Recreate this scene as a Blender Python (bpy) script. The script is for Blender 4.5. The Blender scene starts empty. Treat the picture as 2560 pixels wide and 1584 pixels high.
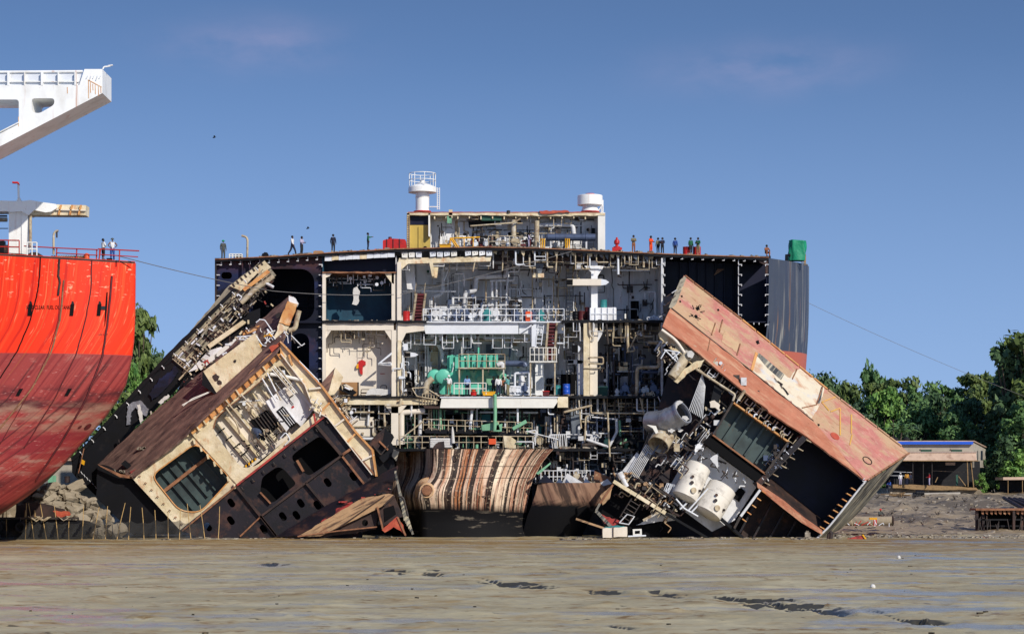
import bpy, bmesh, math, random
from mathutils import Vector, noise, Matrix
from mathutils.geometry import tessellate_polygon
R = math.radians
sc = bpy.context.scene
COL = sc.collection
# ---------------------------------------------------------------- camera model
F, HZ, CH, CX = 5600.0, 1228.0, 4.0, 1280.0     # focal length, horizon row, eye height, centre column
YM = [lambda Y: Y]                                # depth remap used while one wreck is being laid out
def p(x, y, Y):
    Y = YM[0](Y)
    return Vector(((x - CX) * Y / F, Y, CH + (HZ - y) * Y / F))
cam = bpy.data.cameras.new('camera'); cam_o = bpy.data.objects.new('camera', cam); COL.objects.link(cam_o)
cam_o.location = (0, 0, CH); cam_o.rotation_euler = (R(90), 0, 0)
cam.sensor_width = 36; cam.lens = 36 * F / 2560; cam.shift_y = (HZ - 792) / 2560
cam.clip_start = 1; cam.clip_end = 20000
sc.camera = cam_o
# ---------------------------------------------------------------- light
SUN_AZ, SUN_EL = 37, 31          # degrees to the right of the camera's back, and above the horizon
w = bpy.data.worlds.new('World'); sc.world = w; w.use_nodes = True
nt = w.node_tree; nt.nodes.clear()
def nd(tree, typ, **k):
    n = tree.nodes.new(typ)
    for a, b in k.items():
        if a.startswith('i_'): n.inputs[a[2:].replace('_', ' ')].default_value = b
        else: setattr(n, a, b)
    return n
L = nt.links.new
tc = nd(nt, 'ShaderNodeTexCoord')
sep = nd(nt, 'ShaderNodeSeparateXYZ'); L(tc.outputs['Generated'], sep.inputs[0])
mz = nd(nt, 'ShaderNodeMath', operation='MULTIPLY_ADD'); L(sep.outputs[2], mz.inputs[0]); mz.inputs[1].default_value = 1.5; mz.inputs[2].default_value = .12
cmb = nd(nt, 'ShaderNodeCombineXYZ'); L(sep.outputs[0], cmb.inputs[0]); L(sep.outputs[1], cmb.inputs[1]); L(mz.outputs[0], cmb.inputs[2])
sky = nd(nt, 'ShaderNodeTexSky', sky_type='NISHITA', sun_disc=False, sun_elevation=R(SUN_EL), sun_rotation=R(180 - SUN_AZ), air_density=1.15, dust_density=.35, ozone_density=4.0)
L(cmb.outputs[0], sky.inputs[0])
hs = nd(nt, 'ShaderNodeHueSaturation'); hs.inputs['Saturation'].default_value = 1.08; hs.inputs['Hue'].default_value = .508; L(sky.outputs[0], hs.inputs['Color'])
# paler air towards the horizon, and two thin wisps of cloud
def wm(op, a, b=None, c=None):
    n = nd(nt, 'ShaderNodeMath', operation=op)
    for i, q in enumerate((a, b, c)):
        if q is None: continue
        if isinstance(q, (int, float)): n.inputs[i].default_value = q
        else: L(q, n.inputs[i])
    return n.outputs[0]
hz = nd(nt, 'ShaderNodeMapRange'); hz.inputs[1].default_value = -.01; hz.inputs[2].default_value = .19; hz.inputs[3].default_value = .85; hz.inputs[4].default_value = 0; L(sep.outputs[2], hz.inputs[0])
hm_ = nd(nt, 'ShaderNodeMix', data_type='RGBA'); L(hz.outputs[0], hm_.inputs[0]); L(hs.outputs[0], hm_.inputs[6]); hm_.inputs[7].default_value = (1.95, 2.85, 4.95, 1)
mp = nd(nt, 'ShaderNodeMapping'); mp.inputs['Scale'].default_value = (26, 5, 60); L(tc.outputs['Generated'], mp.inputs[0])
cn = nd(nt, 'ShaderNodeTexNoise', i_Scale=1.0, i_Detail=6.0, i_Roughness=.55); L(mp.outputs[0], cn.inputs[0])
cr = nd(nt, 'ShaderNodeMapRange'); cr.inputs[1].default_value = .32; cr.inputs[2].default_value = .75; cr.inputs[4].default_value = .5; L(cn.outputs[0], cr.inputs[0])
wsum = None
for cx_, cz_, wx_, wz_ in ((-.112, .194, .035, .010), (.11, .184, .042, .010)):
    e_ = wm('ADD', wm('POWER', wm('ABSOLUTE', wm('DIVIDE', wm('SUBTRACT', sep.outputs[0], cx_), wx_)), 2), wm('POWER', wm('ABSOLUTE', wm('DIVIDE', wm('SUBTRACT', sep.outputs[2], cz_), wz_)), 2)); g_ = wm('EXPONENT', wm('MULTIPLY', e_, -1.0)); wsum = g_ if wsum is None else wm('ADD', wsum, g_)
cm = nd(nt, 'ShaderNodeMix', data_type='RGBA'); L(wm('MULTIPLY', cr.outputs[0], wsum), cm.inputs[0]); L(hm_.outputs[2], cm.inputs[6]); cm.inputs[7].default_value = (3.6, 3.4, 5.2, 1)
dk1 = nd(nt, 'ShaderNodeMapRange'); dk1.inputs[1].default_value = .03; dk1.inputs[2].default_value = .235; dk1.inputs[3].default_value = 1.0; dk1.inputs[4].default_value = .72; L(sep.outputs[2], dk1.inputs[0])
dk2 = nd(nt, 'ShaderNodeMapRange'); dk2.inputs[1].default_value = .26; dk2.inputs[2].default_value = .5; dk2.inputs[4].default_value = .5; L(sep.outputs[2], dk2.inputs[0])
dks = nd(nt, 'ShaderNodeMath', operation='ADD'); L(dk1.outputs[0], dks.inputs[0]); L(dk2.outputs[0], dks.inputs[1])
cmx = nd(nt, 'ShaderNodeVectorMath', operation='SCALE'); L(cm.outputs[2], cmx.inputs[0]); L(dks.outputs[0], cmx.inputs['Scale'])
bg = nd(nt, 'ShaderNodeBackground'); bg.inputs[1].default_value = .145; L(cmx.outputs[0], bg.inputs[0])
wo = nd(nt, 'ShaderNodeOutputWorld'); L(bg.outputs[0], wo.inputs[0])
sl = bpy.data.lights.new('sun', 'SUN'); sl.energy = 4.4; sl.angle = R(.5); sl.color = (1, .93, .82)
so = bpy.data.objects.new('sun', sl); COL.objects.link(so); so.location = (60, -60, 80)
sv = Vector((math.sin(R(SUN_AZ)) * math.cos(R(SUN_EL)), -math.cos(R(SUN_AZ)) * math.cos(R(SUN_EL)), math.sin(R(SUN_EL))))
so.rotation_euler = sv.to_track_quat('Z', 'Y').to_euler()
vs = sc.view_settings; vs.view_transform = 'Standard'; vs.look = 'None'; vs.exposure = 0; vs.gamma = 1; vs.use_curve_mapping = False
sc.cycles.max_bounces = 8; sc.cycles.diffuse_bounces = 6; sc.cycles.glossy_bounces = 2; sc.cycles.transparent_max_bounces = 8
# ---------------------------------------------------------------- materials
def s2l(c):
    return tuple((v / 255 / 12.92 if v / 255 <= .04045 else ((v / 255 + .055) / 1.055) ** 2.4) for v in c)
def mat(name, col, rough=.6, metal=0, layers=(), bump=0, bscale=6, rot=0, uv=False, mott=.25, spec=.4, bdist=.08):
    """col and layer colours are albedos given as 0-255 sRGB triples"""
    m = bpy.data.materials.new(name); m.use_nodes = True; t = m.node_tree; t.nodes.clear(); l = t.links.new
    out = nd(t, 'ShaderNodeOutputMaterial'); bs = nd(t, 'ShaderNodeBsdfPrincipled'); l(bs.outputs[0], out.inputs[0])
    bs.inputs['Roughness'].default_value = rough; bs.inputs['Metallic'].default_value = metal; bs.inputs['Specular IOR Level'].default_value = spec
    tcn = nd(t, 'ShaderNodeTexCoord'); src = tcn.outputs['UV' if uv else 'Object']
    if rot:
        rm = nd(t, 'ShaderNodeMapping'); rm.inputs['Rotation'].default_value = (0, R(rot), 0); l(src, rm.inputs[0]); src = rm.outputs[0]
    cur = None; c0 = s2l(col)
    def noi(scale, detail=5, rg=.62, loc=0):
        a = nd(t, 'ShaderNodeMapping'); a.inputs['Scale'].default_value = scale; a.inputs['Location'].default_value = (loc, loc * 1.7, loc * .6); l(src, a.inputs[0])
        n = nd(t, 'ShaderNodeTexNoise', i_Scale=1.0, i_Detail=float(detail), i_Roughness=rg); l(a.outputs[0], n.inputs[0]); return n.outputs[0]
    def mix(fac, colr):
        nonlocal cur
        x = nd(t, 'ShaderNodeMix', data_type='RGBA'); l(fac, x.inputs[0])
        if cur is None: x.inputs[6].default_value = (*c0, 1)
        else: l(cur, x.inputs[6])
        x.inputs[7].default_value = (*s2l(colr), 1); cur = x.outputs[2]
    if mott:
        f = nd(t, 'ShaderNodeMapRange'); l(noi((.9, .9, .9), 6, .7, 3.3), f.inputs[0]); f.inputs[1].default_value = .35; f.inputs[2].default_value = .75; f.inputs[4].default_value = mott * 1.6
        mix(f.outputs[0], tuple(v * .62 for v in col))
    for i, ly in enumerate(layers):
        if ly[0] == 'n':
            _, c, s, lo, hi, amt = ly[:6]
            f = nd(t, 'ShaderNodeMapRange'); l(noi(s, 6, .62, 1.7 * i + 5), f.inputs[0]); f.inputs[1].default_value = lo; f.inputs[2].default_value = hi; f.inputs[4].default_value = amt
            if len(ly) > 6:      # only between two heights, with a ragged edge
                z0, z1, fd = ly[6]; sp = nd(t, 'ShaderNodeSeparateXYZ'); l(tcn.outputs['Object'], sp.inputs[0]); src_f = f.outputs[0]
                for e0, e1 in ((z0 - fd, z0), (z1 + fd, z1)):
                    g = nd(t, 'ShaderNodeMapRange'); l(sp.outputs[2], g.inputs[0]); g.inputs[1].default_value = e0; g.inputs[2].default_value = e1
                    q = nd(t, 'ShaderNodeMath', operation='MULTIPLY'); l(src_f, q.inputs[0]); l(g.outputs[0], q.inputs[1]); src_f = q.outputs[0]
                mix(src_f, c)
            else: mix(f.outputs[0], c)
        elif ly[0] == 'z':
            _, c, z0, z1, amt, wob = ly[:6]; sc_ = ly[6] if len(ly) > 6 else (.5, .5, .5)
            sp = nd(t, 'ShaderNodeSeparateXYZ'); l(tcn.outputs['Object'], sp.inputs[0])
            ad = nd(t, 'ShaderNodeMath', operation='MULTIPLY_ADD'); l(noi(sc_, 5, .6, 2.2 * i), ad.inputs[0]); ad.inputs[1].default_value = wob; l(sp.outputs[2], ad.inputs[2])
            f = nd(t, 'ShaderNodeMapRange'); l(ad.outputs[0], f.inputs[0]); f.inputs[1].default_value = z0 + wob / 2; f.inputs[2].default_value = z1 + wob / 2; f.inputs[4].default_value = amt
            mix(f.outputs[0], c)
    if cur is None: bs.inputs['Base Color'].default_value = (*c0, 1)
    else: l(cur, bs.inputs['Base Color'])
    if bump:
        b = nd(t, 'ShaderNodeBump'); b.inputs['Strength'].default_value = bump; b.inputs['Distance'].default_value = bdist; l(noi((bscale,) * 3, 4), b.inputs['Height']); l(b.outputs[0], bs.inputs['Normal'])
    M[name] = m
    return m
M = {}
RUST = (112, 58, 30); ORG = (170, 92, 40)
mat('white_paint', (226, 224, 216), .45, layers=[('n', (150, 96, 52), (3, 3, .35), .62, .8, .5), ('n', (120, 112, 100), (1.2, 1.2, .5), .58, .85, .4)], mott=.12)
mat('crane_white', (236, 236, 232), .4, layers=[('n', (178, 112, 58), (2.4, 2.4, .12), .6, .72, .7), ('n', (190, 184, 172), (.6, .6, .3), .5, .7, .5), ('n', (110, 70, 44), (6, 6, 3), .68, .74, .7)], mott=.05)
mat('girder_white', (214, 218, 224), .5, layers=[('n', (120, 110, 96), (1.5, 1.5, .6), .6, .8, .4), ('n', (150, 92, 50), (4, 4, .5), .68, .8, .5)], mott=.12)
mat('cream_paint', (208, 192, 156), .55, bump=.5, bscale=.9, bdist=.25, layers=[('n', (112, 84, 60), (.7, .7, .7), .56, .7, .6), ('n', (238, 228, 204), (.6, .6, .6), .45, .7, .7), ('n', (178, 108, 48), (1.6, 1.6, .8), .56, .75, .8), ('n', (70, 42, 28), (3, 3, 2), .66, .8, .7)], mott=.2)
mat('orange_plate', (208, 152, 92), .6, layers=[('n', (168, 84, 36), (1.2, 1.2, 1.2), .5, .7, .7), ('n', (226, 206, 170), (.9, .9, .9), .55, .7, .6), ('n', (60, 36, 24), (3, 3, 3), .66, .8, .7)])
mat('room_white', (222, 212, 196), .6, layers=[('n', (84, 66, 50), (3, 3, .4), .66, .76, .6), ('n', (150, 132, 110), (.5, .5, .2), .55, .8, .5), ('n', (92, 60, 40), (2.5, 2.5, .7), .68, .82, .5)], mott=.12)
mat('engine_wall', (230, 231, 233), .6, layers=[('n', (140, 130, 116), (.35, .35, .2), .5, .68, .6), ('n', (150, 104, 70), (2.6, 2.6, .2), .64, .74, .6), ('n', (60, 54, 50), (3, 3, .25), .66, .76, .7), ('n', (84, 76, 70), (2.2, 2.2, 2.2), .68, .74, .7), ('n', (176, 178, 182), (.9, .9, .2), .5, .75, .6), ('n', (92, 78, 70), (2, 2, .5), .66, .82, .6)], mott=.08)
mat('engine_wall_dim', (150, 150, 154), .65, layers=[('n', (46, 46, 50), (.8, .8, .25), .45, .7, .8), ('n', (64, 44, 34), (2, 2, .5), .6, .8, .6)], mott=.3)  # shaded copy of engine_wall, the right-hand room's dimness put into the colour
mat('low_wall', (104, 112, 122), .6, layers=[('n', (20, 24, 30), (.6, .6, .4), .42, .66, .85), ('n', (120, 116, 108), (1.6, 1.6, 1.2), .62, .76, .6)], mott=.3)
mat('navy', (9, 15, 46), .5, layers=[('n', (4, 6, 18), (.25, .25, .25), .42, .6, .9), ('n', (60, 66, 84), (5, 5, .5), .68, .82, .35)], mott=.3, spec=.3)
mat('navy_bulkhead', (24, 34, 70), .5, layers=[('n', (8, 11, 28), (.16, .16, .3), .45, .52, .92), ('z', (74, 42, 34), 23.4, 24.6, .85, 1.2), ('n', (86, 50, 36), (.6, .6, .3), .6, .75, .5), ('n', (14, 14, 20), (.4, .4, 1.2), .5, .7, .7)], mott=.3, spec=.3)
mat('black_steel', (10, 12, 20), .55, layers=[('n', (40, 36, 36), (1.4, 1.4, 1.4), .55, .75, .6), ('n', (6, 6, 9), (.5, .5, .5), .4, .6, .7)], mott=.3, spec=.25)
mat('flat_black', (9, 9, 12), .8, mott=.2, spec=.15)  # flat black; panels of it stand in for the shade inside openings
mat('teal_room', (24, 70, 92), .6, layers=[('n', (14, 36, 56), (.4, .4, .25), .45, .62, .8)], mott=.2)
mat('teal_wall', (66, 82, 82), .6, layers=[('n', (36, 44, 46), (.5, .5, .5), .42, .66, .8), ('n', (92, 62, 40), (1.2, 1.2, 1.2), .6, .75, .6)], mott=.25)
mat('olive', (190, 164, 80), .55, layers=[('n', (96, 74, 34), (1.5, 1.5, .4), .55, .75, .6)], mott=.2)
mat('deck_rust', (108, 84, 78), .75, spec=.2, layers=[('n', (142, 112, 100), (.5, .5, 4), .46, .66, .85), ('n', (42, 30, 34), (.5, .5, 2.2), .52, .68, .85), ('n', (196, 178, 158), (6, 6, 6), .72, .78, .6)], bump=.35, bscale=5, rot=42)
mat('dark_rust', (66, 48, 42), .7, layers=[('n', (24, 20, 24), (.45, .45, .45), .42, .6, .9), ('n', (108, 70, 48), (1.2, 1.2, 1.2), .58, .72, .7), ('n', (112, 44, 40), (.8, .8, .8), .64, .74, .6)], bump=.25)
mat('purple_steel', (26, 20, 30), .6, layers=[('n', (8, 8, 15), (.4, .4, .4), .44, .6, .9), ('n', (86, 56, 44), (.7, .7, .7), .52, .68, .75), ('n', (96, 88, 96), (5, 5, .8), .68, .8, .4)], mott=.3, bump=.2)
mat('rust_edge', (150, 104, 74), .75, layers=[('n', (84, 50, 36), (1.5, 1.5, 1.5), .45, .65, .8), ('n', (206, 176, 140), (2, 2, 2), .6, .75, .6)])
mat('tan_plate', (176, 142, 106), .7, layers=[('n', (60, 40, 34), (.35, .35, 3), .48, .62, .9), ('n', (120, 74, 52), (1, 1, 1), .55, .7, .6)], rot=27, bump=.3)
mat('red_fin', (176, 74, 52), .6, layers=[('n', (206, 124, 84), (1.5, 1.5, 1.5), .5, .7, .7), ('n', (88, 40, 32), (3, 3, 3), .6, .75, .7)])
mat('faded_red', (168, 60, 54), .7, layers=[('n', (70, 36, 38), (.8, .8, 3), .5, .62, .85)], rot=30)
mat('pink_hull', (186, 122, 112), .75, spec=.2, layers=[('n', (180, 150, 118), (.16, .16, .5), .46, .56, .9), ('n', (176, 98, 90), (.35, .35, 1.4), .54, .64, .5), ('n', (176, 150, 118), (.6, .6, 2), .5, .64, .8), ('n', (196, 168, 146), (1.6, 1.6, 5), .55, .68, .5), ('n', (122, 78, 54), (.6, .6, 4), .6, .7, .6), ('n', (66, 42, 36), (5, 5, 5), .7, .76, .8)], rot=-38, bump=.7, bscale=.8, bdist=.4)
mat('orange_hull', (182, 120, 94), .75, spec=.2, layers=[('n', (162, 96, 72), (.4, .4, 2.2), .45, .62, .75), ('n', (190, 150, 120), (.4, .4, 2), .5, .64, .8), ('n', (120, 74, 48), (1.5, 1.5, 5), .62, .74, .7)], rot=-38, bump=.7, bscale=.8, bdist=.4)
mat('bare_patch', (212, 200, 176), .6, spec=.2, layers=[('n', (182, 138, 108), (.7, .7, 1.5), .5, .64, .8), ('n', (176, 184, 198), (.6, .6, 1.4), .55, .7, .6), ('n', (110, 80, 56), (1, 1, 4), .66, .75, .6)], rot=-38, mott=.1)
mat('pale_patch', (188, 158, 122), .7, rot=-38, layers=[('n', (180, 124, 106), (.7, .7, 1.5), .48, .62, .8), ('n', (150, 110, 80), (2, 2, 4), .58, .7, .6)], mott=.1)
mat('yellow_mark', (206, 160, 70), .6, layers=[('n', (200, 130, 110), (2, 2, 2), .5, .65, .7)])
mat('grey_hull', (116, 114, 106), .55, layers=[('n', (44, 46, 50), (.25, .25, 3), .46, .54, .9), ('n', (182, 172, 148), (.22, .22, 5), .52, .6, .85), ('n', (40, 30, 26), (.8, .8, 3), .62, .72, .6)], rot=48, bump=.15)
mat('slate_hull', (64, 70, 82), .5, layers=[('n', (52, 60, 78), (.8, .8, .06), .44, .62, .8), ('n', (186, 182, 168), (2.2, 2.2, .05), .55, .7, .6), ('n', (150, 108, 64), (1.6, 1.6, .04), .6, .68, .7), ('z', (176, 92, 70), 16.74, 16.66, 1, .04), ('n', (150, 112, 96), (3, 3, .12), .64, .76, .45)], mott=.15)
mat('red_hull', (226, 48, 26), .42, uv=True, layers=[('n', (236, 104, 56), (1.1, .05, 1), .54, .68, .75), ('n', (186, 28, 20), (1.7, .07, 1), .52, .66, .7), ('n', (232, 206, 176), (1.2, 1.1, 1), .68, .76, .0), ('z', (140, 48, 46), 14.42, 14.34, 1, .03), ('z', (116, 42, 46), 12.6, 7.5, .8, 3), ('n', (96, 30, 34), (2.2, .07, 1), .5, .66, .0), ], mott=.05, spec=.3)
mat('red_rail', (178, 48, 40), .5)
mat('red_paint', (190, 30, 28), .45, layers=[('n', (110, 26, 24), (2, 2, 2), .5, .7, .6)])
mat('dark_red', (92, 26, 28), .5, layers=[('n', (52, 20, 22), (2, 2, 2), .45, .65, .7)])
mat('orange_paint', (222, 86, 40), .5)
mat('yellow_paint', (226, 166, 24), .45, layers=[('n', (150, 96, 30), (3, 3, 3), .6, .75, .5)])
mat('green_engine', (96, 190, 164), .45, layers=[('n', (52, 132, 112), (.9, .9, .5), .5, .7, .7), ('n', (36, 60, 54), (2, 2, .6), .62, .78, .6)], mott=.2)
mat('pale_green', (120, 176, 140), .5, layers=[('n', (70, 96, 78), (2, 2, 1), .52, .72, .7)])
mat('teal_paint', (44, 128, 130), .5, layers=[('n', (28, 70, 74), (2, 2, 1), .55, .72, .6)])
mat('blue_plastic', (26, 82, 190), .4, layers=[('n', (210, 200, 190), (2.4, 2.4, 3), .62, .7, .8)])
mat('blue_roof', (24, 84, 196), .4, mott=.1)
mat('pipe_grey', (206, 207, 209), .5, layers=[('n', (104, 96, 88), (1.6, 1.6, 1.6), .52, .72, .6), ('n', (96, 60, 40), (3, 3, 3), .66, .78, .6)], mott=.15)
mat('pipe_cream', (184, 170, 142), .6, layers=[('n', (112, 84, 60), (1.8, 1.8, 1.8), .46, .64, .75), ('n', (196, 194, 188), (1.1, 1.1, 1.1), .55, .65, .7), ('n', (58, 42, 34), (3, 3, 3), .64, .76, .7)], mott=.2)
mat('pipe_dark', (52, 46, 44), .6, layers=[('n', (120, 92, 68), (3, 3, 3), .56, .7, .7)], mott=.2)
mat('steel_blue', (84, 96, 122), .4, metal=.3, layers=[('n', (40, 46, 60), (1, 1, .6), .5, .7, .6)])
mat('silver_lagging', (160, 164, 174), .38, metal=.55, layers=[('n', (90, 96, 112), (1.5, 1.5, 1.5), .5, .7, .6), ('n', (206, 200, 188), (2, 2, 2), .6, .7, .6)], bump=.5, bscale=3)
mat('tank_white', (222, 216, 204), .5, layers=[('n', (120, 112, 104), (.9, .9, .9), .52, .72, .7), ('n', (44, 38, 36), (2.4, 2.4, 2.4), .66, .76, .8)], mott=.15)
mat('cloth_white', (206, 204, 200), .8, bump=.5, bscale=6)
mat('tarp_green', (12, 138, 100), .6, layers=[('n', (8, 84, 66), (2.2, 2.2, .6), .5, .66, .6)], bump=.8, bscale=2.2)
mat('wood', (150, 122, 84), .8, layers=[('n', (92, 70, 48), (3, 3, 3), .5, .7, .7)])
mat('bamboo', (190, 158, 104), .7, layers=[('n', (112, 84, 52), (2, 2, 6), .55, .7, .6)])
mat('cardboard', (168, 126, 84), .8)
mat('rubber', (22, 22, 24), .8)
mat('rock', (156, 144, 124), .9, layers=[('n', (96, 92, 84), (.9, .9, .9), .5, .66, .7), ('n', (120, 150, 136), (.5, .5, .5), .62, .7, .5), ('n', (176, 128, 112), (.45, .45, .45), .66, .72, .5)], bump=.5)
mat('concrete', (168, 160, 146), .85, layers=[('n', (106, 98, 90), (.5, .5, .8), .5, .7, .6)], bump=.15)
mat('tin', (196, 168, 146), .6, layers=[('n', (122, 84, 62), (1, 1, 1), .5, .7, .6)])
mat('shed_dark', (18, 20, 26), .8, layers=[('n', (60, 58, 56), (1, 1, 3), .55, .7, .5)])
mat('shed_door', (36, 82, 66), .6)
mat('glass_dark', (20, 26, 30), .15)
mat('bark', (92, 80, 66), .9, bump=.5)
mat('scrap', (150, 140, 124), .7, layers=[('n', (60, 48, 42), (1.3, 1.3, 1.3), .46, .62, .9), ('n', (204, 200, 190), (2.2, 2.2, 2.2), .58, .68, .8), ('n', (140, 70, 44), (1.7, 1.7, 1.7), .62, .7, .8)])
mat('cable', (120, 118, 116), .6)
mat('skin', (112, 72, 50), .6)
mat('hair', (18, 15, 14), .7)
for n_, c_ in dict(c_white=(216, 216, 216), c_navy=(30, 36, 58), c_blue=(44, 78, 150), c_sky=(132, 160, 204), c_grey=(70, 74, 72), c_dark=(34, 36, 40), c_green=(26, 90, 62), c_orange=(226, 72, 26), c_brown=(140, 86, 56), c_yellow=(206, 150, 60), c_red=(160, 26, 40), c_teal=(92, 150, 150), c_khaki=(120, 112, 84), c_lav=(176, 170, 194)).items():
    mat(n_, c_, .85, mott=.2, bump=.4, bscale=8)
mat('helmet_green', (10, 150, 96), .35)
def net_mat():
    m = bpy.data.materials.new('net'); m.use_nodes = True; t = m.node_tree; t.nodes.clear(); l = t.links.new
    o = nd(t, 'ShaderNodeOutputMaterial'); mx = nd(t, 'ShaderNodeMixShader'); tr = nd(t, 'ShaderNodeBsdfTransparent'); d = nd(t, 'ShaderNodeBsdfDiffuse'); d.inputs[0].default_value = (.05, .05, .05, 1)
    tcn = nd(t, 'ShaderNodeTexCoord'); n = nd(t, 'ShaderNodeTexNoise', i_Scale=1.3, i_Detail=4.0); l(tcn.outputs['Object'], n.inputs[0])
    r = nd(t, 'ShaderNodeMapRange'); r.inputs[1].default_value = .3; r.inputs[2].default_value = .75; r.inputs[3].default_value = .35; r.inputs[4].default_value = .75; l(n.outputs[0], r.inputs[0])
    l(r.outputs[0], mx.inputs[0]); l(tr.outputs[0], mx.inputs[1]); l(d.outputs[0], mx.inputs[2]); l(mx.outputs[0], o.inputs[0]); M['net'] = m
net_mat()
def leaf_mat(name, c1, c2):
    m = bpy.data.materials.new(name); m.use_nodes = True; t = m.node_tree; bs = t.nodes['Principled BSDF']; l = t.links.new
    g = nd(t, 'ShaderNodeNewGeometry'); tcn = nd(t, 'ShaderNodeTexCoord'); n = nd(t, 'ShaderNodeTexNoise', i_Scale=.35, i_Detail=4.0); l(tcn.outputs['Object'], n.inputs[0])
    a = nd(t, 'ShaderNodeMath', operation='MULTIPLY_ADD'); l(g.outputs['Random Per Island'], a.inputs[0]); a.inputs[1].default_value = .5
    b = nd(t, 'ShaderNodeMapRange'); b.inputs[1].default_value = .35; b.inputs[2].default_value = .65; b.inputs[4].default_value = .5; l(n.outputs[0], b.inputs[0]); l(b.outputs[0], a.inputs[2])
    x = nd(t, 'ShaderNodeMix', data_type='RGBA'); l(a.outputs[0], x.inputs[0]); x.inputs[6].default_value = (*s2l(c1), 1); x.inputs[7].default_value = (*s2l(c2), 1)
    l(x.outputs[2], bs.inputs['Base Color']); bs.inputs['Roughness'].default_value = .6; bs.inputs['Specular IOR Level'].default_value = .25; M[name] = m
leaf_mat('leaf_dark', (34, 58, 46), (88, 114, 70)); leaf_mat('leaf_mid', (44, 78, 52), (110, 142, 78)); leaf_mat('leaf_bright', (54, 96, 48), (132, 168, 80)); leaf_mat('leaf_olive', (44, 66, 40), (112, 128, 66))
# ---------------------------------------------------------------- mesh helpers
ORGN = {}
def vv(q, Y):
    if isinstance(q, Vector): return q
    return p(q[0], q[1], q[2] if len(q) > 2 and q[2] is not None else Y)
def rag(pts, seg=14, amp=3, seed=1):
    """subdivide a pixel outline and tear its edges"""
    rr = random.Random(seed); o = []
    for i, a in enumerate(pts):
        b = pts[(i + 1) % len(pts)]; n = max(1, int(math.hypot(b[0] - a[0], b[1] - a[1]) / seg)); ya = a[2] if len(a) > 2 else None; yb = b[2] if len(b) > 2 else None
        for k in range(n):
            t = k / n; j = amp if k else 0
            o.append((a[0] + (b[0] - a[0]) * t + rr.uniform(-j, j), a[1] + (b[1] - a[1]) * t + rr.uniform(-j, j), None if ya is None or yb is None else ya + (yb - ya) * t))
    return o
def rr_(x0, y0, x1, y1, r, n=5, ang=0):
    """rounded rectangle outline in pixels"""
    o = []; cx, cy = (x0 + x1) / 2, (y0 + y1) / 2
    for (a, b, s) in ((x1 - r, y0 + r, -90), (x1 - r, y1 - r, 0), (x0 + r, y1 - r, 90), (x0 + r, y0 + r, 180)):
        for k in range(n + 1):
            t = R(s + 90 * k / n); o.append((a + r * math.cos(t), b + r * math.sin(t)))
    if ang:
        c, s = math.cos(R(ang)), math.sin(R(ang)); o = [(cx + (a - cx) * c - (b - cy) * s, cy + (a - cx) * s + (b - cy) * c) for a, b in o]
    return o
def rpoly(pts, r, n=4):
    """round the corners of a pixel polygon"""
    o = []; m = len(pts)
    for i in range(m):
        a, b, c = Vector(pts[i - 1][:2]), Vector(pts[i][:2]), Vector(pts[(i + 1) % m][:2])
        d1 = min(r, (a - b).length * .48); d2 = min(r, (c - b).length * .48); s = b + (a - b).normalized() * d1; e = b + (c - b).normalized() * d2
        for k in range(n + 1):
            t = k / n; q = s * (1 - t) ** 2 + b * 2 * t * (1 - t) + e * t * t; o.append((q.x, q.y))
    return o
def elb(pts, r, n=5):
    if len(pts) < 3 or not r: return pts
    o = [pts[0]]
    for i in range(1, len(pts) - 1):
        a, b, c = pts[i - 1], pts[i], pts[i + 1]; d1 = min(r, (a - b).length * .49); d2 = min(r, (c - b).length * .49)
        s = b + (a - b).normalized() * d1; e = b + (c - b).normalized() * d2
        for k in range(n + 1):
            t = k / n; o.append(s * (1 - t) ** 2 + b * 2 * t * (1 - t) + e * t * t)
    return o + [pts[-1]]
PX = 1 / 28.0
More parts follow.
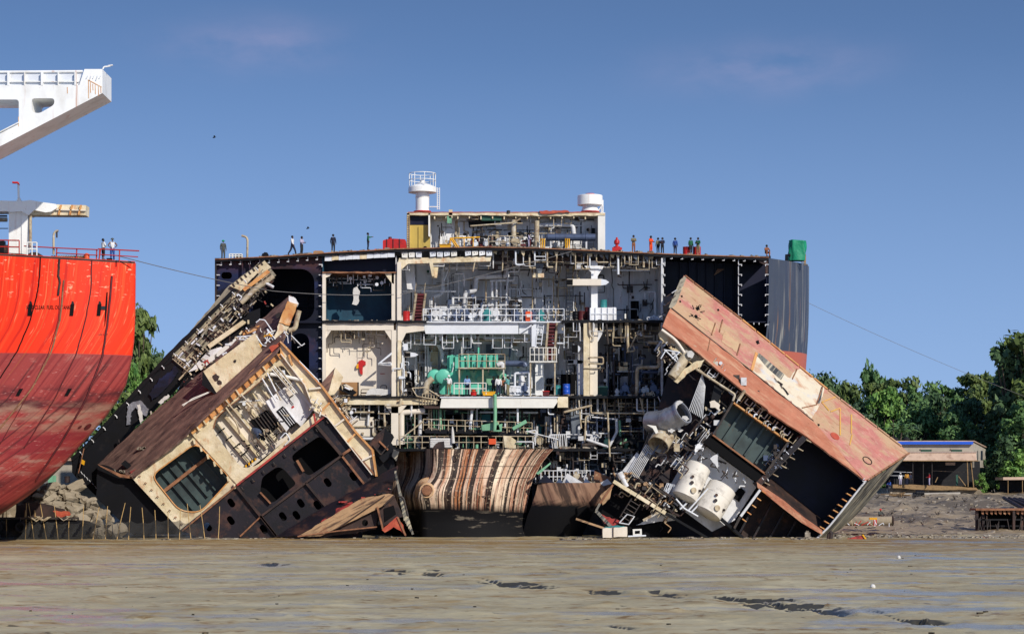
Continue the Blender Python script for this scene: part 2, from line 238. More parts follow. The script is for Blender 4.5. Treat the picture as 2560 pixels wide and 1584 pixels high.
class MB:
    def __init__(s): s.v = []; s.f = []; s.sm = []; s.uv = {}
    def face(s, idx, sm=False): s.f.append(tuple(idx)); s.sm.append(sm)
    def prism(s, pts, Y=200, d=.08, holes=()):
        ext = d if isinstance(d, Vector) else Vector((0, d, 0))
        loops = [[vv(q, Y) for q in pts]] + [[vv(q, Y) for q in h] for h in holes]
        flat = [q for l in loops for q in l]; n = len(flat); b = len(s.v)
        s.v += flat; s.v += [q + ext for q in flat]
        for t in tessellate_polygon(loops):
            s.face([b + i for i in t]); s.face([b + n + i for i in reversed(t)])
        k = b
        for l in loops:
            m = len(l)
            for i in range(m):
                j = (i + 1) % m; s.face((k + i, k + j, k + n + j, k + n + i))
            k += m
        return s
    def rect(s, x0, y0, x1, y1, Y=200, d=.1): return s.prism([(x0, y0), (x1, y0), (x1, y1), (x0, y1)], Y, d)
    def wbox(s, c, h, M_=None):
        b = len(s.v); c = Vector(c)
        for i in (-1, 1):
            for j in (-1, 1):
                for k in (-1, 1):
                    q = Vector((h[0] * i, h[1] * j, h[2] * k)); s.v.append(c + (M_ @ q if M_ else q))
        for f in ((0, 1, 3, 2), (4, 6, 7, 5), (0, 4, 5, 1), (2, 3, 7, 6), (0, 2, 6, 4), (1, 5, 7, 3)): s.face([b + i for i in f])
        return s
    def tube(s, pts, r, Y=200, n=8, e=0, cap=True):
        P = [vv(q, Y) for q in pts]; P = elb(P, e * PX)
        r0 = r if isinstance(r, (list, tuple)) else [r] * len(P)
        if len(r0) != len(P): r0 = [r0[0] + (r0[-1] - r0[0]) * i / (len(P) - 1) for i in range(len(P))]
        t = (P[1] - P[0]).normalized(); u = t.orthogonal().normalized(); b = len(s.v)
        for i, q in enumerate(P):
            t2 = (P[min(i + 1, len(P) - 1)] - P[max(i - 1, 0)])
            t2 = t2.normalized() if t2.length > 1e-9 else t
            u = (u - t2 * u.dot(t2)); u = u.normalized() if u.length > 1e-6 else t2.orthogonal().normalized(); w_ = t2.cross(u)
            for k in range(n):
                a = 2 * math.pi * k / n; s.v.append(q + (u * math.cos(a) + w_ * math.sin(a)) * r0[i])
        for i in range(len(P) - 1):
            for k in range(n):
                j = (k + 1) % n; s.face((b + i * n + k, b + i * n + j, b + (i + 1) * n + j, b + (i + 1) * n + k), n > 5)
        if cap:
            e = len(s.v); s.v += s.v[b:b + n] + s.v[b + (len(P) - 1) * n:b + len(P) * n]; s.face([e + k for k in reversed(range(n))]); s.face([e + n + k for k in range(n)])
        return s
    def lathe(s, a, b_, prof, n=20, Y=200):
        """prof: (distance along axis in m, radius in m); rings are split where the profile turns sharply"""
        a = vv(a, Y); b_ = vv(b_, Y); t = (b_ - a).normalized(); u = t.orthogonal().normalized(); w_ = t.cross(u)
        def ring(z, r):
            k0 = len(s.v)
            for k in range(n): g = 2 * math.pi * k / n; s.v.append(a + t * z + (u * math.cos(g) + w_ * math.sin(g)) * r)
            return k0
        prev = ring(*prof[0])
        for i in range(len(prof) - 1):
            nx = ring(*prof[i + 1])
            for k in range(n):
                j = (k + 1) % n; s.face((prev + k, prev + j, nx + j, nx + k), True)
            prev = nx
            if i + 2 < len(prof):
                d0 = Vector((prof[i + 1][0] - prof[i][0], prof[i + 1][1] - prof[i][1])); d1 = Vector((prof[i + 2][0] - prof[i + 1][0], prof[i + 2][1] - prof[i + 1][1]))
                if d0.length > 0 and d1.length > 0 and d0.angle(d1) > .6: prev = ring(*prof[i + 1])
        return s
    def grid(s, rows, sm=True, uv=None):
        b = len(s.v); m = len(rows[0])
        for r in rows: s.v += r
        if uv:
            for i, r in enumerate(uv):
                for j, q in enumerate(r): s.uv[b + i * m + j] = q
        for i in range(len(rows) - 1):
            for j in range(m - 1): s.face((b + i * m + j, b + i * m + j + 1, b + (i + 1) * m + j + 1, b + (i + 1) * m + j), sm)
        return s
    def build(s, name, mt, par=None, org=None):
        me = bpy.data.meshes.new(name)
        if par: o0 = ORGN[par]
        elif org is not None: o0 = Vector(org)
        else:
            o0 = Vector((sum(v.x for v in s.v) / len(s.v), sum(v.y for v in s.v) / len(s.v), min(v.z for v in s.v)))
        me.from_pydata([v - o0 for v in s.v], [], s.f); me.polygons.foreach_set('use_smooth', s.sm)
        if s.uv:
            ul = me.uv_layers.new(name='UVMap')
            for lp in me.loops: ul.data[lp.index].uv = s.uv.get(lp.vertex_index, (0, 0))
        me.materials.append(M[mt]); me.update()
        o = bpy.data.objects.new(name, me); COL.objects.link(o); ORGN[o] = o0
        if par: o.parent = par
        else: o.location = o0
        return o
def tag(o, label=None, cat=None, group=None, kind=None):
    if label: o['label'] = label; o['kind'] = 'thing'
    if cat: o['category'] = cat
    if group: o['group'] = group
    if kind: o['kind'] = kind
    return o
def thing(name, label, cat, loc, group=None):    # an Empty at the thing's base
    o = bpy.data.objects.new(name, None); COL.objects.link(o); o.location = loc; o.empty_display_size = .3; ORGN[o] = Vector(loc)
    return tag(o, label, cat, group)
def B(par, name, mt, x0, y0, x1, y1, Y=200, d=.1): return MB().rect(x0, y0, x1, y1, Y, d).build(name, mt, par)
def G(par, name, mt, pts, Y=200, d=.08, holes=()): return MB().prism(pts, Y, d, holes).build(name, mt, par)
def T(par, name, mt, pts, Y=200, r=3, e=0, n=10): return MB().tube(pts, r * PX, Y, n, e).build(name, mt, par)
def rail_mb(mb, a, b, h, Y=200, n=5, r=.04, mid=1, dY=0):
    """railing between two pixel points, h pixels high"""
    for k in range(mid + 1):
        t = h * (1 - k / (mid + 1.0)); mb.tube([(a[0], a[1] - t, Y), (b[0], b[1] - t, Y + dY)], r, n=6)
    for k in range(n):
        t = k / (n - 1.0); x = a[0] + (b[0] - a[0]) * t; y = a[1] + (b[1] - a[1]) * t; mb.tube([(x, y, Y + dY * t), (x, y - h, Y + dY * t)], r, n=6)
    return mb
def ladder_mb(mb, a, b, wid, Y=200, n=8, r=.04, thick=None):
    d = Vector((b[0] - a[0], b[1] - a[1])).normalized(); q = Vector((-d.y, d.x)) * wid / 2
    for sgn in (-1, 1): mb.tube([(a[0] + sgn * q.x, a[1] + sgn * q.y, Y), (b[0] + sgn * q.x, b[1] + sgn * q.y, Y)], r, n=6)
    for k in range(n):
        t = (k + .5) / n; x = a[0] + (b[0] - a[0]) * t; y = a[1] + (b[1] - a[1]) * t
        mb.tube([(x - q.x, y - q.y, Y), (x + q.x, y + q.y, Y)], thick or r * .8, n=6)
    return mb
def stairs(par, x0, y0, x1, y1, wid, Y=200, n=9, dY=1.2):
    st = MB()
    for sx in (-wid / 2, wid / 2):
        st.prism([(x0 + sx - 2, y0, Y), (x0 + sx + 3, y0, Y), (x1 + sx + 3, y1, Y + dY), (x1 + sx - 2, y1, Y + dY)], d=.1)
        st.tube([(x0 + sx, y0 - 26, Y - .1), (x1 + sx, y1 - 26, Y + dY - .1)], .035, n=6)
    o = st.build('stairs', 'pipe_cream', par); tr = MB()
    for k in range(n):
        t = (k + .5) / n; x = x0 + (x1 - x0) * t; y = y0 + (y1 - y0) * t; tr.rect(x - wid / 2 + 3, y - 3, x + wid / 2 - 2, y + 2, Y + dY * t, .25)
    tr.prism([(x0 - wid / 2 + 3, y0, Y + .3), (x0 + wid / 2 - 2, y0, Y + .3), (x1 + wid / 2 - 2, y1, Y + dY + .3), (x1 - wid / 2 + 3, y1, Y + dY + .3)], d=.03)
    tr.build('treads', 'dark_red', o); return o
def frames(par, name, mt, xs, y, rnd, hmin=14, hmax=42, wmin=14, wmax=34, Y=200.2, r=.05):
    """hanging pipe frames and brackets left under a cut deck edge; every one a part of its own"""
    for x in xs:
        mb = MB(); wd = rnd.uniform(wmin, wmax); h = rnd.uniform(hmin, hmax); k = rnd.random(); yy = y(x) if callable(y) else y; Z = Y + rnd.uniform(0, 1.4)
        if k < .55:
            mb.tube([(x, yy, Z), (x, yy + h, Z), (x + wd, yy + h, Z), (x + wd, yy, Z)], r, n=6)
            if k < .25: mb.tube([(x, yy + h * .6, Z), (x + wd, yy + h * .6, Z)], r * .8, n=6)
        elif k < .8: mb.tube([(x, yy, Z), (x, yy + h, Z), (x + wd, yy + h, Z)], r * rnd.uniform(.9, 1.8), n=6, e=5)
        else: mb.tube([(x, yy, Z), (x + rnd.uniform(-6, 6), yy + h * 1.2, Z)], r * rnd.uniform(1, 2), n=6)
        mb.build(name, mt if not isinstance(mt, (list, tuple)) else rnd.choice(mt), par)
def clutter(par, x0, y0, x1, y1, Y0, Y1, n, rnd, mts=('pipe_grey', 'pipe_cream', 'pipe_dark'), rs=(.02, .07), name='small_pipework', ang=0):
    """masses of thin pipes, cable trays, valves and brackets fixed to a wall"""
    mbs = {m: MB() for m in mts}; ca, sa = math.cos(R(ang)), math.sin(R(ang)); cx, cy = (x0 + x1) / 2, (y0 + y1) / 2; P_ = globals()['p']
    def p(x, y, Y): return P_(cx + (x - cx) * ca - (y - cy) * sa, cy + (x - cx) * sa + (y - cy) * ca, Y)
    for _ in range(n):
        mb = mbs[rnd.choice(mts)]; x = rnd.uniform(x0, x1); y = rnd.uniform(y0, y1); Y = rnd.uniform(Y0, Y1); k = rnd.random(); r = rnd.uniform(*rs); W_ = x1 - x0; H_ = y1 - y0
        if k < .38: mb.tube([p(x, y, Y), p(x, min(y1, y + rnd.uniform(.2, .8) * H_), Y)], r, n=6)
        elif k < .58: mb.tube([p(x, y, Y), p(min(x1, x + rnd.uniform(12, .25 * W_ + 14)), y, Y)], r * .8, n=6)
        elif k < .78:
            a, b = rnd.uniform(-26, 26), rnd.uniform(8, 34); mb.tube([p(x, y, Y), p(x, y + b, Y), p(x + a, y + b, Y), p(x + a, y + b + rnd.uniform(4, 20), Y)], r, n=6, e=4)
        elif k < .92: c = p(x, y, Y); s_ = rnd.uniform(.07, .28); mb.wbox(c, (s_, s_ * .7, s_ * rnd.uniform(.5, 1.6)))
        else: c = p(x, y, Y); mb.lathe(c, c + Vector((0, -1, 0)), [(0, .06), (.15, .06), (.15, .16), (.2, .16), (.2, 0)], 8)
    for m, mb in mbs.items():
        if mb.f: tag(mb.build(name, m, par), kind='stuff')
def bits(mb, x0, x1, yf, n, rnd, Y0=200, Y1=202, s0=.05, s1=.28):
    """loose scrap strewn along a deck edge"""
    for _ in range(n):
        x = rnd.uniform(x0, x1); Z = rnd.uniform(Y0, Y1); c = p(x, yf(x), Y0); c.x *= 1; c.y = Z; h = rnd.uniform(s0, s1)
        m_ = Matrix.Rotation(rnd.uniform(0, 6), 3, 'Z') @ Matrix.Rotation(rnd.uniform(-.5, .5), 3, 'X')
        mb.wbox(c + Vector((0, 0, h * .35)), (h * rnd.uniform(.5, 1.6), h * rnd.uniform(.3, 1), h * rnd.uniform(.15, .55)), m_)
    return mb
def lerp_line(pts):
    def f(x):
        if x <= pts[0][0]: return pts[0][1]
        for (a, b), (c, d) in zip(pts, pts[1:]):
            if x <= c: return b + (d - b) * (x - a) / (c - a)
        return pts[-1][1]
    return f
def drum(x, y, Y, mt, label, h=.88, r=.29, tilt=0, group=None, name='oil_drum', cat='drum'):
    b = p(x, y, Y); a = b + Vector((0, 0, h)); rt = thing(name, label, cat, b, group)
    if tilt: a = b + Vector((math.sin(R(tilt)) * h, 0, math.cos(R(tilt)) * h))
    MB().lathe(b, a, [(0, 0), (0, r), (h * .03, r * 1.03), (h * .06, r), (h * .33, r), (h * .35, r * 1.04), (h * .37, r), (h * .65, r), (h * .67, r * 1.04), (h * .69, r), (h * .94, r), (h * .97, r * 1.03), (h, r)], 18).build('body', mt, rt)
    t = (a - b).normalized()
    MB().lathe(b + t * (h - .02), a, [(0, r * .99), (0.001, 0)], 18).lathe(b + t * (h - .02) + Vector((r * .5, 0, 0)), a + Vector((r * .5, 0, 0)), [(0, .04), (.03, .04), (.03, 0)], 8).build('lid', mt, rt)
    return rt
# ================================================================ people
BONES = [('pel', 'bel', 'torso'), ('bel', 'che', 'torso'), ('che', 'nec', 'neck'), ('nec', 'hd', 'head'), ('hd', 'top', 'head'), ('hd', 'nose', 'head')]
for s_ in 'LR':
    BONES += [('che', 'sh' + s_, 'torso'), ('sh' + s_, 'el' + s_, 'uarm'), ('el' + s_, 'wr' + s_, 'farm'), ('wr' + s_, 'ha' + s_, 'hand'),
              ('pel', 'hip' + s_, 'hips'), ('hip' + s_, 'kn' + s_, 'thigh'), ('kn' + s_, 'an' + s_, 'shin'), ('an' + s_, 'to' + s_, 'foot')]
    for f_ in range(5): BONES.append(('ha' + s_, 'f%d' % f_ + s_, 'hand')); BONES.append(('f%d' % f_ + s_, 'g%d' % f_ + s_, 'hand'))
RAD = dict(pel=.135, bel=.12, che=.14, nec=.055, hd=.092, top=.07, nose=.018, sh=.068, el=.042, wr=.028, ha=.034, hip=.088, kn=.056, an=.04, to=.034, f=.011, g=.008)
POSES = dict(
    stand={}, hips=dict(elL=(.36, .1, 1.16), wrL=(.2, -.02, 1.02), haL=(.14, -.05, .99), elR=(-.36, .1, 1.16), wrR=(-.2, -.02, 1.02), haR=(-.14, -.05, .99)),
    walk=dict(knL=(.1, -.2, .5), anL=(.1, -.3, .09), toL=(.11, -.46, .06), knR=(-.1, .1, .49), anR=(-.1, .36, .14), toR=(-.11, .24, .03), elL=(.25, .14, 1.15), wrL=(.25, .12, .9), haL=(.25, .11, .82), elR=(-.25, -.08, 1.14), wrR=(-.25, -.22, .92), haR=(-.25, -.26, .84)),
    work=dict(elL=(.24, -.06, 1.14), wrL=(.16, -.3, 1.12), haL=(.12, -.38, 1.13), elR=(-.24, -.06, 1.14), wrR=(-.16, -.3, 1.08), haR=(-.12, -.38, 1.08), hd=(0, -.05, 1.57), nose=(0, -.16, 1.53), top=(0, -.04, 1.68)),
    reach=dict(elL=(.3, -.2, 1.3), wrL=(.36, -.42, 1.36), haL=(.38, -.5, 1.37)),
    bend=dict(bel=(0, -.1, 1.06), che=(0, -.3, 1.18), nec=(0, -.43, 1.27), hd=(0, -.52, 1.32), top=(0, -.58, 1.41), nose=(0, -.63, 1.27), shL=(.17, -.36, 1.24), shR=(-.17, -.36, 1.24), elL=(.24, -.44, .98), wrL=(.16, -.56, .8), haL=(.13, -.6, .73), elR=(-.24, -.44, .98), wrR=(-.16, -.56, .8), haR=(-.13, -.6, .73), knL=(.14, -.14, .5), knR=(-.14, -.14, .5), anL=(.15, .02, .08), anR=(-.15, .02, .08)),
    point=dict(elL=(.38, -.1, 1.42), wrL=(.5, -.25, 1.52), haL=(.55, -.3, 1.55)),
    cross=dict(elL=(.25, -.06, 1.14), wrL=(.03, -.22, 1.16), haL=(-.06, -.22, 1.18), elR=(-.25, -.06, 1.14), wrR=(-.03, -.24, 1.13), haR=(.06, -.24, 1.13)),
    sit=dict(pel=(0, 0, .42), bel=(0, -.02, .58), che=(0, -.06, .78), nec=(0, -.08, .96), hd=(0, -.1, 1.07), top=(0, -.1, 1.18), nose=(0, -.21, 1.05), shL=(.17, -.06, .9), shR=(-.17, -.06, .9), elL=(.26, -.2, .68), wrL=(.18, -.4, .6), haL=(.15, -.47, .58), elR=(-.26, -.2, .68), wrR=(-.18, -.4, .6), haR=(-.15, -.47, .58), hipL=(.1, -.02, .4), hipR=(-.1, -.02, .4), knL=(.16, -.42, .5), knR=(-.16, -.42, .5), anL=(.15, -.4, .08), anR=(-.15, -.4, .08), toL=(.16, -.56, .04), toR=(-.16, -.56, .04)))
PEOPLE = []
def person(label, x, y, Y, h, shirt, trousers, pose='stand', rz=0, hat=None, long=True, shorts=False, bare=False, group=None, z=None):
    J = dict(pel=(0, 0, .93), bel=(0, 0, 1.1), che=(0, 0, 1.29), nec=(0, 0, 1.46), hd=(0, -.012, 1.57), top=(0, 0, 1.67), nose=(0, -.115, 1.55))
    for s, sg in (('L', 1), ('R', -1)):
        J.update({'sh' + s: (.165 * sg, 0, 1.4), 'el' + s: (.235 * sg, .03, 1.13), 'wr' + s: (.25 * sg, -.05, .89), 'ha' + s: (.25 * sg, -.08, .81), 'hip' + s: (.09 * sg, 0, .87), 'kn' + s: (.105 * sg, -.02, .48), 'an' + s: (.11 * sg, .03, .08), 'to' + s: (.13 * sg, -.15, .035)})
    J.update(POSES[pose])
    J = {k: Vector(v) for k, v in J.items()}
    for s, sg in (('L', 1), ('R', -1)):
        ha = J['ha' + s]; d = (ha - J['wr' + s]).normalized(); sd = d.cross(Vector((sg, .3, .2))).normalized(); pl = d.cross(sd)
        for f in range(5):
            o = (f - 1.7) * .019
            if f == 4: J['f4' + s] = ha - d * .02 + sd * -.05 + pl * .01; J['g4' + s] = J['f4' + s] + d * .035 - sd * .015
            else: J['f%d' % f + s] = ha + d * (.055 - abs(o) * .4) + sd * o; J['g%d' % f + s] = J['f%d' % f + s] + d * .028 + pl * .02
    names = list(J); idx = {n: i for i, n in enumerate(names)}; names.remove('pel'); names.insert(0, 'pel'); idx = {n: i for i, n in enumerate(names)}
    me = bpy.data.meshes.new('person_skeleton'); me.from_pydata([J[n] for n in names], [(idx[a], idx[b]) for a, b, _ in BONES], [])
    bm = bmesh.new(); bm.from_mesh(me); ly = bm.verts.layers.skin.verify()
    for v, n in zip(bm.verts, names):
        k = n if n in RAD else n.rstrip('LR'); k = k if k in RAD else k[0]; rr = RAD[k]; v[ly].radius = (rr * 1.25, rr * .8) if n in ('che', 'bel') else (rr, rr); v[ly].use_root = n == 'pel'
    bm.to_mesh(me); bm.free()
    o = bpy.data.objects.new('person_skeleton', me); COL.objects.link(o)
    sk = o.modifiers.new('s', 'SKIN'); sk.branch_smoothing = .4; sk.use_smooth_shade = True; o.modifiers.new('u', 'SUBSURF').levels = 1; o.modifiers['u'].render_levels = 1
    PEOPLE.append((o, J, label, x, y, Y, h, shirt, trousers, pose, rz, hat, long, shorts, bare, group))
def finish_people():
    bpy.context.view_layer.update(); dg = bpy.context.evaluated_depsgraph_get(); got = []
    for P_ in PEOPLE:
        e = P_[0].evaluated_get(dg); m = e.to_mesh(); got.append(([v.co.copy() for v in m.vertices], [v.normal.copy() for v in m.vertices], [tuple(f.vertices) for f in m.polygons])); e.to_mesh_clear()
    for P_, (V, N, FC) in zip(PEOPLE, got):
        o, J, label, x, y, Y, h, shirt, trousers, pose, rz, hat, long, shorts, bare, group = P_
        me = o.data; bpy.data.objects.remove(o); bpy.data.meshes.remove(me)
        k = h / 1.7; loc = p(x, y, Y); rt = thing('person', label, 'person', loc, group); ORGN[rt] = Vector(); rt.rotation_euler = (0, 0, R(rz))
        zone = []
        for f in FC:
            c = sum((V[i] for i in f), Vector()) / len(f); best = None
            for a, b, z in BONES:
                A, Bv = J[a], J[b]; ab = Bv - A; t = max(0, min(1, (c - A).dot(ab) / max(ab.length_squared, 1e-9))); d = (c - A - ab * t).length
                if best is None or d < best[0]: best = (d, z, t)
            zone.append(best[1:])
        def sub(sel, off):
            mb = MB(); mp_ = {}
            for f, z in zip(FC, zone):
                if sel is None or sel(z):
                    r_ = []
                    for i in f:
                        if i not in mp_: mp_[i] = len(mb.v); mb.v.append((V[i] + N[i] * off) * k)
                        r_.append(mp_[i])
                    mb.face(r_, True)
            return mb
        sub(None, 0).build('body', 'skin', rt)
        if not bare: 
            m_ = sub(lambda z: z[0] in ('torso', 'uarm' if long != 'vest' else 'torso', 'farm' if long is True else 'torso') or (z[0] == 'neck' and z[1] < .55), .022)
            if m_.f: m_.build('shirt', shirt, rt)
        sub(lambda z: z[0] in ('hips', 'thigh') or (z[0] == 'shin' and (not shorts or z[1] < .3)), .024).build('trousers', trousers, rt)
        sub(lambda z: z[0] == 'foot', .012).build('shoe', 'c_dark', rt)
        hd, tp = J['hd'] * k, J['top'] * k; up = (tp - hd).normalized()
        if hat: 
            hm = MB().lathe(hd + up * .03, hd + up, [(0, .15), (.005, .135), (.06, .12), (.11, .085), (.135, .04), (.14, 0)], 12); hm.build('helmet', hat, rt)
        else:
            hm = MB().lathe(hd + up * .02 + Vector((0, .025, 0)), hd + up + Vector((0, .02, 0)), [(-.05, .09), (0, .108), (.06, .104), (.11, .07), (.135, .03), (.14, 0)], 12); hm.build('hair', 'hair', rt)
# ================================================================ the half-scrapped ship
rnd = random.Random(7)
S = thing('scrapped_ship', 'huge dark ship hull cut open across its stern, decks and engine room showing', 'ship', p(1280, 1340, 200))
YM[0] = lambda Y: Y if Y < 201 else 201 + (Y - 201) * .72
DK = [(537, 648), (700, 640), (800, 633), (985, 622), (1200, 617), (1350, 620), (1500, 627), (1680, 635), (1922, 643)]
dk = lerp_line(DK)
def slab(name, mt, top, thick, Y0, Y1, seed=1, amp=1.6):
    t = [q for q in rag(top + [(x, y + thick) for x, y in reversed(top)], 11, amp, seed)]
    return G(S, name, mt, t, Y0, Y1 - Y0)
slab('main_deck', 'black_steel', DK, 7, 199.9, 240, 3)
MB().prism([(x, y - 1.2) for x, y in DK] + [(x, y + 1.2) for x, y in reversed(DK)], 199.8, .12).build('deck_edge', 'rust_edge', S)
# ---- left tank bulkhead with manholes
outer = [(537, 650), (700, 643), (805, 637), (806, 1360), (537, 1360)]
G(S, 'bulkhead', 'navy_bulkhead', outer, 200.7, .12, holes=[rr_(632, 672, 786, 802, 34, 6), rr_(728, 833, 773, 960, 20), rr_(553, 680, 580, 697, 8), rr_(640, 840, 690, 960, 20), rr_(560, 840, 610, 960, 20)])
B(S, 'bulkhead', 'navy', 537, 645, 806, 1345, 213, .2)
G(S, 'hull_side', 'dark_rust', [(537, 650, 200.6), (537, 1345, 200.6), (664, 1326, 240), (664, 748, 240)], 200, Vector((.1, 0, 0)))
for x in (606, 624): B(S, 'stiffener', 'navy_bulkhead', x - 1.5, 646, x + 1.5, 1000, 200.2, .5)
B(S, 'stringer', 'navy_bulkhead', 537, 803, 806, 807, 200.1, .6)
B(S, 'side_frame', 'dark_rust', 537, 650, 541, 1000, 200.1, .6)
mb = MB()
for k in range(5): mb.tube([(640, 770 + k * 0 - 28 * (k > 2), 209), (780, 770 - 28 * (k > 2), 209)], .03, n=6)
for x in (650, 690, 730, 770): mb.tube([(x, 735, 209), (x, 790, 209)], .03, n=6)
mb.build('railing', 'pipe_dark', S)
mb = MB()
for k in range(18):
    y = 660 + k * 26
    if y < 1000: mb.prism([(797, y, 200.3), (806, y, 200.3), (806, y + 7, 200.3), (804, y + 7, 200.3), (804, y + 2, 200.3), (797, y + 2, 200.3)], d=.4)
    if y < 780: mb.prism([(541, y, 200.2), (549, y, 200.2), (549, y + 2, 200.2), (541, y + 2, 200.2)], d=.3)
for k in range(15):
    x = 552 + k * 24; y = dk(x) + 7; mb.prism([(x, y, 200.2), (x + 2.4, y, 200.2), (x + 2.4, y + 9, 200.2), (x - 3, y + 9, 200.2), (x - 3, y + 7, 200.2), (x, y + 7, 200.2)], d=.4)
mb.build('stiffener_ends', 'pipe_grey', S)
# ---- right dark tank
B(S, 'bulkhead', 'navy', 1655, 640, 1927, 1360, 205, .2)
G(S, 'bulkhead', 'navy_bulkhead', [(1655, 640, 200.4), (1655, 1345, 200.4), (1655, 1345, 208), (1655, 640, 208)], 200, Vector((.08, 0, 0)))
G(S, 'bulkhead', 'navy', [(1846, 640, 200.4), (1846, 1345, 200.4), (1846, 1345, 206), (1846, 640, 206)], 200, Vector((.08, 0, 0)))
for x in (1654, 1846): B(S, 'stiffener', 'pipe_grey', x - .7, 650, x + .9, 1000, 200.2, .12)
mb = MB()
for k in range(7): mb.prism([(1700 + k * 22, 645, 204.4), (1702 + k * 22, 645, 204.4), (1702 + k * 22, 1300, 204.4), (1700 + k * 22, 1300, 204.4)], d=.5)
mb.build('stiffener', 'navy', S)
B(S, 'stringer', 'navy', 1855, 803, 1925, 806, 200.2, 4)
G(S, 'frame_corner', 'dark_rust', rpoly([(1897, 647), (1922, 648), (1922, 690), (1915, 690), (1913, 662), (1897, 655)], 6), 200.1, .3)
B(S, 'side_frame', 'navy', 1916, 660, 1922, 1000, 200.2, .5)
mb = MB()
for k in range(9):
    y = 660 + k * 25
    for x, sg in ((1654, 1), (1846, 1), (1922, -1)):
        if x > 1700 and y > 830: continue
        mb.prism([(x, y, 200), (x + 9 * sg, y, 200), (x + 9 * sg, y + 5, 200), (x + 7.4 * sg, y + 5, 200), (x + 7.4 * sg, y + 1.6, 200), (x, y + 1.6, 200)], d=.4)
for k in range(10):
    x = 1680 + k * 26; y = dk(x) + 7; mb.prism([(x, y, 200), (x + 1.6, y, 200), (x + 1.6, y + 5, 200), (x - 4, y + 5, 200), (x - 4, y + 3.5, 200), (x, y + 3.5, 200)], d=.3)
for x in (1868, 1884, 1897): mb.prism([(x, 806, 200), (x + 1.6, 806, 200), (x + 1.6, 811, 200), (x, 811, 200)], d=.3)
mb.build('stiffener_ends', 'pipe_grey', S)
G(S, 'sunlit_patch', 'tan_plate', [(1812, 672), (1785, 688), (1794, 672)], 204.3, .1)  # patch of sunlight painted as a thin tan triangle on the dark wall
# ---- outer hull on the right, going back and out
rows = []
for y, dx in ((645, 0), (700, 0), (760, -1), (800, -3), (840, -7), (880, -13), (960, -26), (1100, -60), (1345, -150)):
    r = []
    for k in range(13):
        t = k / 12.0; Y = 200 + 8 * t + (4 * t * t if t > .9 else 0); z = p(0, y, 200).z; x = 22.93 + 4.65 * math.sin(t * math.pi / 2 * .93) / math.sin(math.pi / 2 * .93) + dx / 28.0 * (1 - t * .55); r.append(Vector((x, 200 + 8 * t, z)))
    r.append(Vector((r[-1].x, 250, z))); rows.append(r)
MB().grid(rows).build('outer_hull', 'slate_hull', S)
# ---- decks, girders and columns of the accommodation and engine room
for (x0, x1, y, th, Y1, mt, sd) in ((806, 990, 801, 6, 209, 'black_steel', 1), (988, 1066, 801, 6, 209, 'black_steel', 2), (1404, 1658, 800, 6, 209, 'black_steel', 4), (806, 1105, 989, 5, 209, 'black_steel', 5), (1395, 1658, 989, 6, 209, 'black_steel', 6), (985, 1665, 1121, 6, 208, 'black_steel', 7), (806, 990, 679, 3, 206, 'rust_edge', 8)):
    slab('deck', mt, [(x0, y), (x1, y)], th, 199.95, Y1, sd, 1.2)
slab('deck', 'girder_white', [(1060, 803), (1410, 803)], 3, 200.6, 209, 9, .3)
slab('deck', 'girder_white', [(1100, 991), (1396, 991)], 3, 199.7, 209, 10, .3)
G(S, 'girder', 'girder_white', [(1056, 805), (1296, 805), (1296, 834), (1064, 834), (1060, 818)], 200.9, .5)
G(S, 'girder', 'girder_white', [(1298, 807), (1412, 807), (1412, 833), (1298, 834)], 201.3, .4)
G(S, 'bracket', 'girder_white', [(1296, 833), (1330, 810), (1336, 810), (1300, 834)], 200.8, .12)
B(S, 'column', 'girder_white', 1329, 800, 1341, 866, 200.8, .5)
G(S, 'girder', 'white_paint', [(1104, 993), (1392, 993), (1394, 1004), (1384, 1019), (1100, 1019)], 199.8, .5)
B(S, 'girder', 'room_white', 808, 806, 984, 825, 200.2, .4)
G(S, 'bracket', 'room_white', [(809, 825), (828, 825), (813, 848), (809, 852)], 200.25, .25)
G(S, 'bracket', 'room_white', [(961, 825), (983, 825), (983, 855), (979, 852)], 200.25, .25)
G(S, 'bracket', 'room_white', [(809, 683), (829, 683), (824, 690), (812, 695)], 200.2, .25)
G(S, 'bracket', 'cream_paint', [(961, 683), (985, 683), (985, 710), (978, 706)], 200.2, .25)
G(S, 'girder', 'room_white', [(1000, 806), (1058, 806), (1061, 826), (1015, 832), (1002, 858), (994, 852), (994, 806)], 200.3, .4)
B(S, 'girder', 'cream_paint', 850, 995, 1090, 1011, 200.2, .4)
G(S, 'bracket', 'room_white', [(960, 1011), (1018, 1011), (1000, 1032), (978, 1032)], 200.3, .3)
G(S, 'girder', 'cream_paint', [(998, 645), (1228, 641), (1226, 653), (1020, 659), (996, 680), (994, 660)], 200.3, .4)
G(S, 'bracket', 'cream_paint', [(1073, 655), (1081, 650), (1088, 690), (1080, 690)], 200.2, .3)
G(S, 'bracket', 'cream_paint', [(1080, 655), (1098, 652), (1092, 694), (1079, 693)], 200.6, .6)
for x0, x1, y0, y1, mt, Y in ((806, 814, 680, 990, 'room_white', 200.1), (979, 988, 683, 803, 'room_white', 200.2), (993, 1003, 655, 803, 'room_white', 200.0), (979, 990, 825, 990, 'room_white', 200.2), (994, 1003, 850, 990, 'cream_paint', 200.1), (978, 996, 1010, 1112, 'room_white', 200.3), (1478, 1494, 650, 800, 'engine_wall', 201.2), (1459, 1474, 806, 990, 'cream_paint', 200.0), (1475, 1494, 806, 990, 'room_white', 200.5), (1653, 1657, 645, 1120, 'pipe_grey', 200.0), (1443, 1458, 880, 1000, 'engine_wall', 202)):
    B(S, 'column', mt, x0, y0, x1, y1, Y, .5)
